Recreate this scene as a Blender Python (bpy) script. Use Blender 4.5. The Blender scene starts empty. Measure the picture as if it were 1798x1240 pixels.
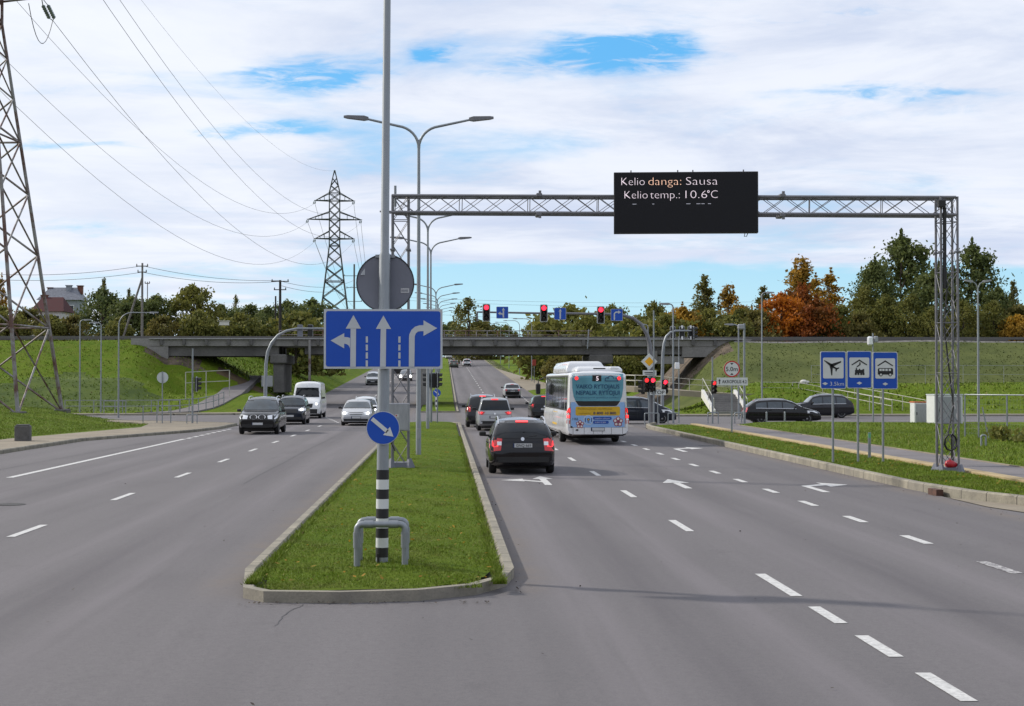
import bpy, bmesh, math, random
import numpy as np
from mathutils import Vector, Matrix
from mathutils.bvhtree import BVHTree
R = math.radians
random.seed(7); RNG = np.random.default_rng(11)
scene = bpy.context.scene
COL = scene.collection

# ------------------------------------------------------------------ camera
F, CX, CY, EYE = 2800.0, 899.0, 620.0, 2.55      # focal length in photo pixels (1798 x 1240)
YAW, PITCH = math.atan(119/F), math.atan(50/F)
cam = bpy.data.cameras.new('camera'); camo = bpy.data.objects.new('camera', cam); COL.objects.link(camo)
cam.sensor_width = 36; cam.lens = F/1798*36; cam.clip_end = 9000; cam.clip_start = .1
camo.location = (0, 0, EYE); camo.rotation_euler = (R(90)+PITCH, 0, -YAW)
scene.camera = camo
scene.render.resolution_x, scene.render.resolution_y = 1024, 706
scene.cycles.use_denoising = True
scene.cycles.max_bounces = 6; scene.cycles.diffuse_bounces = 2; scene.cycles.glossy_bounces = 3; scene.cycles.transmission_bounces = 4
scene.cycles.sample_clamp_indirect = 6
scene.view_settings.view_transform = 'Standard'; scene.view_settings.look = 'None'
scene.view_settings.exposure = 0.12; scene.view_settings.gamma = 1

def at(px, py, Y):
    """point at world distance Y whose place in the photo is (px, py)"""
    fx, fy, fz = math.sin(YAW)*math.cos(PITCH), math.cos(YAW)*math.cos(PITCH), math.sin(PITCH)
    r = Vector((math.cos(YAW), -math.sin(YAW), 0)); f = Vector((fx, fy, fz)); u = r.cross(f)
    d = f + r*((px-CX)/F) + u*((CY-py)/F)
    return Vector((0, 0, EYE)) + d*(Y/d.y)

# ------------------------------------------------------------------ sun and sky
SUN_ELEV, SUN_AZ = R(32), R(-62)                 # azimuth measured from +Y (ahead) towards +X
sun = bpy.data.lights.new('sun', 'SUN'); suno = bpy.data.objects.new('sun', sun); COL.objects.link(suno)
sun.energy = 3.3; sun.angle = R(2); sun.color = (1, .93, .82)
sd = Vector((math.sin(SUN_AZ)*math.cos(SUN_ELEV), math.cos(SUN_AZ)*math.cos(SUN_ELEV), math.sin(SUN_ELEV)))
suno.rotation_euler = sd.to_track_quat('Z', 'Y').to_euler(); suno.location = (-60, 20, 60)

class NT:
    """tiny node-graph writer"""
    def __init__(s, tree): s.t = tree; s.n = tree.nodes; s.l = tree.links
    def node(s, typ, **kw):
        x = s.n.new(typ)
        for k, v in kw.items(): setattr(x, k, v)
        return x
    def put(s, sock, v):
        if hasattr(v, 'is_output'): s.l.new(v, sock)
        elif v is not None: sock.default_value = v
    def m(s, op, a, b=None, c=None, clamp=False):
        x = s.node('ShaderNodeMath', operation=op, use_clamp=clamp)
        for i, v in enumerate((a, b, c)): s.put(x.inputs[i], v)
        return x.outputs[0]
    def vm(s, op, a, b=None):
        x = s.node('ShaderNodeVectorMath', operation=op); s.put(x.inputs[0], a); s.put(x.inputs[1], b)
        return x.outputs[0]
    def noise(s, vec, scale, detail=4, rough=.55, dist=0):
        x = s.node('ShaderNodeTexNoise'); s.put(x.inputs['Vector'], vec)
        x.inputs['Scale'].default_value = scale; x.inputs['Detail'].default_value = detail
        x.inputs['Roughness'].default_value = rough; x.inputs['Distortion'].default_value = dist
        return x.outputs[0]
    def rng(s, v, a, b, c=0., d=1., smooth=False):
        x = s.node('ShaderNodeMapRange'); x.interpolation_type = 'SMOOTHSTEP' if smooth else 'LINEAR'
        s.put(x.inputs[0], v)
        for i, q in enumerate((a, b, c, d)): x.inputs[i+1].default_value = q
        return x.outputs[0]
    def mix(s, f, a, b, mode='MIX'):
        x = s.node('ShaderNodeMix', data_type='RGBA', blend_type=mode)
        s.put(x.inputs[0], f)
        for i, v in ((6, a), (7, b)):
            if isinstance(v, tuple) and len(v) == 3: v = (*v, 1)
            s.put(x.inputs[i], v)
        return x.outputs[2]
    def comb(s, x, y, z):
        c = s.node('ShaderNodeCombineXYZ')
        for i, v in enumerate((x, y, z)): s.put(c.inputs[i], v)
        return c.outputs[0]

w = bpy.data.worlds.new('World'); scene.world = w; w.use_nodes = True
t = NT(w.node_tree)
bg = t.n['Background']
sky = t.node('ShaderNodeTexSky', sky_type='NISHITA'); sky.sun_disc = False
sky.sun_elevation = SUN_ELEV; sky.sun_rotation = SUN_AZ; sky.air_density = 1.0; sky.dust_density = .3; sky.ozone_density = 2.5
tc = t.node('ShaderNodeTexCoord'); sx = t.node('ShaderNodeSeparateXYZ'); t.l.new(tc.outputs['Generated'], sx.inputs[0])
X, Y_, Z = sx.outputs
zz = t.m('ADD', t.m('MAXIMUM', Z, 0.0), .055)
pv = t.comb(t.m('DIVIDE', X, zz), t.m('DIVIDE', Y_, zz), 0.0)
n1 = t.noise(pv, 1.1, 6, .58, .4)
n2 = t.noise(t.vm('ADD', pv, (7.3, 1.1, 2.)), .42, 3, .5, .2)
n3 = t.noise(t.vm('ADD', pv, (3.3, 9.1, 5.)), 1.0, 7, .62, .6)
yy = t.m('MAXIMUM', t.m('ABSOLUTE', Y_), .02)
az = t.m('DIVIDE', X, yy); el = t.m('DIVIDE', Z, yy)
azw = t.m('ADD', az, t.m('MULTIPLY', t.m('SUBTRACT', t.noise(t.comb(t.m('MULTIPLY', az, 14.), t.m('MULTIPLY', el, 60.), 21.), 1.0, 5, .65), .5), .09))
elw = t.m('ADD', el, t.m('MULTIPLY', t.m('SUBTRACT', t.noise(t.comb(t.m('MULTIPLY', az, 14.), t.m('MULTIPLY', el, 60.), 33.), 1.0, 5, .65), .5), .022))
def gap(a0, e0, ra, re, wt):
    u = t.m('DIVIDE', t.m('SUBTRACT', azw, a0), ra); v = t.m('DIVIDE', t.m('SUBTRACT', elw, e0), re)
    g = t.m('EXPONENT', t.m('MULTIPLY', t.m('ADD', t.m('MULTIPLY', u, u), t.m('MULTIPLY', v, v)), -1.0))
    return t.m('MULTIPLY', g, wt)
cov = t.m('ADD', t.m('MULTIPLY', t.m('SUBTRACT', n1, .5), 1.9), t.m('MULTIPLY', t.m('SUBTRACT', n2, .5), .5))
cov = t.m('ADD', cov, t.rng(az, -.25, -.02, 1.0, .82, True))
G_ = None
for gp in ((.118, .209, .050, .011, 1.05), (.05, .197, .05, .010, .30), (-.092, .190, .035, .016, .52), (-.055, .192, .025, .010, .40), (-.10, .158, .03, .006, .5),
           (.28, .184, .08, .005, .45), (-.01, .206, .012, .006, .5), (.30, .215, .12, .02, -.5), (-.14, .155, .02, .004, .38), (-.235, .147, .05, .004, .4), (-.22, .092, .04, .006, .35), (.07, .15, .05, .01, .2)):
    G_ = gap(*gp) if G_ is None else t.m('ADD', G_, gap(*gp))
rag = t.noise(t.comb(t.m('MULTIPLY', az, 26.), t.m('MULTIPLY', el, 120.), 8.), 1.0, 6, .65, 1.2)
cov = t.m('SUBTRACT', cov, t.m('MULTIPLY', G_, t.rng(rag, .34, .64, .35, 1.75)))
cov = t.m('ADD', cov, t.m('MULTIPLY', t.m('SUBTRACT', rag, .5), .42))
# clear band above the horizon, with its upper edge a little uneven
jag = t.m('MULTIPLY', t.m('SUBTRACT', t.noise(t.comb(t.m('MULTIPLY', az, 9.), t.m('MULTIPLY', el, 40.), 3.), 1.0, 3), .5), .022)
band = t.m('MULTIPLY', t.rng(t.m('ADD', el, jag), .066, .080, 1, 0, True), t.rng(az, -.14, .02, .30, 1, True))
cov = t.m('SUBTRACT', cov, t.m('MULTIPLY', band, 1.25))
mask = t.rng(cov, .0, .86, 0, 1, True)
shade = t.rng(t.m('ADD', t.m('MULTIPLY', n3, .6), t.m('MULTIPLY', n1, .4)), .36, .60, 0, 1, True)
stripe = t.m('MULTIPLY', t.rng(el, .08, .17, 1, 0, True), t.rng(t.noise(t.comb(t.m('MULTIPLY', az, 2.2), t.m('MULTIPLY', el, 62.), 1.), 1.0, 4), .44, .62, 0, 1, True))
cl = t.mix(shade, (5.9, 6.6, 8.2), (8.1, 8.5, 9.4))
cl = t.mix(t.m('MULTIPLY', stripe, .55), cl, (5.5, 6.3, 8.2))
cl = t.mix(t.rng(az, -.34, .02, .55, 0, True), cl, (9.2, 9.5, 10.0))
blue = t.mix(.72, sky.outputs[0], t.mix(t.rng(el, .02, .2, 0, 1), (5.4, 8.7, 10.2), (1.0, 5.0, 9.8)))
skyc = t.mix(mask, blue, cl)
t.l.new(skyc, bg.inputs['Color']); bg.inputs['Strength'].default_value = .1

# ------------------------------------------------------------------ materials
MATS = {}
def lin(r, g, b):
    f = lambda c: ((c/255+.055)/1.055)**2.4 if c > 10 else c/255/12.92
    return (f(r), f(g), f(b))
def M(name, col, rough=.6, metal=0., var=.12, scale=3., bump=0., bscale=40., coat=0., emit=None, estr=1., spec=.5, col2=None, trans=0.):
    if name in MATS: return MATS[name]
    m = bpy.data.materials.new(name); m.use_nodes = True; MATS[name] = m
    q = NT(m.node_tree); p = q.n['Principled BSDF']
    co = q.node('ShaderNodeTexCoord').outputs['Object']
    nz = q.noise(co, scale, 5, .6)
    c2 = col2 or tuple(c*(1-2*var) for c in col); c1 = tuple(min(1, c*(1+var)) for c in col) if not col2 else col
    q.put(p.inputs['Base Color'], q.mix(q.rng(nz, .3, .7), c2, c1))
    p.inputs['Roughness'].default_value = rough; p.inputs['Metallic'].default_value = metal
    q.put(p.inputs['Roughness'], q.rng(nz, .25, .75, max(0, rough-.08), min(1, rough+.08)))
    p.inputs['Specular IOR Level'].default_value = spec
    p.inputs['Coat Weight'].default_value = coat; p.inputs['Coat Roughness'].default_value = .05
    if emit: p.inputs['Emission Color'].default_value = (*emit, 1); p.inputs['Emission Strength'].default_value = estr
    if bump:
        b = q.node('ShaderNodeBump'); b.inputs['Strength'].default_value = bump; b.inputs['Distance'].default_value = .02
        q.l.new(q.noise(co, bscale, 4, .6), b.inputs['Height']); q.l.new(b.outputs[0], p.inputs['Normal'])
    return m
def paint(name, col, rough=.22): return M(name, col, rough, 0, .04, 1.5, coat=.6, spec=.10)

def world_mat(name, build):
    m = bpy.data.materials.new(name); m.use_nodes = True; MATS[name] = m
    q = NT(m.node_tree); p = q.n['Principled BSDF']
    pos = q.node('ShaderNodeNewGeometry').outputs['Position']
    build(q, p, pos); return m
def bumped(q, p, h, strength, dist=.02):
    b = q.node('ShaderNodeBump'); b.inputs['Strength'].default_value = strength; b.inputs['Distance'].default_value = dist
    q.l.new(h, b.inputs['Height']); q.l.new(b.outputs[0], p.inputs['Normal'])

def _grass(q, p, pos):
    a = q.noise(pos, .12, 4, .6); b = q.noise(pos, 1.3, 5, .65); c = q.noise(pos, 9, 4, .7)
    col = q.mix(q.rng(a, .35, .65), (.084, .148, .009), (.138, .200, .014))
    col = q.mix(q.rng(b, .42, .72), col, (.140, .175, .020))
    col = q.mix(q.rng(c, .50, .72), col, (.060, .105, .010))
    col = q.mix(q.m('MULTIPLY', q.rng(q.noise(pos, .35, 5, .7), .60, .72), .5), col, (.12, .11, .035))
    q.put(p.inputs['Base Color'], col); p.inputs['Roughness'].default_value = .95; p.inputs['Specular IOR Level'].default_value = .1
    bumped(q, p, q.m('ADD', q.noise(pos, 14, 4, .7), q.noise(pos, 60, 2, .7)), .9, .06)
world_mat('grass', _grass)
def _asph(q, p, pos):
    s = q.node('ShaderNodeSeparateXYZ'); q.l.new(pos, s.inputs[0])
    st = q.comb(q.m('MULTIPLY', s.outputs[0], 1.), q.m('MULTIPLY', s.outputs[1], .035), 0.)
    a = q.noise(st, .75, 4, .6); b = q.noise(pos, .22, 5, .6, .3); c = q.noise(pos, 90, 2, .8)
    col = q.mix(q.rng(a, .35, .66), (.134, .126, .131), (.200, .187, .193))
    col = q.mix(q.rng(b, .35, .7, 0, .75), col, (.184, .173, .178))
    col = q.mix(q.m('MULTIPLY', q.rng(q.noise(pos, .6, 6, .72, .6), .60, .72), .4), col, (.095, .090, .093))
    col = q.mix(q.rng(q.noise(pos, 11, 5, .75), .42, .68, 0, .38), col, (.095, .088, .098))
    col = q.mix(q.rng(q.noise(pos, 30, 3, .85), .50, .66, 0, .42), col, (.088, .082, .086))
    col = q.mix(q.rng(c, .30, .70, .0, .7), col, (.080, .075, .079))
    col = q.mix(q.rng(q.noise(pos, 45, 3, .9), .58, .72, 0, .6), col, (.26, .25, .25))
    def lanes(cs, wd):
        tot = None
        for c_ in cs:
            d = q.m('DIVIDE', q.m('SUBTRACT', s.outputs[0], c_), wd); g_ = q.m('EXPONENT', q.m('MULTIPLY', q.m('MULTIPLY', d, d), -1.))
            tot = g_ if tot is None else q.m('ADD', tot, g_)
        return tot
    wv = q.rng(q.noise(st, 2.2, 4, .65), .3, .7)
    col = q.mix(q.m('MULTIPLY', lanes((2.45, 5.9, 9.2, -4.75, -9.3), .38), q.m('MULTIPLY', wv, .55)), col, (.085, .078, .086))
    col = q.mix(q.m('MULTIPLY', lanes((1.6, 3.3, 5.05, 6.75, -3.9, -5.6, -8.4, -10.2), .30), q.m('MULTIPLY', q.m('SUBTRACT', 1., wv), .55)), col, (.195, .178, .190))
    col = q.mix(q.m('MULTIPLY', lanes((-2.75, 1.05, 10.75), .28), q.m('MULTIPLY', q.rng(q.noise(pos, 1.1, 5, .7), .35, .65, .1, .7), q.rng(s.outputs[1], 18.5, 20.5, 0, 1))), col, (.165, .138, .118))
    sp = q.rng(q.noise(pos, 3.2, 3, .8), .70, .76); col = q.mix(q.m('MULTIPLY', sp, .55), col, (.06, .055, .06))
    q.put(p.inputs['Base Color'], col); p.inputs['Roughness'].default_value = .88; p.inputs['Specular IOR Level'].default_value = .25
    bumped(q, p, q.noise(pos, 120, 2, .8), .35, .01)
world_mat('asphalt', _asph)
def _mk(c1, c2, sc, bump=.3, fine=40):
    def f(q, p, pos):
        a = q.noise(pos, sc, 5, .65); b = q.noise(pos, fine, 3, .75)
        col = q.mix(q.rng(a, .35, .65), c1, c2); col = q.mix(q.rng(b, .45, .75, 0, .5), col, tuple(x*.6 for x in c1))
        q.put(p.inputs['Base Color'], col); p.inputs['Roughness'].default_value = .9; p.inputs['Specular IOR Level'].default_value = .2
        bumped(q, p, b, bump)
    return f
def _kerb(q, p, pos):
    s = q.node('ShaderNodeSeparateXYZ'); q.l.new(pos, s.inputs[0])
    a = q.noise(pos, 1.6, 6, .7); b = q.noise(pos, 30, 3, .75)
    wn = q.node('ShaderNodeTexWhiteNoise', noise_dimensions='1D'); q.put(wn.inputs['W'], q.m('FLOOR', q.m('ADD', s.outputs[1], .55)))
    col = q.mix(q.rng(a, .35, .65), (.20, .185, .155), (.36, .33, .26)); col = q.mix(q.rng(b, .45, .75, 0, .55), col, (.13, .12, .10))
    col = q.mix(q.rng(wn.outputs[0], 0, 1, 0, .45), col, (.22, .205, .18))
    col = q.mix(q.m('MULTIPLY', q.rng(q.m('FRACT', q.m('ADD', s.outputs[1], .55)), .025, .035, .85, 0), q.rng(s.outputs[1], 20.2, 20.4, 0, 1)), col, (.06, .055, .05))
    q.put(p.inputs['Base Color'], col); p.inputs['Roughness'].default_value = .9; p.inputs['Specular IOR Level'].default_value = .2; bumped(q, p, b, .5)
world_mat('kerb_concrete', _kerb)
world_mat('paving', _mk((.22, .19, .15), (.30, .26, .20), .6))
world_mat('tan_paving', _mk((.34, .26, .15), (.46, .37, .22), 1.4))
world_mat('path_asphalt', _mk((.15, .14, .145), (.20, .185, .19), .5))
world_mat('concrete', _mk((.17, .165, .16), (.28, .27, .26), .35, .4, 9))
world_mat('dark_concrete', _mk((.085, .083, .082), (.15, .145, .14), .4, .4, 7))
world_mat('ballast', _mk((.10, .095, .09), (.21, .20, .19), 2.0, 1., 14))
world_mat('rubble', _mk((.055, .045, .034), (.165, .128, .095), 1.1, 1., 5))
world_mat('olive_grass', _mk((.058, .076, .016), (.105, .122, .030), .22, .7, 2.5))
world_mat('shade_grass', _mk((.045, .075, .012), (.085, .120, .018), .5, 1., 6))
world_mat('soil', _mk((.07, .05, .032), (.14, .10, .06), .5, .8, 8))
def _white(q, p, pos):
    a = q.noise(pos, 14, 6, .75)
    q.put(p.inputs['Base Color'], q.mix(q.rng(a, .36, .62), (.36, .355, .35), (.62, .615, .60))); p.inputs['Roughness'].default_value = .7
world_mat('road_paint', _white)
def _worn(q, p, pos):
    a = q.noise(pos, 9, 6, .8)
    q.put(p.inputs['Base Color'], q.mix(q.rng(a, .46, .56), (.14, .13, .14), (.50, .49, .48))); p.inputs['Roughness'].default_value = .8
world_mat('worn_paint', _worn)
def _galv(name, c, rough=.48, metal=.55):
    def f(q, p, pos):
        co = q.node('ShaderNodeTexCoord').outputs['Object']
        a = q.noise(q.vm('MULTIPLY', co, (6., 6., 1.2)), 2.5, 5, .7)
        q.put(p.inputs['Base Color'], q.mix(q.rng(a, .3, .7), tuple(x*.72 for x in c), c))
        p.inputs['Metallic'].default_value = metal; q.put(p.inputs['Roughness'], q.rng(a, .3, .7, rough-.1, rough+.12))
    return world_mat(name, f)
_galv('galvanised', (.30, .325, .35)); _galv('truss_grey', (.20, .20, .22), .5, .4); _galv('dark_pole', (.13, .125, .12), .6, .2)
_galv('aluminium', (.36, .37, .40), .55, .3)
def _rust(q, p, pos):
    a = q.noise(pos, .9, 6, .7)
    q.put(p.inputs['Base Color'], q.mix(q.rng(a, .42, .58), (.11, .055, .045), (.24, .235, .235))); p.inputs['Roughness'].default_value = .7; p.inputs['Metallic'].default_value = .15
world_mat('rusty_steel', _rust)
_leafcols = {}
def leafmat(name, cols):
    def f(q, p, pos):
        g = q.node('ShaderNodeNewGeometry'); r = g.outputs['Random Per Island']
        oi = q.node('ShaderNodeObjectInfo').outputs['Random']
        c = q.mix(q.rng(r, .15, .85), cols[0], cols[1])
        c = q.mix(q.rng(q.noise(pos, .55, 3, .6), .42, .64), c, cols[2])
        c = q.mix(q.m('MULTIPLY', oi, .35), c, cols[1])
        q.put(p.inputs['Base Color'], c); p.inputs['Roughness'].default_value = .7; p.inputs['Specular IOR Level'].default_value = .25
        try: p.inputs['Subsurface Weight'].default_value = 0
        except Exception: pass
        out = q.n['Material Output']; tr = q.node('ShaderNodeBsdfTranslucent'); q.l.new(c, tr.inputs[0])
        mx = q.node('ShaderNodeMixShader'); mx.inputs[0].default_value = .36
        q.l.new(p.outputs[0], mx.inputs[1]); q.l.new(tr.outputs[0], mx.inputs[2]); q.l.new(mx.outputs[0], out.inputs[0])
    return world_mat(name, f)
leafmat('leaf_dark', ((.050, .076, .027), (.140, .160, .046), (.088, .116, .036)))
leafmat('leaf_green', ((.074, .098, .026), (.215, .205, .046), (.140, .140, .034)))
leafmat('leaf_olive', ((.100, .095, .026), (.210, .170, .045), (.120, .120, .032)))
leafmat('leaf_yellow', ((.34, .18, .018), (.44, .26, .030), (.20, .13, .022)))
leafmat('leaf_orange', ((.40, .11, .010), (.52, .18, .015), (.33, .11, .012)))
leafmat('leaf_rust', ((.17, .045, .012), (.30, .085, .014), (.09, .06, .015)))
leafmat('leaf_birch', ((.24, .16, .028), (.46, .25, .034), (.20, .14, .024)))
leafmat('leaf_birch_green', ((.095, .105, .034), (.20, .18, .048), (.13, .13, .04)))
M('bark', (.075, .058, .045), .9, 0, .3, 6, .8, 20); M('birch_bark', (.42, .40, .36), .8, 0, .35, 5)
def _blade(q, p, pos):
    g = q.node('ShaderNodeNewGeometry'); r = g.outputs['Random Per Island']
    c = q.mix(r, (.100, .168, .009), (.190, .245, .022)); c = q.mix(q.rng(q.noise(pos, 1.3, 4), .45, .7), c, (.115, .150, .022))
    c = q.mix(q.rng(r, .93, .97), c, (.20, .16, .06))
    q.put(p.inputs['Base Color'], c); p.inputs['Roughness'].default_value = .7; p.inputs['Specular IOR Level'].default_value = .2
world_mat('grass_blade', _blade)
def _olive_blade(q, p, pos):
    r = q.node('ShaderNodeNewGeometry').outputs['Random Per Island']; c = q.mix(r, (.045, .062, .015), (.110, .115, .036)); c = q.mix(q.rng(q.noise(pos, .25, 4, .6), .45, .65), c, (.055, .080, .018))
    q.put(p.inputs['Base Color'], c); p.inputs['Roughness'].default_value = .8; p.inputs['Specular IOR Level'].default_value = .1
world_mat('olive_blade', _olive_blade)
M('sign_blue', lin(4, 74, 178), .45, var=.03); M('sign_white', (.62, .64, .64), .5, var=.03); M('sign_edge', (.50, .53, .56), .45, var=.04)
M('sign_red', (.50, .02, .02), .5, var=.03); M('sign_yellow', (.85, .42, .01), .5, var=.03); M('sign_black', (.012, .012, .014), .5, var=.05)
M('sign_back', (.165, .175, .215), .6, 0, .06, 1.2)
M('black_plastic', (.012, .012, .013), .5, var=.1); M('rubber', (.016, .016, .017), .85, var=.15, scale=8); M('glass_dark', (.008, .010, .013), .08, var=.2, coat=.45, spec=.2)
M('glass_blue', (.030, .045, .055), .07, var=.25, coat=1.); M('chrome', (.62, .62, .63), .2, .9, .05)
M('rim', (.33, .34, .36), .35, .7, .08); M('rim_dark', (.10, .10, .11), .4, .6, .1)
M('lamp_red', (.42, .008, .012), .25, var=.08, coat=.6, emit=(1, .03, .03), estr=.10)
M('lamp_red_bright', (.8, .05, .05), .3, var=.02, emit=(1, .03, .035), estr=1.25)
M('lamp_white', (.8, .82, .85), .15, var=.05, coat=.8); M('lamp_lit', (.9, .9, .9), .2, var=.02, emit=(1, .98, .92), estr=4.5)
M('lamp_amber', (.7, .25, .02), .3, var=.03); M('plate_white', (.50, .51, .52), .5, var=.04)
M('signal_red', (.9, .03, .05), .3, var=.02, emit=(1, .02, .045), estr=3.2); M('signal_off', (.02, .012, .012), .3, var=.2)
M('led_text', (.5, .5, .5), .4, var=.02, emit=(.74, .60, .68), estr=.85); M('led_warm', (.8, .6, .4), .4, var=.02, emit=(.85, .46, .34), estr=.85)
M('led_dim', (.4, .4, .45), .4, var=.02, emit=(.3, .3, .36), estr=.5)
M('led_panel', (.0095, .0095, .013), .55, var=.08, spec=.25)

# ------------------------------------------------------------------ geometry helpers
class MB:
    """collects geometry for ONE mesh; mi = current material index"""
    def __init__(s): s.v = []; s.f = []; s.k = []; s.mi = 0
    def add(s, vs, fs):
        o = len(s.v); s.v += [tuple(p) for p in vs]
        for f in fs: s.f.append(tuple(i+o for i in f)); s.k.append(s.mi)
        return s
    def box(s, c, d, rz=0., bev=0.):
        c = Vector(c); x, y, z = d[0]/2, d[1]/2, d[2]/2
        cr, sr = math.cos(rz), math.sin(rz)
        if bev <= 0:
            P = [(a*x, b*y, e*z) for e in (-1, 1) for a, b in ((-1, -1), (1, -1), (1, 1), (-1, 1))]
            fs = [(3, 2, 1, 0), (4, 5, 6, 7), (0, 1, 5, 4), (1, 2, 6, 5), (2, 3, 7, 6), (3, 0, 4, 7)]
        else:
            P = []; B = bev
            for zz_, ins in ((-z, B), (-z+B, 0), (z-B, 0), (z, B)):
                X_, Y2 = x-ins, y-ins; k = B*.7
                P += [(-X_+k, -Y2, zz_), (X_-k, -Y2, zz_), (X_, -Y2+k, zz_), (X_, Y2-k, zz_), (X_-k, Y2, zz_), (-X_+k, Y2, zz_), (-X_, Y2-k, zz_), (-X_, -Y2+k, zz_)]
            fs = [tuple(reversed(range(8))), tuple(range(24, 32))]
            for l in range(3):
                for i in range(8): j = (i+1) % 8; fs.append((l*8+i, l*8+j, l*8+8+j, l*8+8+i))
        return s.add([c+Vector((p[0]*cr-p[1]*sr, p[0]*sr+p[1]*cr, p[2])) for p in P], fs)
    def tube(s, pts, rad, n=10, caps=True):
        pts = [Vector(p) for p in pts]
        if not isinstance(rad, (list, tuple)): rad = [rad]*len(pts)
        ds = []
        for i in range(len(pts)):
            a = pts[max(0, i-1)]; b = pts[min(len(pts)-1, i+1)]; ds.append((b-a).normalized())
        ref = Vector((0, 0, 1)) if abs(ds[0].z) < .9 else Vector((1, 0, 0))
        u = ds[0].cross(ref).normalized(); vs = []
        for p, d, r in zip(pts, ds, rad):
            u = (u - d*u.dot(d)).normalized(); w_ = d.cross(u)
            vs += [p+u*(r*math.cos(2*math.pi*k/n))+w_*(r*math.sin(2*math.pi*k/n)) for k in range(n)]
        fs = []
        for i in range(len(pts)-1):
            for k in range(n): j = (k+1) % n; fs.append((i*n+k, i*n+j, (i+1)*n+j, (i+1)*n+k))
        if caps: fs.append(tuple(reversed(range(n)))); fs.append(tuple(range((len(pts)-1)*n, len(pts)*n)))
        return s.add(vs, fs)
    def bar(s, a, b, r): return s.tube([a, b], r, 4)
    def lathe(s, prof, c=(0, 0, 0), axis='z', n=20):
        vs = []
        for r, h in prof:
            for k in range(n):
                a = 2*math.pi*k/n; x, y = r*math.cos(a), r*math.sin(a)
                p = {'z': (x, y, h), 'x': (h, x, y), 'y': (y, h, x)}[axis]
                vs.append((p[0]+c[0], p[1]+c[1], p[2]+c[2]))
        fs = [(i*n+k, i*n+(k+1) % n, (i+1)*n+(k+1) % n, (i+1)*n+k) for i in range(len(prof)-1) for k in range(n)]
        fs.append(tuple(reversed(range(n)))); fs.append(tuple(range((len(prof)-1)*n, len(prof)*n)))
        return s.add(vs, fs)
    def poly(s, pts2, fr, off=0., th=0.):
        """2-D outline on a panel frame, optionally with thickness"""
        o, ex, ey = fr; n = ex.cross(ey)
        A = [o+ex*p[0]+ey*p[1]+n*off for p in pts2]; k = len(A)
        if th == 0: return s.add(A, [tuple(range(k))])
        B = [p-n*th for p in A]
        return s.add(A+B, [tuple(range(k)), tuple(reversed(range(k, 2*k)))]+[(i, i+k, (i+1) % k+k, (i+1) % k) for i in range(k)])
    def build(s, name, mats, parent=None, smooth=None, loc=None, tri=False):
        me = bpy.data.meshes.new(name); me.from_pydata(s.v, [], s.f)
        if not isinstance(mats, (list, tuple)): mats = [mats]
        for m in mats: me.materials.append(MATS[m] if isinstance(m, str) else m)
        me.polygons.foreach_set('material_index', s.k)
        bm = bmesh.new(); bm.from_mesh(me); bmesh.ops.recalc_face_normals(bm, faces=bm.faces)
        if tri: bmesh.ops.triangulate(bm, faces=[f for f in bm.faces if len(f.verts) > 4])
        bm.to_mesh(me); bm.free()
        if smooth is not None:
            me.polygons.foreach_set('use_smooth', [True]*len(me.polygons)); me.set_sharp_from_angle(angle=R(smooth))
        me.update()
        o = bpy.data.objects.new(name, me); COL.objects.link(o)
        if parent: o.parent = parent
        if loc is not None: o.location = loc
        return o
def arr_obj(name, V, Fc, mats, parent=None, k=None):
    me = bpy.data.meshes.new(name); me.from_pydata(V.tolist() if hasattr(V, 'tolist') else V, [], Fc.tolist() if hasattr(Fc, 'tolist') else Fc)
    for m in (mats if isinstance(mats, (list, tuple)) else [mats]): me.materials.append(MATS[m])
    if k is not None: me.polygons.foreach_set('material_index', k)
    o = bpy.data.objects.new(name, me); COL.objects.link(o)
    if parent: o.parent = parent
    return o
def tag(o, label, cat, group=None):
    o['label'] = label; o['category'] = cat
    if group: o['group'] = group
    return o
def thing(name, label, cat, loc=(0, 0, 0), rz=0., group=None):
    o = bpy.data.objects.new(name, None); COL.objects.link(o); o.empty_display_size = .3
    o.location = loc; o.rotation_euler = (0, 0, rz); return tag(o, label, cat, group)
def struct(o, kind='structure'): o['kind'] = kind; return o
def dup(root, loc, rz, label, group=None, scale=None):
    r = root.copy(); COL.objects.link(r); r.location = loc; r.rotation_euler = (0, 0, rz); r['label'] = label
    if group: r['group'] = group
    if scale: r.scale = (scale,)*3 if not hasattr(scale, '__len__') else scale
    for ch in list(root.children):
        c = ch.copy(); COL.objects.link(c); c.parent = r
        for g in list(ch.children): d = g.copy(); COL.objects.link(d); d.parent = c
    return r
_font = {}
def text2d(s, h, bold=0):
    """outline of a line of writing: (verts2d, faces), cap height h, centred on x, baseline y=0"""
    key = (s, bold)
    if key not in _font:
        c = bpy.data.curves.new('t', 'FONT'); c.body = s; c.align_x = 'CENTER'; c.size = 1; c.resolution_u = 3
        c.offset = .012 if bold == 1 else (-.0225 if bold < 0 else -.008)
        o = bpy.data.objects.new('t', c); COL.objects.link(o)
        bpy.context.view_layer.update()
        me = bpy.data.meshes.new_from_object(o.evaluated_get(bpy.context.evaluated_depsgraph_get()))
        _font[key] = ([(v.co.x, v.co.y) for v in me.vertices], [tuple(p.vertices) for p in me.polygons])
        bpy.data.objects.remove(o); bpy.data.curves.remove(c); bpy.data.meshes.remove(me)
    V, Fc = _font[key]; k = h/.70
    return [(x*k, y*k) for x, y in V], Fc
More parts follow.
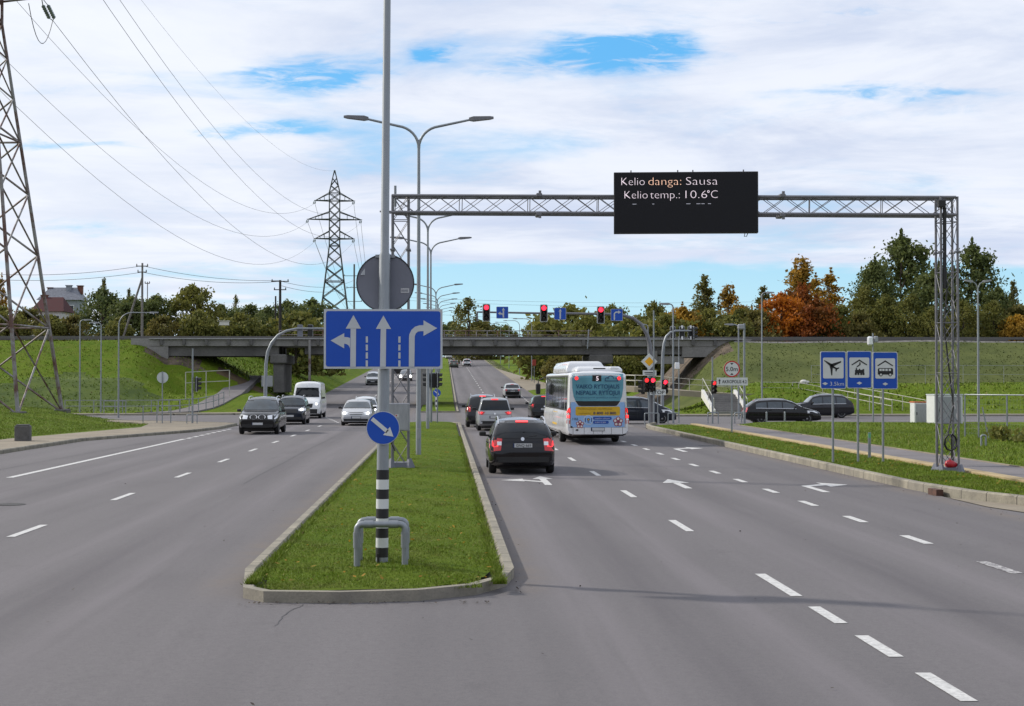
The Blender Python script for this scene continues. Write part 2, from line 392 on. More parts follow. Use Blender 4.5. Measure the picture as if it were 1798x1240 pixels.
def put_text(mb, s, h, fr, x=0., y=0., off=.006, width=None, bold=False):
    V, Fc = text2d(s, h, bold); o, ex, ey = fr; n = ex.cross(ey)
    sx_ = 1.
    if width:
        ww = max(p[0] for p in V)-min(p[0] for p in V); sx_ = width/ww
    mb.add([o+ex*(x+p[0]*sx_)+ey*(y+p[1])+n*off for p in V], Fc)
def frame(c, yaw=0.):
    """panel frame whose face looks back towards -Y (yaw turns it)"""
    return (Vector(c), Vector((math.cos(yaw), math.sin(yaw), 0)), Vector((0, 0, 1)))
def rrect(w_, h, r, n=4):
    P = []
    for cx, cy, a0 in ((w_/2-r, h/2-r, 0), (-w_/2+r, h/2-r, 90), (-w_/2+r, -h/2+r, 180), (w_/2-r, -h/2+r, 270)):
        P += [(cx+r*math.cos(R(a0+90*k/n)), cy+r*math.sin(R(a0+90*k/n))) for k in range(n+1)]
    return P
def circ(r, n=32, cx=0., cy=0.): return [(cx+r*math.cos(2*math.pi*k/n), cy+r*math.sin(2*math.pi*k/n)) for k in range(n)]
def rect(x0, y0, x1, y1): return [(x0, y0), (x1, y0), (x1, y1), (x0, y1)]
def ss(a, b, v): q = np.clip((np.asarray(v, float)-a)/(b-a), 0, 1); return q*q*(3-2*q)

# ------------------------------------------------------------------ terrain
S = .031
def Zr(y):
    y = np.asarray(y, float)
    z = np.where(y < 125, 0, np.where(y < 155, S*(y-125)**2/60, S*(y-140)))
    z = np.where(y > 440, S*300 + S*(y-440) - S*(y-440)**2/80, z)
    return np.where(y > 480, S*320, z)
def zr(y): return float(Zr(y))
def wob(x, y): return .5*np.sin(x*.13+y*.07)+.3*np.sin(x*.31-y*.19+1.)+.2*np.sin(x*.05+y*.23+2.)
def H(x, y):
    x = np.asarray(x, float); y = np.asarray(y, float); z0 = Zr(y)
    near = np.where((x > -17.0) & (x < 17.), -.08, .08)
    near = np.where((y > np.interp(x, [-27, -17, 17], [105.3, 93, 90.5])) & (y < 123), -.08, near)
    mound = .85*ss(18.5, 27, -x)*ss(62, 97, y)*(1-ss(102.5, 106.5, y)) + .04*wob(x*3, y*3)*(x < -19)*(y < 100)
    flat = np.where((x < -17), np.maximum(near, near+mound*(y < 108)), near)
    mL = ss(19.5, 28.5, -x); mR = ss(18.5, 27.2, x)
    pL = np.interp(y, [131.5, 139, 141, 149, 166], [0, 2.75, 3.0, 6.35, 6.35])
    pR = np.interp(y, [121.5, 130.5, 135.5, 148, 166], [0, 2.25, 2.5, 6.35, 6.35])
    lump = .10*wob(x*2.1, y*2.6)
    front = np.maximum(mL*(pL+lump*ss(0, 2, pL)), mR*(pR+lump*ss(0, 2, pR)))
    ramp = 1.45*ss(125.5, 146, y)*ss(13.6, 16.5, -x)*(1-ss(25, 32, -x))*(y < 155)
    front = np.where(front < .06, -1., front); front = np.where(ramp > .05, np.maximum(front, ramp+.08), front)
    # land behind the railway, cut by the road
    zp = 5.6+.35*wob(x, y)+np.maximum(0, y-170)*.014
    cutL = z0+np.maximum(0, -x-13.6)*.52
    cutR = z0+.06+np.maximum(0, x-19.5)*.45
    back = np.where(x < 0, np.minimum(zp, cutL), np.minimum(zp, cutR))
    back = np.where((x > -13.4) & (x < 9.8), z0-.10, np.where((x >= 9.8) & (x < 19.5), z0+.05, back))
    back = np.where(y > 480, np.minimum(back, 9.8+0*x), back)
    tt = ss(138, 152, y)
    h = np.where(y < 138, np.maximum(flat, front), np.maximum(front, flat*(1-tt)+back*tt))
    h = np.where((y > 123) & (y <= 150) & (x > -13.4) & (x < 12.), z0-.10, h)
    h = np.where(y < -45, 26*ss(45, 130, -y), h)  # unseen rise added behind the camera to darken reflections in the cars
    return np.where(y >= 166, back, h)
def hz(x, y): return float(H(x, y))
xs = np.unique(np.concatenate([np.linspace(-3500, -300, 9), np.linspace(-300, -90, 15), np.arange(-90, -34, 2.), np.arange(-34, 34, .5), np.arange(34, 96, 2.), np.linspace(96, 300, 15), np.linspace(300, 3500, 9)]))
ys = np.unique(np.concatenate([np.linspace(-200, 0, 6), np.arange(0, 60, 5.), np.arange(60, 122, 1.), np.arange(121.5, 170, .5), np.arange(170, 300, 5.), np.arange(300, 500, 10.), np.linspace(500, 1000, 11), np.linspace(1000, 6000, 8)]))
gx, gy = np.meshgrid(xs, ys); V = np.stack([gx, gy, H(gx, gy)], -1).reshape(-1, 3)
nx = len(xs); ii = np.arange(len(ys)-1)[:, None]*nx+np.arange(nx-1)[None]
Fq = np.stack([ii, ii+1, ii+1+nx, ii+nx], -1).reshape(-1, 4)
g = arr_obj('ground', V, Fq, ['grass', 'soil', 'rubble', 'ballast', 'olive_grass', 'shade_grass']); struct(g)
cxy = V[Fq].mean(1); k = np.zeros(len(Fq), int)
ax = np.abs(cxy[:, 0]); wv = wob(cxy[:, 0]*3, cxy[:, 1]*4)
up = (cxy[:, 1] > 135.3+.5*wv) & (cxy[:, 1] < 150) & (cxy[:, 0] > 20); k[up] = 4  # duller, darker olive grass across the upper right bank
k[(cxy[:, 1] > 129) & (cxy[:, 1] < 139.6+2.6*wv) & (cxy[:, 0] < -24)] = 5  # lower left bank coloured darker for the shade on its steep face
cone = (cxy[:, 1] > 141.5+.9*wv) & (cxy[:, 1] < 167) & (((cxy[:, 0] > 18.2) & (cxy[:, 0] < 26.0+.8*wv) & (cxy[:, 1] > 144.2+.45*(27-cxy[:, 0])+.8*wv)) | ((cxy[:, 0] < -22.5+.5*wv) & (cxy[:, 0] > -27.8+.8*wv) & (cxy[:, 1] > 146.9+.5*wv) & (cxy[:, 1] < 149.5)))
k[cone] = 2
k[(cxy[:, 1] > 147.5+wv) & (cxy[:, 1] < 150+wv) & (cxy[:, 0] > -21) & (cxy[:, 0] < -15.5)] = 1
k[(cxy[:, 1] > 147.4) & (cxy[:, 1] < 166) & (cxy[:, 0] > 27)] = 3; k[(cxy[:, 1] > 149.6) & (cxy[:, 1] < 166) & (cxy[:, 0] < -27)] = 1
k[(cxy[:, 1] < -40)] = 1  # brown ground for the added rise behind the camera
k[(cxy[:, 1] > 166) & (cxy[:, 1] < 215) & (ax > 24)] = 1
g.data.polygons.foreach_set('material_index', k); g.data.polygons.foreach_set('use_smooth', [True]*len(Fq))

def drape(name, poly, zoff, mat, skirt=0., parent=None, cuts=True, hf=None, step=4.):
    bm = bmesh.new(); bm.faces.new([bm.verts.new((x, y, 0)) for x, y in poly])
    y0, y1 = min(p[1] for p in poly), max(p[1] for p in poly); x0, x1 = min(p[0] for p in poly), max(p[0] for p in poly)
    bm.normal_update(); bmesh.ops.triangulate(bm, faces=bm.faces[:], ngon_method="EAR_CLIP")
    yy_ = [q for q in ys if y0 < q < y1 and 122 < q < 500]
    if hf: yy_ = list(np.arange(y0+step/2, y1, step))
    for q in yy_: bmesh.ops.bisect_plane(bm, geom=bm.verts[:]+bm.edges[:]+bm.faces[:], plane_co=(0, q, 0), plane_no=(0, 1, 0))
    if hf:
        for q in np.arange(x0+step/2, x1, step): bmesh.ops.bisect_plane(bm, geom=bm.verts[:]+bm.edges[:]+bm.faces[:], plane_co=(q, 0, 0), plane_no=(1, 0, 0))
    bmesh.ops.triangulate(bm, faces=[f for f in bm.faces if len(f.verts) > 4])
    for v in bm.verts: v.co.z = (hf(v.co.x, v.co.y) if hf else zr(v.co.y))+zoff
    bmesh.ops.recalc_face_normals(bm, faces=bm.faces)
    if bm.faces[:] and sum(f.normal.z for f in bm.faces) < 0: bmesh.ops.reverse_faces(bm, faces=bm.faces[:])
    if skirt:
        be = [e for e in bm.edges if e.is_boundary]
        r = bmesh.ops.extrude_edge_only(bm, edges=be)
        for v in [q for q in r['geom'] if isinstance(q, bmesh.types.BMVert)]: v.co.z -= skirt
    me = bpy.data.meshes.new(name); bm.to_mesh(me); bm.free(); me.materials.append(MATS[mat])
    o = bpy.data.objects.new(name, me); COL.objects.link(o); struct(o)
    if parent: o.parent = parent
    return o
def sweep_kerb(pts, w_=.15, h=.13, closed=False, z=None, drop=.05, bev=.03):
    """kerb stones along a line; pts run with the road on the right-hand side"""
    P = [Vector((p[0], p[1])) for p in pts]; dens = []
    n = len(P)
    for i in range(n if closed else n-1):
        a, b = P[i], P[(i+1) % n]; m = max(1, int((b-a).length/(5. if max(a.y, b.y) > 122 else 30.)))
        dens += [a+(b-a)*(j/m) for j in range(m)]
    if not closed: dens.append(P[-1])
    P = dens; n = len(P); mb = MB(); prof = [(0, -drop), (0, h-bev), (bev, h), (w_, h), (w_, -drop)]
    vs = []
    for i in range(n):
        a = P[i-1] if (i > 0 or closed) else P[i]; b = P[(i+1) % n] if (i < n-1 or closed) else P[i]
        d1 = (P[i]-a).normalized() if (P[i]-a).length > 0 else (b-P[i]).normalized(); d2 = (b-P[i]).normalized() if (b-P[i]).length > 0 else d1
        d = (d1+d2).normalized(); nn = Vector((-d.y, d.x)); sc = 1/max(.35, nn.dot(Vector((-d1.y, d1.x))))
        for u, q in prof:
            p = P[i]+nn*u*sc; vs.append((p.x, p.y, zr(p.y)+q))
    m = len(prof); fs = []
    for i in range(n if closed else n-1):
        j = (i+1) % n
        for k_ in range(m-1): fs.append((i*m+k_, j*m+k_, j*m+k_+1, i*m+k_+1))
    if not closed: fs += [tuple(range(m)), tuple(reversed(range((n-1)*m, n*m)))]
    return mb.add(vs, fs)
def kerb(pts, **kw): return struct(sweep_kerb(pts, **kw).build('kerb', 'kerb_concrete'))

# roads: one carriageway sheet, the crossing street and the bay on the left
road = drape('road', [(-15.6, -40), (14.5, -40), (14.5, 22), (12.4, 27), (11.05, 34), (10.95, 70), (10.9, 86), (12, 91.5), (90, 89.6), (90, 115.5), (14, 115.5), (11.2, 119), (10.2, 124), (9.8, 150), (9.7, 700),
     (-13.3, 700), (-13.3, 150), (-13.4, 126), (-15.4, 122.5), (-22, 121), (-90, 121), (-90, 106), (-26, 106), (-18, 100), (-14, 96.5), (-11.9, 94), (-11.9, 86), (-12.6, 80.5), (-15.35, 69), (-15.5, 60)], 0.0, 'asphalt')
drape('lay_by', [(9.72, 186), (13.2, 196), (13.6, 214), (11.4, 262), (9.72, 300)], .06, 'paving', .1)
drape('pavement', [(9.95, 262), (11.6, 262), (9.75+2.2, 420), (9.75, 420)], .05, 'paving', .1)

MED = [(-2.45, 94.), (-1.9, 95.2), (0., 95.6), (.5, 95.2), (.80, 94.), (.76, 20.8), (.62, 19.9), (.27, 19.2), (-.35, 18.75), (-1.2, 18.6), (-2.0, 18.7), (-2.22, 19.0), (-2.42, 20.8)]
kerb(MED, closed=True)
MED2 = [(-2.1, 420.), (1.05, 420.), (1.05, 131.), (.9, 130.2), (-1.9, 130.2), (-2.1, 131.)]
kerb(MED2, closed=True)
def inset(poly, d):
    P = [Vector(p) for p in poly]; n = len(P); out = []
    area = sum(P[i].x*P[(i+1) % n].y-P[(i+1) % n].x*P[i].y for i in range(n)); sg = 1 if area > 0 else -1
    for i in range(n):
        d1 = (P[i]-P[i-1]).normalized(); d2 = (P[(i+1) % n]-P[i]).normalized()
        n1_ = Vector((-d1.y, d1.x))*sg; n2_ = Vector((-d2.y, d2.x))*sg; b = (n1_+n2_).normalized()
        q = P[i]+b*d/max(.4, b.dot(n1_)); out.append((q.x, q.y))
    return out
def med_h(x, y): return .11+.07*max(0, 1-((x+.82)/1.5)**2)*min(1, max(0, (y-19)/1.5)) + .012*math.sin(x*4+y*2.3)
drape('grass_verge', inset(MED, .13), 0., 'grass', hf=med_h, step=.45)
drape('grass_verge', inset(MED2, .13), .11, 'grass')

# right side: verge, path with its pale edging, lawn, corner
VERGE = [(12.2, 31.9), (11.5, 34), (11.15, 38), (11.1, 70), (11.05, 84), (11.4, 86.5), (12.4, 87.6), (13.72, 87.6), (13.72, 31.6), (13., 31.5)]
kerb([(12, 91.3), (11.2, 88.4), (10.95, 85), (10.95, 70), (11.0, 37), (11.35, 34), (11.95, 31.95), (12.5, 31.45), (13.7, 31.3)], w_=.18, h=.2)
drape('pavement', [(11.0, 34.5), (11.35, 33.6), (12.1, 31.6), (13.9, 31.3), (14.4, 18), (12.9, 18), (12.0, 26), (11.0, 32)], .014, 'paving')
def verge_h(x, y): return .13+.02*math.sin(x*3+y*1.7)+.07*min(1, max(0, (x-11.2)/2.))-.07*min(1, max(0, (x-13.1)/.5))
drape('grass_verge', VERGE, 0., 'grass', hf=verge_h, step=.6)
drape('path', [(13.92, 18), (13.92, 88.2), (12.2, 89.2), (12.2, 90.9), (17.5, 90.5), (16.3, 88), (16.2, 18)], .14, 'path_asphalt', .2)
mb = sweep_kerb([(13.70, 88.4), (13.70, 18)], w_=.36, h=.215, bev=.01); struct(mb.build('path_edging', 'tan_paving'))
mb = sweep_kerb([(16.18, 18), (16.28, 88.)], w_=.08, h=.17, bev=.01); struct(mb.build('path_edging', 'paving'))
def lawn_h(x, y): return .13+.05*wob(x*2, y*2.5)+.12*min(1, (x-16.2)/3)
drape('lawn', [(16.27, 18), (16.33, 88), (17.6, 90.3), (100, 88.8), (100, 18)], 0., 'grass', hf=lawn_h, step=1.5)
kerb([(90, 89.6), (18, 91.3)], h=.14)
# far side of the crossing street on the right
kerb([(11.2, 119.2), (14, 115.6), (90, 115.6)], h=.14)
drape('pavement', [(11.6, 119.3), (14.1, 115.75), (90, 115.75), (90, 118.2), (15.5, 118.2), (12.3, 123.5), (10.6, 124)], .13, 'paving', .2)
# left side: pavement, kerb, island
kerb([(-13.5, 126), (-15.4, 122.6), (-22, 121.1), (-90, 121.1)][::-1], h=.14)
drape('pavement', [(-13.6, 126), (-15.4, 122.8), (-22, 121.3), (-90, 121.3), (-90, 123.6), (-24, 123.6), (-16, 127), (-13.6, 131)], .12, 'paving', .2)
kerb([(-15.75, 18), (-15.65, 60), (-15.5, 69), (-12.75, 80.5), (-12.05, 86), (-12.1, 94), (-14, 96.3), (-18, 99.8), (-26, 105.8), (-90, 105.8)], h=.13)
drape('pavement', [(-15.9, 18), (-15.8, 60), (-15.65, 69), (-12.9, 80.5), (-12.2, 86), (-12.25, 94), (-14.1, 96.1), (-18.1, 99.6), (-26.1, 105.6), (-90, 105.6), (-90, 103.9), (-27, 103.9), (-18.6, 96.5), (-17., 92.8), (-16.2, 86), (-18.6, 69), (-18.9, 18)], .11, 'paving', .2)
# footpath ramps
def ribbon(name, pts, w_, mat, lift=.03):
    mb = MB(); vs = []
    for i, p in enumerate(pts):
        a = Vector(pts[max(0, i-1)][:2]); b = Vector(pts[min(len(pts)-1, i+1)][:2]); d = (b-a).normalized(); nn = Vector((-d.y, d.x))*w_/2
        for s_ in (1, -1):
            for dz in (lift, -.4): vs.append((p[0]+nn.x*s_, p[1]+nn.y*s_, p[2]+dz))
    fs = []
    for i in range(len(pts)-1):
        a, b = i*4, i*4+4
        fs += [(a, a+2, b+2, b), (a, b, b+1, a+1), (a+2, a+3, b+3, b+2)]
    return struct(mb.add(vs, fs).build(name, mat))
PATHL = [(x, y, hz(x, y)+.06) for x, y in ((-22.8, 123.2), (-21.6, 125.5), (-20.6, 128), (-19.9, 131), (-19.5, 134), (-19.2, 138), (-19., 142), (-18.8, 147), (-18.6, 154))]
ribbon('footpath', PATHL, 2.2, 'path_asphalt')
PATHR = [(13.2, 148, 2.2), (14.5, 139, 2.15), (16.8, 134.5, 2.05), (20., 131.8, 1.75), (24, 130., 1.5), (29, 129.3, 1.45)]
ribbon('footpath', PATHR, 2.0, 'paving', .06)

# ------------------------------------------------------------------ road markings (painted on, children of the road)
ZM = .006
def dash(mb, x0, y0, y1, w_=.14):
    n = max(1, int((y1-y0)/5)) if y1 > 122 else 1
    for i in range(n):
        a, b = y0+(y1-y0)*i/n, y0+(y1-y0)*(i+1)/n
        mb.add([(x0-w_/2, a, zr(a)+ZM), (x0+w_/2, a, zr(a)+ZM), (x0+w_/2, b, zr(b)+ZM), (x0-w_/2, b, zr(b)+ZM)], [(0, 1, 2, 3)])
mb = MB()
for q in (19.9, 28.1, 36.1, 44.1, 52.2, 60.2, 68.2): dash(mb, 4.18, q-1.1, q+1.1)
for q in (8.9, 11.05, 13.2, 15.25, 17.3): dash(mb, 4.18, q-.62, q+.62)
dash(mb, 4.18, 76, 90.); 
for q in np.arange(25.45, 57, 3.82): dash(mb, 7.6, q-.68, q+.68, .16)
[dash(mb, 7.6, q-.68, q+.68, .16) for q in np.arange(59.8, 78, 3.82)]; dash(mb, 7.6, 80, 90., .14)
for q in (11.6, 19.6, 27.6, 35.7, 43.8, 51.8, 59.7, 67.6, 75.5, 83.5, 91.5): dash(mb, -7.1, q-1.1, q+1.1)
for q in (36.5, 40.2): dash(mb, -11.55, q-.9, q+.9, .2)
dash(mb, -11.5, 42.8, 71.2, .2)
for q in np.arange(72.3, 87, 1.9): dash(mb, -11.45, q-.55, q+.55, .2)
for q in np.arange(134, 440, 8): dash(mb, 4.4, q-1.1, q+1.1); dash(mb, -7.4, q-1.1, q+1.1)
for q in np.arange(152, 200, 3): dash(mb, 8.3, q-.7, q+.7)
mb.add([(.95, 90.6, ZM), (10.8, 90.6, ZM), (10.8, 91.1, ZM), (.95, 91.1, ZM)], [(0, 1, 2, 3)])
for q in np.arange(1.2, 11, 1.1): mb.add([(q, 92.6, ZM), (q+.5, 92.6, ZM), (q+.5, 93.0, ZM), (q, 93., ZM)], [(0, 1, 2, 3)])
# crossing-street guide dashes
for q in range(10): dash(mb, -6.6-.55*q*.5, 99+2.2*q, 100+2.2*q, .16)
for q in np.arange(19, 80, 5.): mb.add([(q, 103, ZM), (q+2.5, 103, ZM), (q+2.5, 103.2, ZM), (q, 103.2, ZM)], [(0, 1, 2, 3)])
for q in np.arange(-80, -20, 5.): mb.add([(q, 110, ZM), (q+2.5, 110, ZM), (q+2.5, 110.2, ZM), (q, 110.2, ZM)], [(0, 1, 2, 3)])
mb.add([(18, 91.9, ZM), (80, 90.3, ZM), (80, 90.5, ZM), (18, 92.1, ZM)], [(0, 1, 2, 3)])
def arrow(mb, cx, y0, kind, L=3.6):
    f = lambda pts: mb.add([(cx+x, y0+y*L, ZM) for x, y in pts], [tuple(range(len(pts)))])
    if kind == 'L':
        f([(.18, 0), (.36, 0), (.36, .68), (.18, .68)]); f([(0.0, .68), (.27, 1.), (.54, .68)])
        f([(.18, .30), (.18, .42), (-.25, .60), (-.25, .47)]); f([(-.25, .40), (-.25, .70), (-.85, .55)])
    elif kind == 'S':
        f([(-.09, 0), (.09, 0), (.09, .60), (-.09, .60)]); f([(-.34, .58), (0, 1.), (.34, .58)])
    else:
        f([(-.40, 0), (-.22, 0), (-.22, .55), (-.40, .62)]); f([(-.40, .62), (-.22, .55), (.25, .66), (.25, .80)]); f([(.25, .52), (.85, .72), (.25, .96)])
arrow(mb, 2.3, 39.2, 'L'); arrow(mb, 5.82, 37.8, 'S'); arrow(mb, 9.1, 36.4, 'R'); arrow(mb, 9.05, 57.5, 'R', 4.2); arrow(mb, 5.85, 70, 'S')
mb.build('road_marking', 'road_paint', road)
mb = MB(); dash(mb, 7.6, 20.9, 22.3, .17); mb.build('road_marking', 'worn_paint', road)
# tar seams and repairs in the asphalt
M('tar', (.055, .052, .055), .7, var=.3, scale=4)
mb = MB()
def seam(pts, w_):
    vs = []; 
    P = []
    for i in range(len(pts)-1):
        for j in range(6):
            s_ = j/6; P.append((pts[i][0]*(1-s_)+pts[i+1][0]*s_+random.uniform(-.03, .03), pts[i][1]*(1-s_)+pts[i+1][1]*s_+random.uniform(-.03, .03)))
    for i, p in enumerate(P):
        a = Vector(P[max(0, i-1)]); b = Vector(P[min(len(P)-1, i+1)]); d = (b-a).normalized(); q = random.uniform(.5, 1.2)*w_/2
        vs += [(p[0]-d.y*q, p[1]+d.x*q, .003), (p[0]+d.y*q, p[1]-d.x*q, .003)]
    mb.add(vs, [(2*i, 2*i+1, 2*i+3, 2*i+2) for i in range(len(P)-1)])
seam([(-1.6, 18.4), (-1.72, 17.6), (-1.8, 16.6)], .018)
seam([(-5., 40), (-5.1, 62), (-5., 90)], .03); seam([(-12.9, 41), (-12.6, 60), (-12.3, 74)], .04)
mb.build('tar_seam', 'tar', road)
mb = MB(); mb.lathe([(.33, 0), (.33, .006)], (10.4, 63., 0.002), n=20); mb.lathe([(.33, 0), (.33, .006)], (-9., 33.5, 0.002), n=20); mb.build('manhole_cover', M('cast_iron', (.05, .047, .045), .6, .5, .2, 20, .5, 60), road)
mb = MB(); mb.box((11.02, 35.4, .07), (.16, .55, .14), R(2)); mb.build('drain_inlet', M('old_brick', (.10, .045, .03), .8, 0, .3, 12), road)

# ------------------------------------------------------------------ railway bridge
M('bridge_white', (.34, .34, .35), .6, .2, .08); M('brown_stain', (.10, .065, .045), .8, 0, .3, 3)
br = thing('railway_bridge', 'long grey concrete railway bridge crossing over both carriageways', 'bridge', (0, 152, 0))
YB = 152.
def bp(name, mb, mat, **kw): return mb.build(name, mat, br, loc=None, **kw)
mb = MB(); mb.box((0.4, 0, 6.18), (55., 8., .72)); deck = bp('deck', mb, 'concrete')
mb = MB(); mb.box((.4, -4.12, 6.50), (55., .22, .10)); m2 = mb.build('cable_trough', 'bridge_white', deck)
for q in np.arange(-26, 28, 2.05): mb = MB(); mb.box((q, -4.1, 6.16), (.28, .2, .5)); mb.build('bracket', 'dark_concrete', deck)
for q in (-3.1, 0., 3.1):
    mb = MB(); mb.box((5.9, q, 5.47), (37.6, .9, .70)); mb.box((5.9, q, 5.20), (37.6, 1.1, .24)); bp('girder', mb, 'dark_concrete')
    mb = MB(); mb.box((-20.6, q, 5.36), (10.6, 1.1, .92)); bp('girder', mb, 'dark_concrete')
mb = MB(); mb.box((.4, -2.0, 6.66), (110, .25, .24)); mb.box((.4, 2.6, 6.66), (110, .25, .24)); bp('ballast_shade_board', mb, 'dark_pole')  # dark edging whose colour stands in for rails and ballast in shade
for q in (-1.0, .55):
    mb = MB(); mb.box((0, q, 6.72), (200, .08, .16)); bp('rail', mb, 'rusty_steel')
mb = MB()
for q in np.arange(.0, 5.2, 1.05): mb.bar((q, 3.9, 6.5), (q, 3.9, 7.55), .045)
for q in np.arange(5.2, 15, 3.0): mb.bar((q, 3.9, 6.5), (q, 3.9, 7.5), .045)
for q in np.arange(-16, 0, 2.1): mb.bar((q, 3.9, 6.5), (q, 3.9, 7.5), .045)
for z_ in (7.5, 7.1): mb.bar((-16, 3.9, z_), (14.5, 3.9, z_), .04)
bp('railing', mb, 'rusty_steel')
def pier(x, w_, z0, capw, mat='dark_concrete'):
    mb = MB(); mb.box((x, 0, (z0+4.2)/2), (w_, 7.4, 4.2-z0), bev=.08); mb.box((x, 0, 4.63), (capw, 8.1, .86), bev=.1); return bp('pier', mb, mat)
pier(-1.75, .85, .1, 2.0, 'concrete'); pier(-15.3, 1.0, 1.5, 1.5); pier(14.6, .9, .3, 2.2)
mb = MB(); mb.poly([(-3.4, 4.8), (1.4, 4.9), (3.2, 6.52), (-3.4, 6.52)], (Vector((25.6, -3.95, 0)), Vector((1, 0, 0)), Vector((0, 0, 1))), 0, 8.); bp('abutment', mb, 'concrete', tri=True)
mb = MB(); mb.poly([(-1.5, 6.52), (-1.5, 5.9), (1.9, 4.2), (1.9, 6.52)], (Vector((-27.3, -3.95, 0)), Vector((1, 0, 0)), Vector((0, 0, 1))), 0, 8.); bp('abutment', mb, 'concrete', tri=True)
mb = MB(); mb.box((20.6, -2.8, 4.55), (3.6, 2.0, .7)); mb.box((19.4, -3.6, 4.8), (.9, .8, 1.2)); bp('bearing_block', mb, 'concrete')
for x_, zt in ((13.3, 7.4), (-9.3, 7.6)):
    mb = MB(); mb.tube([(x_, -4.2, 5.6), (x_+.12, -4.2, zt)], .06, 6); bp('bridge_post', mb, 'galvanised')
# hanging pole beside the left pier
mb = MB(); mb.tube([(-12.4, -4.3, 1.6), (-12.4, -4.3, 6.4)], .12, 8); bp('drain_pipe', mb, 'rusty_steel')

# ------------------------------------------------------------------ trees
def leaf_mesh(name, pts, size, mat, flat=.0):
    n = len(pts); d = RNG.normal(size=(n, 3)); d /= np.linalg.norm(d, axis=1)[:, None]
    e = RNG.normal(size=(n, 3)); e -= d*(e*d).sum(1)[:, None]; e /= np.linalg.norm(e, axis=1)[:, None]
    sz = size*RNG.uniform(.55, 1.35, (n, 1)); a = d*sz*.62; b = e*sz*.36
    V = np.stack([pts-a, pts+b, pts+a, pts-b], 1).reshape(-1, 3)
    Fc = np.arange(4*n).reshape(-1, 4)
    return V, Fc
def crown_points(shape, h, w_, base, n, clumps, gap=0.):
    C = []
    while len(C) < clumps:
        u = RNG.uniform(0, 1); a = RNG.uniform(0, 2*math.pi); rr = RNG.uniform(.25, 1)**.6
        if shape == 'round': prof = math.sqrt(max(0, 1-(2*u-.92)**2*.98))
        elif shape == 'cone': prof = (1-u)**.75*(.55+.45*min(1, u*6))
        elif shape == 'column': prof = min(1, .55+2.2*u)*(1-u**2.4)
        else: prof = math.sqrt(max(0, 1-u*u))
        r = w_/2*prof*rr*RNG.uniform(.75, 1.15)
        C.append((r*math.cos(a), r*math.sin(a), base+(h-base)*u*.97, prof))
    C = np.array(C); per = max(3, n//clumps); P = []
    for c in C:
        s_ = (.052*w_+.018*h)*RNG.uniform(.7, 1.35)*(.55+.55*c[3])
        P.append(c[:3]+RNG.normal(size=(per, 3))*np.array([s_, s_, s_*.75]))
    P = np.concatenate(P); P[:, 2] = np.maximum(P[:, 2], .1)
    return C, P
def make_tree(label, kind, mat, h, w_, base, n, clumps, shape, leaf, bark='bark', cat='tree', name='tree', lean=0., top=None, group=None):
    t_ = thing(name, label, cat, (0, 0, 0), 0, group)
    C, P = crown_points(shape, h, w_, base, n, clumps)
    if top: # spiky leading shoots
        for q in range(top):
            a = RNG.uniform(0, 6.28); r = w_*RNG.uniform(.0, .38); z0 = h*(1-.55*r/(w_*.5))*RNG.uniform(.78, .95); L = h*RNG.uniform(.10, .2)
            m_ = int(n*.012)+14; u = RNG.uniform(0, 1, m_)
            P = np.concatenate([P, np.stack([r*math.cos(a)+RNG.normal(size=m_)*.028*w_*(1.1-u), r*math.sin(a)+RNG.normal(size=m_)*.028*w_*(1.1-u), z0+L*u], 1)])
    Vv, Fc = leaf_mesh('crown', P, leaf, mat); arr_obj('crown', Vv, Fc, mat, t_)
    mb = MB(); r0 = .014*h+.05
    mb.tube([(0, 0, -.3), (.02*h*.2, 0, h*.3), (-.01*h, .01*h, h*.6), (0, 0, h*.9)], [r0, r0*.75, r0*.45, r0*.12], 8)
    for c in C[::max(1, len(C)//16)]:
        z0 = max(base*.7, c[2]*.72); mb.tube([(0, 0, z0), (c[0]*.5, c[1]*.5, (z0+c[2])/2+.1*h*.3), (c[0], c[1], c[2])], [r0*.4, r0*.25, r0*.08], 5)
    mb.build('trunk', bark, t_, smooth=60)
    return t_
def place(tree, px, ytop, Y, h0, label, group, wide=1., rz=None, first=False, zb=None):
    """stand a tree so that its top shows at (px, ytop) of the photo"""
    p = at(px, ytop, Y); zb = hz(p.x, Y) if zb is None else zb; sc = (p.z-zb)/h0
    if first: o = tree; o.location = (p.x, Y, zb-.05); o.rotation_euler = (0, 0, rz or 0); o['label'] = label; o['group'] = group
    else: o = dup(tree, (p.x, Y, zb-.05), random.uniform(0, 6.28) if rz is None else rz, label, group)
    o.scale = (sc*wide, sc*wide, sc); return o
GR = 'trees on the right behind the railway'; GL = 'trees and bushes on the left behind the railway'; GF = 'trees along the far road'
big = make_tree('', 'poplar', 'leaf_dark', 14, 9.5, .6, 7600, 80, 'round', .42, top=16)
big2 = make_tree('', 'alder', 'leaf_green', 12, 8.5, .4, 6800, 70, 'round', .42, top=12)
birch = make_tree('', 'birch', 'leaf_birch', 12, 5.2, 1.0, 3400, 52, 'cone', .34, 'birch_bark', top=4)
birchg = make_tree('', 'birch', 'leaf_birch_green', 12, 5., 1.0, 3200, 50, 'cone', .34, 'birch_bark', top=4)
birchy = make_tree('', 'birch', 'leaf_yellow', 12, 5.4, 1.0, 3200, 50, 'cone', .36, 'birch_bark', top=4)
mapl = make_tree('', 'maple', 'leaf_orange', 8, 7.4, .3, 5600, 60, 'round', .40)
mapr = make_tree('', 'maple', 'leaf_rust', 8, 7.4, .3, 5200, 60, 'round', .40)
bush = make_tree('', 'bush', 'leaf_olive', 4.5, 6.5, .1, 4600, 50, 'dome', .34, name='bush', cat='bush')
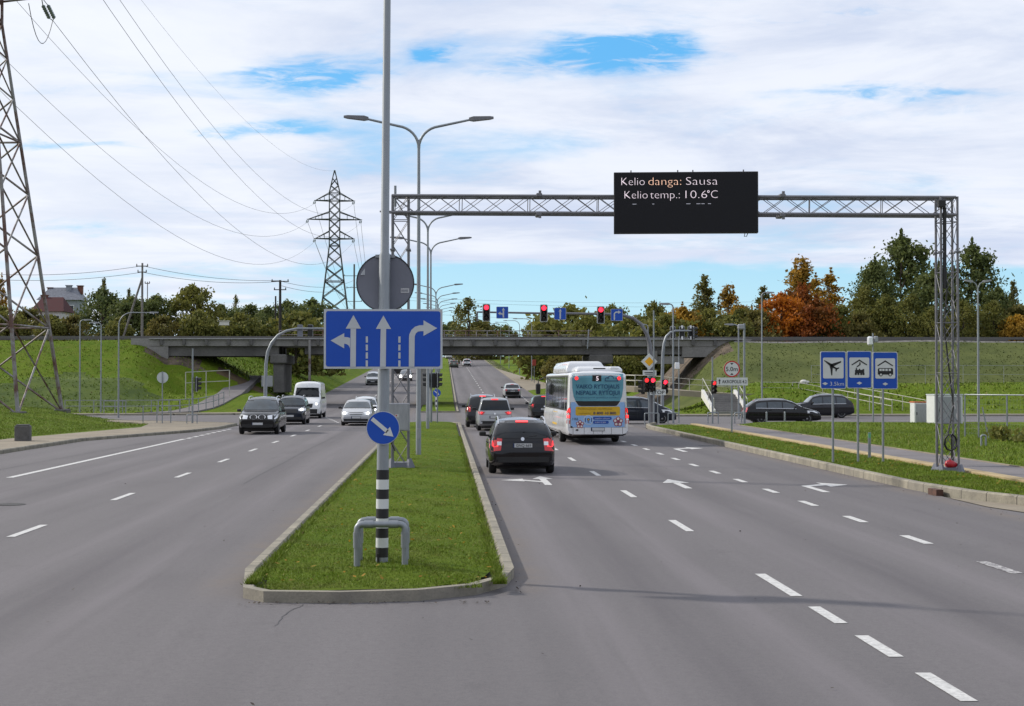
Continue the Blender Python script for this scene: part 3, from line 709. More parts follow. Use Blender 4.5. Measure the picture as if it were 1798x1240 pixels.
bushd = make_tree('', 'bush', 'leaf_green', 4.5, 6.5, .1, 4600, 50, 'dome', .34, name='bush', cat='bush')
treel = make_tree('', 'linden', 'leaf_green', 8, 7.2, .5, 5600, 62, 'round', .36)
treed = make_tree('', 'oak', 'leaf_dark', 8, 7.2, .5, 5600, 62, 'round', .36)
pop = make_tree('', 'poplar', 'leaf_birch_green', 14, 5.4, 1.5, 1900, 44, 'column', .42, top=3)
D_ = set()
def PT(tr, px, yt, Y, h0, lab, g, wide=1., **kw):
    f = id(tr) not in D_; D_.add(id(tr)); return place(tr, px, yt, Y, h0, lab, g, wide, first=f, **kw)
# right-hand row
PT(big, 1583, 418, 196, 14, 'tallest dark green tree with spiky top left of the right gantry tower', GR, 1.0)
PT(big, 1536, 462, 186, 14, 'dark green tree at the left edge of the tall dark clump', GR, .85)
PT(big, 1648, 470, 184, 14, 'dark green tree standing behind the right gantry tower', GR, 1.05)
PT(big, 1707, 432, 192, 14, 'tall dark tree with thin spire right of the gantry tower', GR, .85)
PT(big, 1752, 505, 183, 14, 'lower dark tree near the right edge behind the double lamp', GR, .9)
PT(big2, 1600, 520, 178, 12, 'mid green tree low in front of the tall dark clump', GR, 1.1)
PT(big2, 1690, 530, 177, 12, 'bushy green tree low in front, right of the gantry tower', GR, 1.1)
PT(birchg, 1778, 492, 186, 12, 'thin pale green birch at the far right edge', GR, .8)
PT(bush, 1790, 540, 180, 4.5, 'olive bush at the right edge above the railway', GR, .9)
PT(birch, 1405, 448, 190, 12, 'tallest golden birch above the orange maple', GR, 1.4)
PT(birchy, 1456, 482, 194, 12, 'golden yellow birch right of the tallest birch', GR, 1.45)
PT(birchg, 1237, 483, 188, 12, 'green conical birch behind the bridge end', GR, 1.25)
PT(birch, 1278, 497, 196, 12, 'yellow green birch right of the green conical birch', GR, 1.25)
PT(birchg, 1339, 502, 196, 12, 'pale green birch behind the tall single lamp', GR, 1.3)
PT(mapl, 1372, 516, 180, 8, 'bright orange maple behind the railway', GR, 1.0)
PT(birchy, 1430, 490, 200, 12, 'golden birch between the two tallest golden birches', GR, 1.3)
PT(mapr, 1432, 528, 178, 8, 'dark rust red maple right of the orange maple', GR, 1.0)
PT(mapr, 1405, 500, 186, 8, 'rust brown maple under the tallest golden birch', GR, .62)
PT(bushd, 1478, 540, 179, 4.5, 'green bush between the rust maple and the dark clump', GR, .8)
PT(bush, 1508, 552, 177, 4.5, 'olive bush at the foot of the dark clump', GR, .8)
PT(bush, 1325, 548, 178, 4.5, 'olive bush left of the orange maple', GR, .95)
PT(bushd, 1285, 556, 177, 4.5, 'low green bush behind the bridge abutment', GR, 1.)
PT(birchy, 1200, 538, 180, 12, 'low golden tree above the bridge deck', GR, 1.4)
PT(bushd, 1250, 545, 182, 4.5, 'dark green bush below the green conical birch', GR, .9)
PT(bushd, 1165, 556, 178, 4.5, 'dark bush behind the curved signal mast', GR, 1.)
PT(treel, 1148, 530, 196, 8, 'pale green tree behind the thin pole above the bridge', GR, .7)
PT(treel, 1075, 536, 215, 8, 'loose green tree behind the right turn sign', GR, .8)
PT(bushd, 1115, 560, 185, 4.5, 'dark green bush beneath the loose green tree', GR, 1.)
PT(bushd, 1005, 543, 230, 4.5, 'dark green bush beneath the straight ahead sign', GR, 1.1)
PT(treel, 1035, 552, 205, 8, 'small green tree between the two right signals', GR, .8)
PT(big2, 1555, 520, 181, 12, 'green tree between the dark clump and the service signs', GR, 1.05)
PT(big2, 1520, 505, 183, 12, 'leafy green tree at the left foot of the dark clump', GR, .9)
PT(big2, 1640, 540, 175, 12, 'low green tree directly behind the right gantry tower', GR, 1.2)
PT(big2, 1745, 530, 178, 12, 'green tree low between the double lamp and the right edge', GR, 1.1)
PT(bushd, 1455, 545, 182, 4.5, 'green bush at the foot of the golden yellow birch', GR, .9)
PT(bushd, 1225, 552, 184, 4.5, 'green bush left of the bridge end', GR, 1.)
PT(bushd, 1310, 545, 186, 4.5, 'dark bush behind the floodlight pole', GR, 1.)
bushy = make_tree('', 'bush', 'leaf_yellow', 4.5, 6.5, .1, 4200, 50, 'dome', .34, name='bush', cat='bush')
PT(bushy, 1196, 546, 181, 4.5, 'golden yellow bush above the bridge beside the green conical birch', GR, .8)
PT(bushy, 1303, 540, 190, 4.5, 'golden bush between the floodlight pole and the tall single lamp', GR, .7)
PT(bushy, 1786, 556, 176, 4.5, 'yellow bush low at the right edge above the railway', GR, .8)
# below the bridge, right of the road
PT(bush, 985, 628, 205, 4.5, 'olive bush under the bridge left of the bus roof', GR, 1.0)
PT(bush, 1012, 612, 182, 4.5, 'tall olive bush under the bridge behind the bus roof', GR, .7)
PT(bushd, 1085, 612, 176, 4.5, 'dark bush under the bridge behind the priority sign', GR, .9)
PT(bush, 1128, 618, 180, 4.5, 'brownish bush under the bridge end span', GR, .8)
# left-hand row
PT(treel, 338, 501, 190, 8, 'round green tree taller than the left bushes', GL, .95)
PT(treed, 180, 508, 196, 8, 'dark green tree right of the grey roofed house', GL, .9)
PT(birchg, 182, 488, 205, 12, 'thin sparse tree rising above the left bushes', GL, .5)
PT(birchg, 226, 506, 205, 12, 'thin sparse tree left of the braced utility pole', GL, .5)
PT(treed, 232, 522, 188, 8, 'dark tree left of the braced utility pole', GL, 1.)
PT(treed, 275, 520, 190, 8, 'dark tree right of the braced utility pole', GL, .95)
PT(bush, 287, 557, 178, 4.5, 'pale olive bush on the left embankment top', GL, .8)
PT(bush, 130, 556, 178, 4.5, 'olive bush below the red roof', GL, .75)
PT(bushd, 210, 560, 178, 4.5, 'green bush behind the left curved lamp', GL, .8)
PT(bushd, 352, 548, 180, 4.5, 'green bush below the round green tree', GL, .9)
PT(treed, 388, 536, 198, 8, 'dark tree right of the round green tree', GL, .9)
PT(pop, 414, 517, 230, 14, 'thin dark tree above the left tree line', GL, .5)
PT(treed, 440, 536, 205, 8, 'dark tree left of the double armed utility pole', GL, 1.)
PT(treed, 505, 530, 210, 8, 'dark tree right of the double armed utility pole', GL, 1.)
PT(treed, 470, 540, 190, 8, 'dark tree in front of the double armed utility pole', GL, .9)
PT(treed, 548, 528, 215, 8, 'dark tree at the foot of the far pylon', GL, 1.)
PT(bushd, 425, 552, 184, 4.5, 'dark green bush right of the white shed', GL, .9)
PT(bushd, 520, 552, 186, 4.5, 'dark green bush left of the blue lane sign', GL, 1.)
PT(bush, 50, 545, 186, 4.5, 'olive bush behind the near pylon legs', GL, .9)
PT(bushd, -8, 540, 182, 4.5, 'green bush at the left photo edge', GL, 1.0)
PT(birchy, 2, 490, 200, 12, 'autumn tree at the left photo edge', GL, .7)
PT(bushd, 90, 556, 176, 4.5, 'green bush left of the two short lamps', GL, .8)
# far along the road
PT(pop, 822, 522, 330, 14, 'tall loose poplar left of the first red signal', GF, 1.4)
PT(pop, 806, 534, 345, 14, 'smaller loose poplar beside the tall poplar', GF, 1.)
PT(treed, 793, 566, 430, 8, 'small dark tree at the road crest left of the poplar', GF, 1.2)
PT(treed, 852, 565, 420, 8, 'small dark tree under the first red signal', GF, 1.2)
PT(bush, 838, 568, 400, 4.5, 'brown green bush between the poplar and the first signal', GF, 1.1)
PT(treel, 888, 571, 470, 8, 'tiny green tree on the far crest between two signals', GF, 1.)
PT(treel, 932, 569, 470, 8, 'tiny green tree on the far crest left of the second signal', GF, .7)
PT(treel, 960, 560, 300, 8, 'low tree behind the second red signal', GF, 1.1)

# ------------------------------------------------------------------ houses and shed on the left hill
M('red_roof', (.060, .010, .013), .9, 0, .15, 4, .3, 30); M('slate_roof', (.13, .14, .17), .5, 0, .2, 3, .3, 25); M('plaster', (.62, .61, .58), .8, 0, .06); M('brick', (.17, .07, .05), .85, 0, .25, 8); M('grey_render', (.26, .28, .32), .8, 0, .1)
def house(px, ytop, Y, wx, wy, hr, hw, rm, wm, label, chim, rz=0., yoff=0):
    p = at(px, ytop, Y); h = thing('house', label, 'house', (p.x, Y, p.z-hr-hw), rz, 'houses on the left hill')
    mb = MB(); mb.box((0, 0, hw/2-2), (wx, wy, hw+4)); w0 = mb.build('wall', wm, h)
    mb = MB(); e = .4; X2, Y2 = wx/2+e, wy/2+e
    mb.add([(-X2, -Y2, hw), (X2, -Y2, hw), (X2, Y2, hw), (-X2, Y2, hw), (-X2*.62, 0, hw+hr), (X2*.62, 0, hw+hr)], [(0, 1, 5, 4), (2, 3, 4, 5), (1, 2, 5), (3, 0, 4), (3, 2, 1, 0)])
    r = mb.build('roof', rm, h)
    for cx, cy, ch, cm in chim: mb = MB(); mb.box((cx, cy, hw+hr*.5+ch/2), (.75, .75, ch)); mb.box((cx, cy, hw+hr*.5+ch+.06), (.95, .95, .12)); mb.build('chimney', cm, r)
    for q in (-wx*.3, 0, wx*.3):
        mb = MB(); mb.box((q, -wy/2-.02, hw*.55), (1.1, .1, 1.2)); f = mb.build('window', 'sign_white', h)
        mb = MB(); mb.box((q, -wy/2-.06, hw*.55), (.9, .08, 1.)); mb.build('pane', 'glass_dark', f)
    return h
house(93, 522, 212, 3.6, 6, 2.0, 2.4, 'red_roof', 'plaster', 'house with dark red roof and white wall behind the near pylon', [(-1.2, .5, 1.2, 'brick')])
house(112, 505, 240, 5.6, 6, 2.0, 3.0, 'slate_roof', 'grey_render', 'house with grey slate roof and tall chimneys beside the red roof', [(.9, -.5, 1.2, 'grey_render'), (2.4, .2, 1.2, 'brick'), (-2., .2, .9, 'brick')])
p = at(394, 567, 176); sh = thing('shed', 'small white shed among the bushes on the left hill', 'shed', (p.x, 176, p.z-.5))
mb = MB(); mb.box((0, 0, .45), (.95, .8, .45)); mb.build('wall', 'plaster', sh); mb = MB(); mb.box((0, 0, .70), (1.1, 1., .06)); mb.build('roof', 'plaster', sh)

# ------------------------------------------------------------------ pylons and wires
def pylon(name, label, base, s, yaw, steel, r):
    t_ = thing(name, label, 'pylon', base, yaw, 'lattice power pylons')
    a = lambda z: (4.2+(1.1-4.2)*min(1, z/25.4) if z < 36.6 else 1.1*(41.5-z)/4.9+.05)*s
    lv = [0, 5.6, 10.4, 14.4, 17.8, 20.6, 23.2, 25.4, 26.9, 29., 31., 33., 35., 36.6, 38.2, 39.8, 41.5]
    for sx_, sy_ in ((1, 1), (1, -1), (-1, -1), (-1, 1)):
        mb = MB()
        for z0, z1 in zip(lv[:-1], lv[1:]): mb.tube([(sx_*a(z0), sy_*a(z0), z0*s), (sx_*a(z1), sy_*a(z1), z1*s)], [r*(1.25-.5*z0/41), r*(1.25-.5*z1/41)], 5)
        mb.build('leg', steel, t_)
        mb = MB(); mb.box((sx_*a(0), sy_*a(0), -.15), (.9*s, .9*s, .7), bev=.06); mb.build('footing', 'dark_concrete', t_)
    mb = MB()
    for i, (z0, z1) in enumerate(zip(lv[:-1], lv[1:])):
        c0 = [(a(z0)*x, a(z0)*y, z0*s) for x, y in ((1, 1), (1, -1), (-1, -1), (-1, 1))]; c1 = [(a(z1)*x, a(z1)*y, z1*s) for x, y in ((1, 1), (1, -1), (-1, -1), (-1, 1))]
        for q in range(4):
            n_ = (q+1) % 4; rr = r*(.62 if z0 < 20 else .5)
            mb.bar(c0[q], c1[n_], rr); mb.bar(c0[n_], c1[q], rr)
            if i in (1, 4, 7, 8, 10, 12, 13): mb.bar(c0[q], c0[n_], rr)
    mb.build('bracing', steel, t_)
    tips = {}
    for z_, L, up in ((26.9, 4.1, 1.6), (31., 5.6, 1.6), (35., 4.1, 1.6)):
        for sg in (1, -1):
            mb = MB(); tip = Vector((sg*L*s, 0, z_*s)); q = a(z_)
            for sy_ in (1, -1):
                mb.bar((sg*q, sy_*q, z_*s), tip, r*.7); mb.bar((sg*a(z_+up), sy_*a(z_+up), (z_+up)*s), tip, r*.6)
                for f in (.35, .65):
                    b0 = Vector((sg*q, sy_*q, z_*s)).lerp(tip, f); b1 = Vector((sg*a(z_+up), sy_*a(z_+up), (z_+up)*s)).lerp(tip, f); mb.bar(b0, b1, r*.4)
            mb.box(tip, (.5*s, .35*s, .12))
            ar_ = mb.build('cross_arm', steel, t_); tips[(z_, sg)] = tip
    return t_, tips, s, yaw
NB = at(-41, 700, 98); NB.z = .62
M('insulator', (.20, .24, .24), .3, 0, .2)
near, ntips, ns, nyaw = pylon('power_pylon', 'rusty red and grey lattice pylon cut off by the left photo edge', NB, .94, R(-5), 'rusty_steel', .105)
FB = at(587, 600, 340); FB.z = 6.
M('far_steel', (.055, .065, .065), .6, .3, .15)
far, ftips, fs_, fyaw = pylon('power_pylon', 'distant dark lattice pylon with three pairs of arms above the bridge', FB, 1., R(4), 'far_steel', .15)
bpy.context.view_layer.update()
def wpt(o, v): return o.matrix_world @ v
def wire(a, b, sag, r, label, grp, mat='dark_pole', n=26):
    pts = [a.lerp(b, i/n)-Vector((0, 0, 4*sag*(i/n)*(1-i/n))) for i in range(n+1)]
    mb = MB(); mb.tube(pts, r, 4, False); return tag(mb.build('overhead_wire', mat), label, 'wire', grp)
GW = 'high voltage wires between the two pylons'
names = {26.9: 'lowest', 31.: 'middle', 35.: 'top'}
for (z_, sg), tp in ntips.items():
    side = 'right' if sg > 0 else 'left'
    a = wpt(near, tp); b = wpt(far, ftips[(z_, sg)])
    d = (b-a).normalized(); a2 = a+d*2.6-Vector((0, 0, .9)); b2 = b-d*2.4-Vector((0, 0, .9))
    for o_, e0, e1 in ((near, a, a2), (far, b, b2)):
        iv = o_.matrix_world.inverted(); l0, l1 = iv @ e0, iv @ e1; s_ = Vector((.16, 0, 0))
        mb = MB()
        for k_ in (-1, 1):
            mb.tube([l0, l0.lerp(l1, .35)+s_*k_], .03, 4); P_ = [l0.lerp(l1, .35+.55*i/12)+s_*k_ for i in range(13)]
            mb.tube(P_, [.13 if i % 2 else .06 for i in range(13)], 8); mb.tube([P_[-1], l1], .03, 4)
        mb.build('insulator', 'insulator', o_)
    lp = [a2+Vector((0, 0, 0))]; c = a+Vector((-.2, -2.2, -.9))
    if o_: 
        iv = near.matrix_world.inverted(); J = [iv @ (a2.lerp(c, i/10)-Vector((0, 0, 4*1.9*(i/10)*(1-i/10)))) for i in range(11)]
        mb = MB(); mb.tube(J, .025, 4, False); mb.build('jumper_loop', 'dark_pole', near)
    wire(a2, b2, 9.2 if z_ < 30 else 8.6, .021, 'power line from the %s %s arm of the near pylon to the far pylon' % (names[z_], side), GW)
wire(wpt(near, Vector((0, 0, 41.4*ns))), wpt(far, Vector((0, 0, 41.4))), 6.5, .014, 'thin earth wire running to the peak of the far pylon', GW)
GW2 = 'wires running down behind the far pylon'
for z_, sg in ftips:
    a = wpt(far, ftips[(z_, sg)])-Vector((0, 0, .8)); b = at(640+14*sg+(35-z_)*1.4, 560, 620); b.z += (z_-27)*.5
    wire(a, b, 5., .035, 'faint wire falling behind the far pylon from its %s %s arm' % (names[z_], 'right' if sg > 0 else 'left'), GW2)

# wooden and steel utility poles on the left
M('wood_pole', (.20, .19, .175), .85, 0, .2, 3); M('dark_wood', (.035, .03, .028), .85, 0, .2, 3)
def utility(px, yt, yb, Y, r, mat, arms, label, brace=None, nm='utility_pole'):
    a = at(px, yt, Y); zb = hz(a.x, Y)-.2; t_ = thing(nm, label, 'pole', (a.x, Y, zb), 0, 'utility poles on the left'); h = a.z-zb
    mb = MB(); mb.tube([(0, 0, 0), (0, 0, h)], [r, r*.7], 8); mb.build('post', mat, t_)
    for dz, L in arms:
        mb = MB(); mb.box((0, -.12, h-dz), (L, .12, .1))
        for q in (-1, 1): mb.lathe([(.05, 0), (.07, .08), (.04, .16), (.06, .2)], (q*L*.45, -.12, h-dz+.05), n=8)
        mb.build('cross_bar', mat, t_)
    if brace: mb = MB(); mb.tube([(0, 0, h-1.6), (brace, .2, 0)], r*.75, 8); mb.build('brace', mat, t_)
    return a
ua = utility(250, 462, 590, 176, .15, 'wood_pole', [(.35, 1.3), (1.0, 1.0)], 'pale wooden utility pole with slanted brace on the left hill', -2.6)
ub = utility(492, 492, 590, 182, .19, 'dark_wood', [(.15, 2.0), (1.1, 1.4)], 'dark utility pole with two short crossbars')
utility(484, 520, 590, 186, .13, 'dark_wood', [], 'short dark post beside the double armed utility pole')
uc = utility(622, 464, 590, 300, .22, 'dark_pole', [(2.2, 4.0), (4.4, 3.0), (7., 3.)], 'thin dark pole with side arms between the far pylon and the lane sign', None)
utility(259, 495, 560, 200, .08, 'rusty_steel', [(.2, .6)], 'small red topped mast right of the braced utility pole')
GW3 = 'low voltage wires over the left hill'
wire(Vector((ua.x, 176, ua.z-.3)), Vector((ub.x, 182, ub.z-.05)), .5, .022, 'low wire between the braced pole and the double armed pole', GW3)
wire(Vector((ua.x, 176, ua.z-1.)), Vector((ub.x+.5, 182, ub.z-.1)), .6, .022, 'lower of two low wires between the left utility poles', GW3)
for k_, dz in ((0, -.3), (1, -1.0)):
    wire(Vector((ua.x, 176, ua.z+dz)), at(-60, 478+9*k_, 170), .6, .022, ('upper' if k_ == 0 else 'lower')+' wire leaving the braced pole towards the left edge', GW3)
    wire(Vector((ub.x, 182, ub.z-.1-.5*k_)), Vector((uc.x, 300, uc.z-3-k_)), 1., .024, ('upper' if k_ == 0 else 'lower')+' wire leaving the double armed pole towards the far pylon', GW3)
for k_, (y0, y1) in enumerate(((519, 530), (524, 538), (545, 566))):
    wire(at(640, y0, 260), at(1330, y1, 280), .6, .016, ('highest', 'middle', 'lowest')[k_]+' faint wire crossing the sky above the bridge', 'faint wires above the bridge')

# ------------------------------------------------------------------ street lamps
def lamp_head(mb, p, d, L=.75, w_=.26):
    d = Vector(d).normalized(); q = d.cross(Vector((0, 0, 1))).normalized(); u = q.cross(d)
    A = []
    for s_, ww, hh in ((0, .35, .05), (.18, 1, .07), (.85, .9, .045), (1, .45, .03)):
        for a, b in ((-1, -1), (1, -1), (1, 1), (-1, 1)): A.append(Vector(p)+d*(L*s_)+q*(a*ww*w_/2)+u*(b*hh))
    mb.add(A, [(0, 1, 2, 3), (15, 14, 13, 12)]+[(i*4+k, i*4+(k+1) % 4, i*4+4+(k+1) % 4, i*4+4+k) for i in range(3) for k in range(4)])
def twin_lamp(label, r=.085, hf=10.1, ht=11.05, L=2.38):
    t_ = thing('street_lamp', label, 'street lamp', (0, 0, 0), 0, 'twin armed street lamps on the median')
    mb = MB(); mb.tube([(0, 0, -.1), (0, 0, 1.2), (0, 0, 1.25), (0, 0, hf)], [r, r, r*.9, r*.55], 12); mb.build('pole', 'galvanised', t_, smooth=40)
    mb = MB(); mb.box((0, -r-.003, .75), (.1, .02, .34), bev=.006); mb.build('service_hatch', 'aluminium', t_)
    for s_ in (-1, 1):
        mb = MB(); P = [(0, 0, hf-.15)]
        for q in range(1, 9): a = q/8*math.pi/2*.92; P.append((s_*(.75*(1-math.cos(a))), 0, hf-.1+.72*math.sin(a)))
        P.append((s_*(L-.65), 0, ht-.10)); mb.tube(P, [r*.55]*3+[r*.5]*6+[r*.42], 8); mb.build('arm', 'galvanised', t_, smooth=50)
        mb = MB(); lamp_head(mb, (s_*(L-.75), 0, ht-.1), (s_, 0, .07), .8); mb.build('lamp_head', 'truss_grey', t_)
    return t_
l0 = twin_lamp('nearest full twin armed street lamp, beside the gantry tower')
LB = [(51.7, 'nearest twin armed street lamp whose whole height shows, just right of the gantry tower'), (80.5, 'second twin armed street lamp on the near median'), (106, 'twin armed street lamp whose arms sit third below the nearest ones'), (143, 'twin armed street lamp standing at the bridge'),
      (172, 'first twin armed lamp beyond the bridge'), (203, 'second twin armed lamp beyond the bridge'), (236, 'third twin armed lamp beyond the bridge'), (272, 'fourth twin armed lamp beyond the bridge'), (312, 'farthest twin armed lamp near the road crest')]
for i, (Y, lab) in enumerate(LB):
    if i == 2: Y = 96 + 0*Y
    loc = (-.83 if i < 2 else -.75, Y, zr(Y)+.12)
    if i == 2: loc = (-.80, 94.9, .12)
    if i == 0: l0.location = loc; l0['label'] = lab
    else: dup(l0, loc, 0, lab)
def arm_lamp(label, base, h, L, rz, r=.07, curve=.8, group=None, rise=.0):
    t_ = thing('street_lamp', label, 'street lamp', base, rz, group)
    mb = MB(); P = [(0, 0, -.2), (0, 0, h-curve)]
    for q in range(1, 7): a = q/6*math.pi/2; P.append((curve*(1-math.cos(a)), 0, h-curve+curve*math.sin(a)))
    P.append((max(curve+.05, L-.5), 0, h+rise)); mb.tube(P, [r, r*.62]+[r*.55]*6+[r*.45], 8); mb.build('pole', 'galvanised', t_, smooth=50)
    mb = MB(); lamp_head(mb, (max(curve, L-.55), 0, h+rise), (1, 0, .03), .6, .24); mb.build('lamp_head', 'aluminium', t_)
    return t_
def gbase(px, Y): p = at(px, 700, Y); return Vector((p.x, Y, hz(p.x, Y)))
def lampat(px, ytop, Y, L, side, label, group, curve=.5, z=None, **kw):
    b = gbase(px, Y); 
    if z is not None: b.z = z
    return arm_lamp(label, b, at(px, ytop, Y).z-b.z, L, 0 if side > 0 else math.pi, group=group, curve=curve, **kw)
GLP = 'single armed lamps on the left'
lampat(140, 562, 128, .85, 1, 'short lamp left of a pair, its head bent to the right', GLP, .25)
lampat(177, 567, 128, .8, -1, 'short lamp right of a pair, its head bent to the left', GLP, .25)
lampat(208, 549, 113, 2.7, 1, 'taller curved lamp with long arm pointing to the bridge', GLP, .9, z=.1)
GRP = 'lamps around the right crossing'
lampat(1182, 534, 92.6, .5, -1, 'tall slim lamp with a small head right of the STOP plate', GRP, .2, z=.1)
lampat(1297, 570, 108, .9, -1, 'lamp with head bent left behind the height limit sign', GRP, .3, z=.1)
lampat(1338, 514, 119, .9, 1, 'tall single lamp behind the dark wagon', GRP, .25, z=.1)
for Y, lab in ((222, 'nearest'), (258, 'second'), (300, 'third'), (345, 'farthest')):
    b = Vector((12.2, Y, zr(Y)+.05)); arm_lamp(lab+' lamp along the right side of the far road', b, 8.7, 2.6, math.pi, .08, .9, 'lamps on the right of the far road')
lampat(1138, 570, 126, .7, -1, 'thin lamp rising behind the priority road sign', GRP, .25)
b = gbase(1718, 93); t_ = thing('street_lamp', 'lamp with two short raised arms near the right edge', 'street lamp', (b.x, 93, .1))
h_ = at(1718, 494, 93).z-.1
mb = MB(); mb.tube([(0, 0, -.2), (0, 0, h_-.4)], [.085, .05], 8); mb.build('pole', 'galvanised', t_)
for s_ in (-1, 1):
    mb = MB(); mb.tube([(0, 0, h_-.45), (s_*.12, 0, h_-.15), (s_*.35, 0, h_)], .035, 6); mb.build('arm', 'galvanised', t_)
    mb = MB(); lamp_head(mb, (s_*.3, 0, h_-.02), (s_, 0, .15), .5, .22); mb.build('lamp_head', 'aluminium', t_)
def plain_pole(px, yt, Y, label, r=.05, dev=None, z=.1):
    b = gbase(px, Y); b.z = z; t_ = thing('steel_pole', label, 'pole', b); h = at(px, yt, Y).z-z
    mb = MB(); mb.tube([(0, 0, -.2), (0, 0, h)], [r, r*.8], 8); mb.build('post', 'galvanised', t_)
    if dev == 'box': mb = MB(); mb.box((-.15, -.1, h*dev_z), (.34, .3, .5), bev=.04); mb.build('device', 'lamp_white', t_)
    if dev == 'cam':
        mb = MB(); mb.box((-.18, -.05, h-.45), (.26, .35, .5), bev=.06); mb.build('camera_housing', 'lamp_white', t_)
        mb = MB(); mb.box((.16, -.05, h-.36), (.2, .3, .36), bev=.04); mb.build('lamp_box', 'aluminium', t_)
    if dev == 'flood':
        mb = MB(); mb.box((-.2, -.05, h-.2), (.36, .25, .3), bev=.05); mb.box((-.1, 0, h-.1), (.2, .06, .06)); mb.build('floodlight', 'aluminium', t_)
    return t_
dev_z = .62
plain_pole(1192, 591, 120, 'thin pole with a white box behind the tall slim lamp', .05, 'box')
plain_pole(1533, 585, 90.5, 'thin pole with a white camera housing behind the service signs', .05, 'cam')
plain_pole(1307, 568, 92., 'straight pole with a floodlight on its top beside the height limit sign', .075, 'flood')
plain_pole(1148, 545, 92., 'tall thin pole between the priority sign and the STOP plate', .05)

# ------------------------------------------------------------------ foreground mast with its signs
MY = 21.0
def mx(px, py, Y=MY): return at(px, py, Y)
b = mx(670.5, 992); mast = thing('lamp_mast', 'tall galvanised mast with black and white striped foot in the near grass median', 'mast', (b.x, MY, .15))
mast.rotation_euler = (0, R(.45), 0)
mb = MB(); mb.tube([(0, 0, -.2), (0, 0, 4.05), (0, 0, 4.1), (0, 0, 10.2)], [.081, .073, .056, .040], 16); mb.build('pole', 'galvanised', mast, smooth=40)
mb = MB(); z0 = .12; hgt = .127
for q in range(9):
    mb.mi = q % 2; mb.lathe([(.0825, .10+q*.127), (.0822, .10+(q+1)*.127)], (0, 0, 0), n=20)
mb.build('striped_band', ['sign_black', 'sign_white'], mast, smooth=40)
mb = MB(); mb.box((-.045, -.07, .08), (.03, .03, .14)); mb.build('ground_strap', 'sign_black', mast)
for s_ in (-1, 1):
    mb = MB(); P = [(0, 0, 10.1)]+[(s_*.75*(1-math.cos(q/8*1.45)), 0, 10.15+.72*math.sin(q/8*1.45)) for q in range(1, 9)]+[(s_*1.7, 0, 11.0)]; mb.tube(P, .034, 8); mb.build('arm', 'galvanised', mast, smooth=50)
    mb = MB(); lamp_head(mb, (s_*1.63, 0, 11.), (s_, 0, .07), .8); mb.build('lamp_head', 'truss_grey', mast)
def hoop(x0, x1, Y, zb, zt, r, label, group, mat='galvanised', name='guard_hoop'):
    mb = MB(); c = min(.065, (x1-x0)/3, (zt-zb)/2); P = [(x0, Y, zb)]
    P += [(x0+c*(1-math.cos(a)), Y, zt-c+c*math.sin(a)) for a in (0, .4, .8, 1.2, 1.571)]+[(x1-c*(1-math.cos(a)), Y, zt-c+c*math.sin(a)) for a in (1.571, 1.2, .8, .4, 0)]+[(x1, Y, zb)]
    mb.tube(P, r, 10)
    if r > .04:
        for x in (x0, x1): mb.lathe([(r*1.18, zt-.30), (r*1.18, zt-.10)], (x, Y, 0), n=12)
        mb.lathe([(r*1.18, 0), (r*1.18, .12)], (x0+.09, Y, zt), axis='x', n=12); mb.lathe([(r*1.18, 0), (r*1.18, .12)], (x1-.21, Y, zt), axis='x', n=12)
    return tag(mb.build(name, mat, None, smooth=40), label, 'guard rail', group)
GH = 'pipe hoops around the near mast'
a = mx(627, 921, 20.7); c = mx(711, 921, 20.7); hoop(a.x, c.x, 20.7, .0, a.z, .043, 'front steel pipe hoop before the striped mast foot', GH)
hoop(a.x, c.x, 21.3, .0, a.z, .043, 'rear steel pipe hoop behind the striped mast foot', GH)
def arrow_head(cx, cy, w_, h, ang):
    ca, sa = math.cos(ang), math.sin(ang); return [(cx+x*ca-y*sa, cy+x*sa+y*ca) for x, y in ((-w_/2, 0), (w_/2, 0), (0, h))]
def arc_strip(cx, cy, r0, r1, a0, a1, n=10):
    P = [(cx+r1*math.cos(a0+(a1-a0)*q/n), cy+r1*math.sin(a0+(a1-a0)*q/n)) for q in range(n+1)]
    return P+[(cx+r0*math.cos(a1+(a0-a1)*q/n), cy+r0*math.sin(a1+(a0-a1)*q/n)) for q in range(n+1)]
# lane sign: drawn in units of its 1798-px crop, 1 unit = 1 m
SY = MY-.12; p0 = mx(568.5, 647.5, SY); p1 = mx(777, 543, SY); W_, H_ = p1.x-p0.x, p1.z-p0.z
o = Vector(((p0.x+p1.x)/2, SY, (p0.z+p1.z)/2)); ls = thing('lane_sign', 'wide blue lane sign with three white arrows on the near mast', 'road sign', o)
fr = (Vector((0, 0, 0)), Vector((1, 0, 0)), Vector((0, 0, 1)))
mb = MB(); mb.poly(rect(-W_/2, -H_/2, W_/2, H_/2), fr, 0, .03); mb.build('panel', 'sign_edge', ls)
mb = MB(); mb.poly(rrect(W_-.055, H_-.055, .03), fr, .003, 0); mb.build('sign_face', 'sign_blue', ls)
ku = W_/1635.; U = lambda x, y: ((x-882)*ku, (503-y)*ku)
mb = MB()
def up(pts, off=.007): mb.poly([U(*p) for p in pts], fr, off)
up([(428, 890), (505, 890), (508, 360), (432, 360)]); up([(365, 362), (575, 362), (472, 175)])
up([(426, 492), (395, 482), (345, 478), (345, 570), (375, 575), (400, 590), (415, 610), (425, 640)], .0065); up([(345, 425), (345, 635), (158, 527)])
up([(838, 890), (918, 890), (922, 366), (846, 366)]); up([(780, 366), (990, 366), (884, 180)])
up([(1235, 890), (1312, 890), (1316, 470), (1330, 430), (1360, 403), (1395, 396), (1437, 396), (1437, 314), (1385, 314), (1320, 335), (1270, 380), (1242, 440), (1237, 480)]); up([(1437, 246), (1437, 462), (1625, 355)])
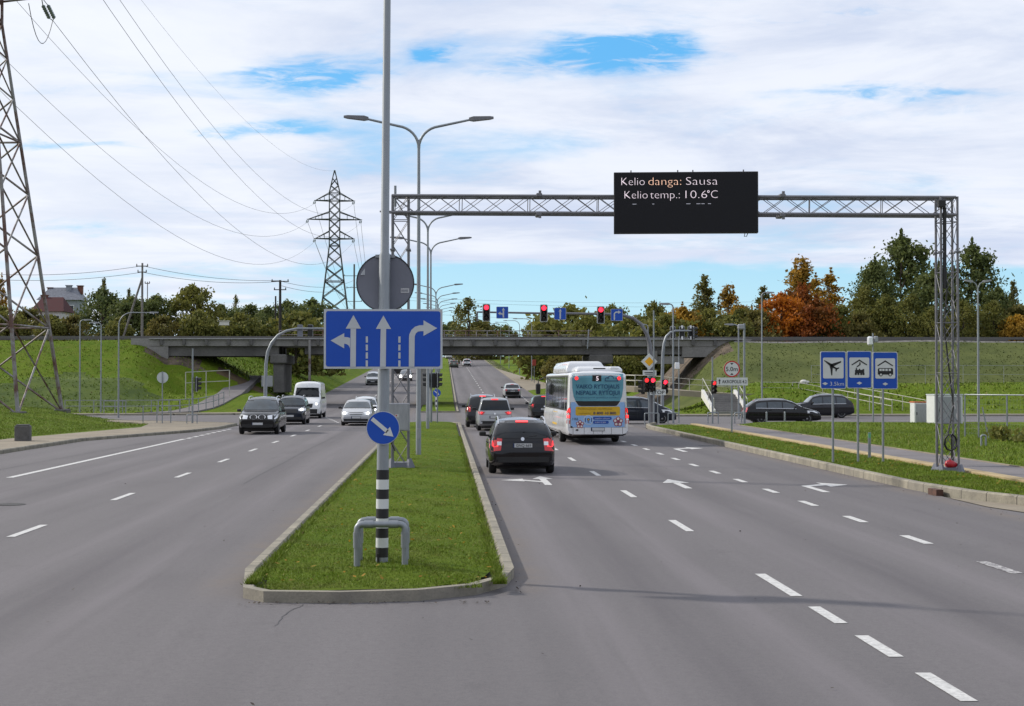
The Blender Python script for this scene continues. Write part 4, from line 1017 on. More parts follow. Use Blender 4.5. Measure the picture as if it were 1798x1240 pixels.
for x in (656, 1105):
    for y0, y1 in ((470, 556), (582, 665), (690, 775), (800, 888)): up([(x-15, y1), (x+15, y1), (x+15, y0), (x-15, y0)])
mb.build('arrow', 'sign_edge', ls, tri=True)
mb = MB()
for x in (-.3, .3): mb.box((x, .045, 0), (.05, .03, H_*.8))
mb.build('bracket', 'galvanised', ls)
# round sign seen from behind
o = mx(676.5, 497, MY+.10); rs = thing('round_sign', 'large grey round sign seen from behind above the blue lane sign', 'road sign', o)
rr = 51/F*MY
mb = MB(); mb.lathe([(rr-.01, 0), (rr, .004), (rr, .03), (rr-.01, .034)], axis='y', n=48); mb.build('panel', 'sign_back', rs)
mb = MB(); mb.poly(arc_strip(0, 0, rr-.012, rr+.002, 0, 2*math.pi, 48), fr, .008, .02); mb.build('rim', 'sign_black', rs, tri=True)
mb = MB(); mb.box((-.07, -.015, 0), (.02, .03, rr*1.9)); mb.box((0, -.02, rr-.03), (.26, .02, .04)); mb.build('bracket', 'galvanised', rs)
mb = MB(); fs = frame((.26, -.005, -.10)); mb.poly(rect(-.055, -.03, .055, .03), fs); mb.mi = 1
for q in range(6): mb.poly(rect(-.045+q*.015, -.015, -.036+q*.015, .015), fs, .003)
mb.build('sticker', ['plate_white', 'sign_back'], rs)
o = mx(655, 468, MY+.16); rs2 = thing('sign_panel', 'pale tilted edge of another sign behind the round grey sign', 'road sign', o, R(30))
mb = MB(); mb.poly([(-.18, -.12), (.06, -.1), (.06, .08), (-.02, .12)], fr, 0, .012); mb.build('panel', 'sign_edge', rs2)
mb = MB(); mb.box((.12, .01, -.02), (.3, .02, .03)); mb.build('bracket', 'galvanised', rs2)
# keep-right sign
o = mx(672.5, 751.5, SY+.02); ks = thing('keep_right_sign', 'round blue sign with a white arrow pointing down right on the near mast', 'road sign', o); rr = 29/F*MY
mb = MB(); mb.lathe([(rr, 0), (rr, .02)], axis='y', n=48); mb.build('panel', 'sign_edge', ks)
mb = MB(); mb.poly(circ(rr-.008, 48), fr, .004); mb.build('sign_face', 'sign_blue', ks)
def down_right(mb, s_, off=.008):
    q = lambda P: [(s_*(x*math.cos(R(-40))-y*math.sin(R(-40))), s_*(x*math.sin(R(-40))+y*math.cos(R(-40)))) for x, y in P]
    mb.poly(q([(-.86, -.12), (.35, -.12), (.35, .12), (-.86, .12)]), fr, off); mb.poly(q([(.28, -.32), (.82, 0), (.28, .32)]), fr, off)
mb = MB(); down_right(mb, rr); mb.build('arrow', 'sign_white', ks)
mb = MB(); mb.box((0, .05, 0), (.2, .06, .05)); mb.build('bracket', 'galvanised', ks)

# ------------------------------------------------------------------ sign gantry with the message board
ga = thing('gantry', 'steel truss gantry spanning from the median to the right verge', 'gantry', (0, 0, 0))
GL_, GR_ = Vector((at(703, 800, 44.3).x, 44.3, .15)), Vector((at(1664, 800, 41.6).x, 41.6, .12))
TL, TR = at(703, 344, 44.3), at(1664, 347, 41.6)
def truss(mb, a, b, s_, seg, r, rd, side=Vector((0, 1, 0)), dbl=0, light=(1, 3)):
    d = (b-a).normalized(); v = (side-d*side.dot(d)).normalized(); u = d.cross(v); L = (b-a).length; n = max(1, round(L/seg))
    cs = [(-1, -1), (1, -1), (1, 1), (-1, 1)]; C = lambda q, f: a+d*(L*f)+u*(cs[q][0]*s_/2)+v*(cs[q][1]*s_/2)
    for q in range(4): mb.tube([C(q, 0), C(q, 1)], r, 8)
    for i in range(n):
        for q in range(4):
            k_ = (q+1) % 4; w0, w1 = (q, k_) if i % 2 else (k_, q)
            mb.bar(C(w0, i/n), C(w1, (i+1)/n), rd)
            if q not in light: mb.bar(C(w1, i/n), C(w0, (i+1)/n), rd)
            if dbl and i % dbl == 0: mb.bar(C(q, i/n), C(k_, i/n), rd*1.3)
for nm, G_, T_ in (('l', GL_, TL), ('r', GR_, TR)):
    mb = MB(); truss(mb, G_, Vector((G_.x, G_.y, T_.z)), .44, .66, .034, .009, dbl=2)
    for f in (.80,):
        z_ = G_.z+(T_.z-G_.z)*f
        for sx_ in (-1, 1):
            for sy_ in (-1, 1): mb.box((G_.x+sx_*.22, G_.y+sy_*.22, z_), (.13, .13, .04))
    mb.build('tower', 'truss_grey', ga)
    mb = MB()
    for sx_ in (-1, 1):
        for sy_ in (-1, 1): mb.lathe([(.16, -.1), (.15, .05), (.05, .28)], (G_.x+sx_*.25, G_.y+sy_*.25, G_.z-.02), n=4)
    mb.box((G_.x, G_.y, G_.z+.06), (.55, .55, .22)); mb.build('base', 'sign_back', ga)
dz = .21
bl, brr = Vector((GL_.x-.2, GL_.y, TL.z-.25)), Vector((GR_.x+.22, GR_.y, TR.z-.25))
mb = MB(); truss(mb, bl, brr, .46, .64, .042, .009, Vector((0, 1, 0)), 3)
for f in (.268, .70):
    p = bl.lerp(brr, f)
    for z_ in (-.26, .26): mb.box(p+Vector((0, 0, z_)), (.16, .6, .10), 0, .02); mb.box(p+Vector((.02, -.25, z_*1.25)), (.07, .07, .1))
beam = mb.build('beam', 'truss_grey', ga)
mb = MB(); mb.tube([(GL_.x-.15, GL_.y, TL.z-.3), (GL_.x-.15, GL_.y, TL.z+.28)], .035, 8); mb.build('aerial', 'galvanised', ga)
p = at(1653, 358, 41.3); mb = MB(); mb.box(p, (.2, .16, .2), bev=.02); mb.build('junction_box', 'black_plastic', ga)
mb = MB(); gx0, gy0 = GR_.x-.12, GR_.y-.2
mb.tube([(gx0, gy0, TR.z-.2), (gx0+.02, gy0, 5.6), (gx0+.07, gy0+.02, 5.0), (gx0-.02, gy0, 4), (gx0+.15, gy0+.05, 2.6), (gx0+.25, gy0+.1, 1.9), (gx0+.1, gy0+.1, 1.2)]+[(gx0+.14+.17*math.cos(q*.7+2), gy0-.03+.005*q, .95+.22*math.sin(q*.7+2)) for q in range(18)]+[(gx0+.2, gy0+.1, .3)], .022, 6); mb.tube([(gx0, gy0-.02, TR.z-.3), (gx0-.01, gy0-.02, 5.)], .05, 8)
mb.build('cable', 'black_plastic', ga, smooth=60)
mb = MB(); mb.lathe([(.03, 0), (.11, .02), (.14, .09), (.12, .17), (.04, .21)], (0, 0, 0), n=12); mb.tube([(-.04, 0, .19), (0, 0, .25), (.04, 0, .19)], .016, 6)
mb.box((.12, .03, .08), (.16, .14, .15), .3, .04)
tag(mb.build('plastic_bag', M('red_plastic', (.45, .015, .03), .4, 0, .15, 6), None, smooth=60, loc=(GR_.x+.0, GR_.y-.18, GR_.z+.16)), 'crumpled red plastic bag lying in the foot of the right gantry tower', 'bag')
# cabinet on the left tower
p0, p1 = at(681, 757, 43.7), at(719, 708, 43.7); cb = thing('control_cabinet', 'grey control cabinet fixed to the left gantry tower behind the mast', 'cabinet', ((p0.x+p1.x)/2, 43.75, p0.z)); h_, w2 = p1.z-p0.z, p1.x-p0.x
mb = MB(); mb.box((0, 0, h_/2), (w2, .3, h_), bev=.015); mb.build('housing', 'aluminium', cb)
mb = MB(); mb.box((.0, -.16, h_/2), (w2*.9, .012, h_*.9)); mb.build('door', 'aluminium', cb); mb = MB(); mb.box((-.04, -.17, h_*.55), (.1, .008, .09)); mb.mi = 1; mb.box((-.06, -.176, h_*.56), (.03, .006, .04)); mb.build('sticker', ['plate_white', 'sign_red'], cb)
mb = MB(); mb.tube([(-.15, .02, 0), (-.2, .1, -.35), (-.1, .1, -.55)], .02, 6); mb.build('cable', 'black_plastic', cb)
# LED board
f0 = (1204-703)/(1664-703); YL = 44.3+(41.6-44.3)*f0-.58
p0, p1 = at(1078.5, 409, YL), at(1329.5, 302.5, YL); led = thing('message_board', 'black electronic message board hanging on the gantry with two lit lines', 'display board', ((p0.x+p1.x)/2, YL, (p0.z+p1.z)/2), -.10)
W_, H_ = p1.x-p0.x, p1.z-p0.z
mb = MB(); mb.box((0, .12, 0), (W_, .24, H_), bev=.012); mb.build('housing', 'black_plastic', led)
mb = MB(); mb.box((0, -.002, 0), (W_-.06, .012, H_-.06)); mb.build('screen', 'led_panel', led)
for x in (-.38, -.055, .05, .4): mb = MB(); mb.tube([(x*W_, .1, H_/2), (x*W_, .1, H_/2+.06)], .02, 6); mb.build('lug', 'truss_grey', led)
mb = MB(); mb.tube([(.41*W_, .1, -H_/2), (.405*W_, .1, -H_/2-.09), (.42*W_, .1, -H_/2-.09), (.43*W_, .1, -H_/2)], .012, 6); mb.build('lug', 'truss_grey', led)
kx = W_/1503.; fl = (Vector((0, -.012, 0)), Vector((1, 0, 0)), Vector((0, 0, 1)))
def ledtext(s_, x0, x1, ybase, cap, mats):
    mb = MB(); put_text(mb, s_, cap*kx, fl, ((x0+x1)/2-921)*kx, (450-ybase)*kx, .004, (x1-x0)*kx, -1)
    mb.build('lettering', mats, led)
ledtext('Kelio', 247, 490, 267, 84, 'led_text'); ledtext('danga:', 532, 872, 267, 84, 'led_warm'); ledtext('Sausa', 920, 1250, 267, 84, 'led_text')
ledtext('Kelio', 280, 520, 407, 84, 'led_text'); ledtext('temp.:', 553, 860, 407, 84, 'led_text'); ledtext('10.6', 905, 1128, 407, 84, 'led_text'); ledtext('C', 1182, 1250, 407, 84, 'led_text')
mb = MB(); mb.poly(arc_strip((1155-921)*kx, (450-338)*kx, 7*kx, 13*kx, 0, 2*math.pi, 12), fl, .004); mb.build('lettering', 'led_text', led, tri=True)
mb = MB()
for x0, x1 in ((365, 405), (570, 592), (925, 968), (1030, 1072), (1082, 1115), (1150, 1182)): mb.poly(rect((x0-921)*kx, (450-468)*kx, (x1-921)*kx, (450-462)*kx), fl, .004)
mb.build('lettering', 'led_dim', led)

# ------------------------------------------------------------------ traffic signals
def signal(label, pos, yaw=0., red=True, s_=1., group='traffic signals at the crossing', cat='traffic light', border=True, bright=True):
    t_ = thing('traffic_light', label, cat, pos, yaw, group)
    mb = MB(); mb.box((0, .08*s_, 0), (.36*s_, .2*s_, .92*s_), bev=.03*s_); mb.build('housing', 'black_plastic', t_)
    if border: mb = MB(); mb.poly(rrect(.44*s_, 1.0*s_, .08*s_), fr, -.05*s_, .02*s_); mb.build('backplate', 'sign_edge', t_)
    for k_, z_ in enumerate((.29, 0, -.29)):
        mb = MB(); n = 14; r = .145*s_
        P = []; 
        for q in range(n+1):
            a = R(-20)+R(220)*q/n; P += [(r*math.cos(a), -.03*s_, z_*s_+r*math.sin(a)), (r*math.cos(a), -.22*s_-.03*s_*math.sin(a), z_*s_+r*math.sin(a))]
        mb.add(P, [(2*q, 2*q+1, 2*q+3, 2*q+2) for q in range(n)]); mb.build('visor', 'black_plastic', t_)
        mb = MB(); mb.lathe([(.135*s_, 0), (.125*s_, -.018*s_), (.08*s_, -.035*s_), (.02*s_, -.04*s_)], (0, -.022*s_, z_*s_), axis='y', n=20)
        mb.build('lens', ('signal_red' if bright else 'lamp_red_bright') if (red and k_ == 0) else 'signal_off', t_, smooth=60)
    return t_
def mast_arm(label, pts, r0, r1, mat, footz=0.):
    P = [Vector(p) for p in pts]; n = len(P); t_ = thing('signal_mast', label, 'signal mast', (P[0].x, P[0].y, footz)); o = Vector((P[0].x, P[0].y, footz))
    mb = MB(); mb.tube([p-o for p in P], [r0+(r1-r0)*i/(n-1) for i in range(n)], 12); mb.build('pole', mat, t_, smooth=60)
    mb = MB(); mb.lathe([(r0*2.1, 0), (r0*2.1, .04), (r0*1.2, .06), (r0*1.15, .4)], n=12); mb.build('base', mat, t_); return t_
MYY = 93.
cv = [(1144, 752), (1144, 680), (1143, 630), (1141, 606), (1136, 587), (1126, 570), (1112, 559), (1095, 554), (1075, 552), (1040, 551), (940, 550), (838, 548)]
mast_arm('large curved signal mast reaching left over the right carriageway', [at(x, y, MYY) for x, y in cv], .15, .05, 'truss_grey')
mb = MB(); a = at(838, 548, MYY); mb.tube([a, a+Vector((0, 0, -.55))], .05, 6); tag(mb.build('mast_end', 'truss_grey'), 'short drop tube at the left end of the signal mast', 'pole')
for i, (x, y, lab) in enumerate(((854, 549, 'left red traffic light of the overhead three'), (955, 550, 'middle red traffic light of the overhead three'), (1055, 553, 'right red traffic light of the overhead three'))): signal(lab, at(x, y, MYY-.25), s_=1.02)
def blue_square(label, pos, s_, kind):
    t_ = thing('lane_control_sign', label, 'road sign', pos, 0, 'blue lane signs on the signal mast')
    mb = MB(); mb.poly(rrect(s_, s_, .04), fr, 0, .03); mb.build('panel', 'sign_edge', t_); mb = MB(); mb.poly(rrect(s_*.95, s_*.95, .035), fr, .004); mb.build('sign_face', 'sign_blue', t_)
    mb = MB(); q = lambda P: mb.poly([(x*s_, y*s_) for x, y in P], fr, .01)
    if kind == 'L': q([(.03, -.42), (.15, -.42), (.15, .2), (.03, .2)]); q([(-.04, .18), (.22, .18), (.09, .42)]); q([(.03, -.2), (.03, -.08), (-.16, -.02), (-.16, -.12)]); q([(-.16, -.22), (-.16, .08), (-.36, -.07)])
    elif kind == 'S': q([(-.05, -.42), (.07, -.42), (.07, .2), (-.05, .2)]); q([(-.12, .18), (.14, .18), (.01, .42)])
    else: q([(-.26, -.42), (-.15, -.42), (-.15, .08), (-.06, .17), (.12, .17), (.12, .28), (-.1, .28), (-.26, .12)]); q([(.12, .08), (.12, .38), (.36, .22)])
    mb.build('arrow', 'sign_edge', t_, tri=True); return t_
blue_square('small blue sign with left and straight arrow beside the left overhead signal', at(882, 549, MYY-.2), .70, 'L')
blue_square('small blue sign with straight arrow beside the middle overhead signal', at(983.5, 551, MYY-.2), .70, 'S')
blue_square('small blue sign with right turn arrow beside the right overhead signal', at(1083, 553, MYY-.2), .70, 'R')
for x, y, lab in ((878, 0, ''),): pass
# second mast on the far right corner, signals seen from behind and aside
cv = [(1163, 736), (1163, 660), (1164, 620), (1166, 603), (1170, 591), (1177, 584), (1186, 581), (1197, 581), (1214, 581)]
mast_arm('pale curved signal mast on the far right corner with signals seen from behind', [at(x, y, 109) for x, y in cv], .12, .06, 'galvanised')
for x, lab in ((1181, 'left'), (1197, 'middle'), (1212, 'right')): 
    q = signal('black signal seen from behind, %s one on the pale curved mast' % lab, at(x, 584, 109.3), math.pi, False, .85)
    for z_ in (.38, -.38): mb = MB(); mb.box((0, .20, z_), (.12, .06, .22)); mb.build('clamp', 'lamp_white', q)
signal('black signal in profile at the tip of the pale curved mast', at(1219, 585, 109), R(90), False, .95)
# left mast
cv = [(466, 738), (466, 680), (467, 640), (470, 618), (477, 602), (488, 589), (503, 581), (522, 577), (560, 577), (650, 578)]
mast_arm('curved signal mast on the left reaching towards the lane sign', [at(x, y, 110) for x, y in cv], .13, .06, 'galvanised')
for x, lab in ((527, 'left'), (545, 'right')):
    q = signal('signal seen from behind on the left curved mast, %s of two' % lab, at(x, 581, 110.3), math.pi, False, .85)
    mb = MB(); mb.box((0, .22, 0), (.34, .05, .8)); mb.build('back_cover', 'sign_back' if lab == 'left' else 'black_plastic', q)
# median signals
b = at(756, 741, 92.5); plain_pole(757, 648, 92.5, 'signal post at the far end of the near grass median', .07)
for x, yw, lab in ((749, -90, 'left'), (770, 90, 'right')): signal('dark signal in profile on the median post, facing %s' % lab, at(x, 668, 92.4), R(yw), False, .95)
signal('dark signal seen from behind on the median post', at(760, 668, 92.7), math.pi, False, .9)
plain_pole(768, 650, 93., 'second thinner post at the far end of the near median', .04)
# keep-left marker on the far median
p = at(767, 690, 131.); t_ = thing('keep_right_sign', 'small round blue arrow sign at the tip of the far median', 'road sign', (p.x, 131., .1))
mb = MB(); mb.tube([(0, .05, 0), (0, .05, p.z+.2)], .05, 8); mb.build('post', 'galvanised', t_)
mb = MB()
for q in range(5): mb.mi = q % 2; mb.lathe([(.09, .15+q*.2), (.09, .35+q*.2)], (0, .05, 0), n=10)
mb.build('striped_band', ['sign_white', 'sign_black'], t_)
f2 = (Vector((0, -.06, p.z-.1)), Vector((1, 0, 0)), Vector((0, 0, 1)))
mb = MB(); mb.poly(circ(.32), f2, 0, .03); mb.build('sign_face', 'sign_blue', t_)
fr_ = fr; fr = f2; mb = MB(); down_right(mb, .32); mb.build('arrow', 'sign_white', t_); fr = fr_
# left crossing post
plain_pole(338, 612, 94.5, 'pedestrian signal post on the left crossing', .06)
signal('black pedestrian signal in profile on the left crossing post', at(347, 675, 94.4), R(90), False, .9)
a = at(328, 734, 93.6); c = at(346, 734, 93.6); hoop(a.x, c.x, 93.6, .05, .62, .03, 'small steel hoop at the left pedestrian signal post', 'small steel hoops at the crossing')
p = at(285, 663, 94.); t_ = thing('round_sign', 'small grey round sign seen from behind on the left crossing', 'road sign', (p.x, 94., .1))
mb = MB(); mb.tube([(0, .03, -.1), (0, .03, p.z+.25)], .035, 8); mb.build('post', 'galvanised', t_); mb = MB(); mb.lathe([(.33, 0), (.33, .02)], (0, .07, p.z-.1), axis='y', n=28); mb.build('panel', 'sign_edge', t_)
# signals and signs on the right corner
RY = 92.2
def post(mb, x, y0, y1, r, Y): a = at(x, y0, Y); c = at(x, y1, Y); mb.tube([(a.x, Y, min(a.z, c.z)-.1), (a.x, Y, max(a.z, c.z))], r, 8)
p = at(1140, 635, RY); t_ = thing('priority_sign', 'white diamond sign with yellow centre above the right corner signals', 'road sign', (p.x, RY, .1), 0)
h_ = p.z-.1
mb = MB(); mb.tube([(0, .06, -.1), (0, .06, h_+.5)], .05, 8); mb.build('post', 'galvanised', t_)
f2 = (Vector((0, 0, h_)), Vector((1, 0, 0)), Vector((0, 0, 1)))
mb = MB(); mb.poly([(0, -.48), (.48, 0), (0, .48), (-.48, 0)], f2, 0, .03); mb.build('panel', 'sign_white', t_)
mb = MB(); mb.poly([(0, -.27), (.27, 0), (0, .27), (-.27, 0)], f2, .006); mb.build('sign_face', 'sign_yellow', t_)
f3 = (Vector((.02, 0, h_-.66)), Vector((1, 0, 0)), Vector((0, 0, 1)))
mb = MB(); mb.poly(rect(-.40, -.15, .40, .15), f3, 0, .02); mb.mi = 1; mb.poly(rect(-.3, -.02, .3, .04), f3, .005); mb.poly(rect(-.26, -.1, .26, -.07), f3, .005); mb.build('plate', ['sign_white', 'sign_black'], t_)
signal('dark red lit signal left of a close pair under the diamond sign', at(1135.5, 676, RY-.1), 0, True, .92, border=False, bright=False)
signal('bright red signal right of a close pair under the diamond sign', at(1146.5, 676, RY-.2), 0, True, .92, border=False)
signal('dark signal in profile left of the diamond sign, facing left', at(1127, 680, RY+.3), R(-90), False, .9, border=False)
signal('red pedestrian signal right of the STOP plate', at(1168, 679, RY+.4), R(8), True, .9, border=False)
p = at(1155, 689, RY-.15); t_ = thing('stop_plate', 'white plate reading STOP on a thin post at the right corner', 'road sign', (p.x, RY-.15, .1)); h_ = p.z-.1
mb = MB(); mb.tube([(0, .05, -.1), (0, .05, h_+.12)], .03, 8); mb.build('post', 'galvanised', t_); f2 = (Vector((0, 0, h_)), Vector((1, 0, 0)), Vector((0, 0, 1)))
mb = MB(); mb.poly(rect(-.47, -.16, .47, .16), f2, 0, .02); mb.build('panel', 'sign_white', t_)
mb = MB(); put_text(mb, 'STOP', .2, f2, 0, -.10, .006, .78, True); mb.build('lettering', 'sign_black', t_)
GS = 'small steel hoops at the crossing'
for x0, x1, Y, lab in ((1132, 1157, 91.6, 'small steel hoop under the STOP plate'), (1173, 1192, 91.6, 'small steel hoop round the tall slim lamp'), (1243, 1261, 93.5, 'small steel hoop at the separate red pedestrian signal'), (1290, 1302, 92.5, 'small steel hoop beside the floodlight pole')):
    a, c = at(x0, 738, Y), at(x1, 738, Y); hoop(a.x, c.x, Y, .05, .72, .035, lab, GS)
    
plain_pole(1251, 627, 95., 'post carrying the separate red pedestrian signal', .055)
signal('separate red pedestrian signal left of the height limit sign', at(1254, 680, 94.8), R(12), True, .85, border=False, bright=False)
for x, Y in ((1346, 90.3), (1378, 90.2)):
    a = at(x, 724, Y); mb = MB(); mb.tube([(0, 0, -.1), (0, 0, a.z-.1)], .05, 8); mb.lathe([(.05, 0), (.03, .03)], (0, 0, a.z-.1), n=8)
    tag(mb.build('bollard', 'galvanised', None, loc=(a.x, Y, .1)), 'steel bollard before the dark wagon, %s of two' % ('left' if x < 1360 else 'right'), 'bollard', 'steel bollards before the dark wagon')
# height limit sign with street-name plate
HY = 73.5; p = at(1285, 648, HY); t_ = thing('height_limit_sign', 'round white 5.0m height limit sign with red ring on a post', 'road sign', (p.x, HY, .1)); h_ = p.z-.1; rr = 14.6/F*HY
mb = MB(); mb.tube([(0, .05, -.1), (0, .05, h_+.2)], .04, 10); mb.build('post', 'galvanised', t_); f2 = (Vector((0, 0, h_)), Vector((1, 0, 0)), Vector((0, 0, 1)))
mb = MB(); mb.poly(circ(rr, 40), f2, 0, .02); mb.build('panel', 'sign_white', t_); mb = MB(); mb.poly(arc_strip(0, 0, rr*.84, rr*.995, 0, 2*math.pi, 40), f2, .004); mb.build('ring', 'sign_red', t_, tri=True)
mb = MB(); put_text(mb, '5.0m', .20, f2, 0, -.10, .005, rr*1.45, True); mb.poly([(-.08, rr*.72), (.08, rr*.72), (0, rr*.48)][::-1], f2, .005); mb.poly([(-.08, -rr*.72), (.08, -rr*.72), (0, -rr*.48)], f2, .005); mb.build('lettering', 'sign_black', t_)
pc = at(1285.5, 670, HY-.02); f3 = (Vector((.02, -.0, pc.z-.1)), Vector((1, 0, 0)), Vector((0, 0, 1))); ww = 55/F*HY
mb = MB(); mb.poly(rect(-ww/2, -.18, ww/2, .18), f3, 0, .02); mb.mi = 1; mb.poly(arc_strip(0, 0, 0, .001, 0, 1, 1), f3, 0); mb.build('plate', ['sign_white', 'sign_black'], t_)
mb = MB(); put_text(mb, 'AKROPOLIS 4.2', .15, f3, .10, -.08, .006, ww*.80, True); mb.poly(rect(-.615, -.11, -.575, .03), f3, .006); mb.poly([(-.65, .02), (-.54, .02), (-.595, .12)], f3, .006); mb.build('lettering', 'sign_black', t_)
# three blue service signs
QY = 46.6
def service(x0, x1, y0, y1, px, kind, label):
    a, c = at(x0, y1, QY), at(x1, y0, QY); t_ = thing('service_sign', label, 'road sign', (at(px, 700, QY).x, QY, .1), 0, 'blue service signs on the right verge'); w2, h2 = c.x-a.x, c.z-a.z; zc = (a.z+c.z)/2-.1; xc = (a.x+c.x)/2-t_.location.x
    mb = MB(); mb.tube([(0, .05, -.1), (0, .05, zc+h2*.4)], .035, 10); mb.build('post', 'galvanised', t_); f2 = (Vector((xc, 0, zc)), Vector((1, 0, 0)), Vector((0, 0, 1)))
    mb = MB(); mb.poly(rrect(w2, h2, .05), f2, 0, .025); mb.build('panel', 'sign_edge', t_)
    mb = MB(); mb.poly(rrect(w2*.94, h2*.96, .04), f2, .004); mb.build('sign_face', 'sign_blue', t_)
    mb = MB(); mb.poly([(x, y+h2*.055) for x, y in rrect(w2*.80, w2*.80, .04)], f2, .008); mb.build('picture_field', 'sign_white', t_)
    mb = MB(); s_ = w2*.80/155.; Q = lambda P, cy=130.: mb.poly([((x-80)*s_, h2*.055+(75-y)*s_) for x, y in P], f2, .013)
    if kind == 'plane':
        Q([(52, 62), (72, 60), (76, 75), (72, 130), (64, 130), (58, 80)]); Q([(8, 18), (14, 16), (70, 46), (78, 62), (60, 66)][::-1]); Q([(60, 46), (140, 22), (138, 34), (84, 62), (64, 64)]); Q([(74, 50), (84, 62), (112, 78), (106, 86), (70, 72)]); Q([(100, 76), (124, 70), (124, 78), (106, 88)]); Q([(96, 78), (108, 82), (104, 102), (96, 98)])
    else:
        Q([(18, 52), (24, 58), (80, 24), (80, 12)]); Q([(142, 52), (136, 58), (80, 24), (80, 12)])
        if kind == 'train':
            Q([(46, 92), (104, 92), (104, 118), (46, 118)]); Q([(104, 86), (118, 86), (118, 118), (104, 118)]); Q([(52, 78), (62, 78), (62, 92), (52, 92)]); Q([(76, 84), (86, 84), (86, 92), (76, 92)])
            Q([(56, 76), (62, 62), (80, 50), (80, 34), (88, 34), (90, 54), (70, 68)])
            for x in (52, 72, 94, 112): Q([(x+9*math.cos(a), 124+9*math.sin(a)) for a in np.arange(0, 6.28, .5)])
        else:
            Q([(22, 80), (30, 72), (134, 72), (140, 82), (142, 122), (22, 122)])
            for x in (46, 118): Q([(x+14*math.cos(a), 122+14*math.sin(a)) for a in np.arange(0, 6.28, .4)])
    mb.build('pictogram', 'sign_black', t_, tri=True)
    if kind == 'bus':
        mb = MB()
        for x in (34, 56, 80, 106): mb.poly([((q-80)*s_, h2*.055+(75-y)*s_) for q, y in rect(x, 78, x+18, 94)], f2, .017)
        for x in (46, 118): mb.poly([((x-80+8*math.cos(a))*s_, h2*.055+(75-122-8*math.sin(a))*s_) for a in np.arange(0, 6.28, .4)], f2, .017)
        mb.build('pictogram_window', 'sign_white', t_)
    mb = MB(); ax_ = -w2*.32 if kind == 'plane' else 0
    mb.poly([(ax_-.085, -h2*.36), (ax_, -h2*.36+.045), (ax_+.085, -h2*.36), (ax_, -h2*.36-.045)], f2, .009)
    if kind == 'plane': put_text(mb, '3.5km', .115, f2, w2*.14, -h2*.36-.06, .009, w2*.54)
    mb.build('lettering', 'sign_white', t_)
service(1440.5, 1485.5, 617, 683, 1463, 'plane', 'blue airport sign reading 3.5km with black aeroplane')
service(1487, 1530.5, 616.5, 682, 1507, 'train', 'blue railway station sign with black steam train under a roof')
service(1532.5, 1576, 618, 683.5, 1551, 'bus', 'blue bus station sign with black bus under a roof')
p = at(1526.5, 758, 48.2); mb = MB(); mb.box((0, 0, .42), (.09, .03, .95), bev=.01); mb.mi = 1; mb.box((0, -.018, .80), (.07, .012, .14)); tag(mb.build('marker_post', ['galvanised', M('marker_green', (.12, .42, .22), .5)], None, loc=(p.x, 48.2, .1)), 'low grey marker post with pale green top between two service signs', 'post')
# cabinets
def cabinet(x0, x1, y0, y1, Y, d, label, cap, rz=0.):
    a, c = at(x0, y1, Y), at(x1, y0, Y); w2, h2 = c.x-a.x, c.z-a.z; t_ = thing('utility_cabinet', label, 'cabinet', ((a.x+c.x)/2, Y+d/2, a.z), rz, 'utility cabinets on the right lawn')
    mb = MB(); mb.box((0, 0, -.1), (w2*.96, d*.96, .5)); mb.build('plinth', 'dark_concrete' , t_)
    mb = MB(); mb.box((0, 0, .14+(h2-.14)/2), (w2, d, h2-.14), bev=.02); mb.build('housing', 'sign_white', t_)
    mb = MB(); mb.box((.02, -d/2-.012, .14+(h2-.14)/2), (w2*.84, .025, (h2-.2)*.92)); b_ = mb.build('door', 'aluminium', t_)
    mb = MB(); mb.box((-w2*.34, -d/2-.035, h2*.55), (.04, .03, .16)); mb.build('handle', 'black_plastic', b_)
    mb = MB(); mb.box((0, 0, h2+.025), (w2+.06, d+.06, .06), bev=.015); mb.build('lid', cap, t_); return t_
cabinet(1603, 1627, 707, 750, 89., .5, 'white utility cabinet with orange lid on the right lawn', M('orange_lid', (.55, .12, .03), .5), R(14))
cabinet(1636, 1690, 694, 752, 86.5, .9, 'large grey utility cabinet behind the right gantry tower', 'sign_edge', R(12))
# mesh fence on the right lawn
def railing(label, pts, h, cat='railing', name='railing', rails=(1., .55), r=.03, mat='galvanised', post_step=2., group=None, mesh=False, ends=True):
    o = Vector(pts[0]); t_ = thing(name, label, cat, o, 0, group)
    for f in rails: mb = MB(); mb.tube([Vector(p)-o+Vector((0, 0, h*f)) for p in pts], r*.8, 6); mb.build('rail', mat, t_, smooth=60)
    for i in range(len(pts)-1):
        a, c = Vector(pts[i]), Vector(pts[i+1]); n = max(1, round((c-a).length/post_step))
        for q in range(n+(1 if i == len(pts)-2 else 0)):
            p = a.lerp(c, q/n)-o; mb = MB(); mb.tube([p-Vector((0, 0, .15)), p+Vector((0, 0, h))], r, 6); mb.build('post', mat, t_)
    if mesh:
        mb = MB()
        for i in range(len(pts)-1):
            a, c = Vector(pts[i])-o, Vector(pts[i+1])-o; L = (c-a).length; n = int(L/.16)
            for q in range(n): p = a.lerp(c, q/n); mb.bar(p+Vector((0, 0, .1)), p+Vector((0, 0, h)), .0018)
            for q in range(1, 9): mb.bar(a+Vector((0, 0, h*q/9)), c+Vector((0, 0, h*q/9)), .0018)
        mb.build('wire_mesh', mat, t_)
    return t_
fa = at(1694, 700, 66); fb = at(1718, 700, 65); fc = at(1768, 700, 64); fd = at(1860, 700, 62)
railing('galvanised mesh fence with a top rail near the right edge', [(fa.x, 66, .2), (fb.x, 65, .2), (fc.x, 64, .2), (fd.x, 62, .2)], 1.8, 'fence', 'mesh_fence', (1.,), .035, post_step=3, mesh=True)
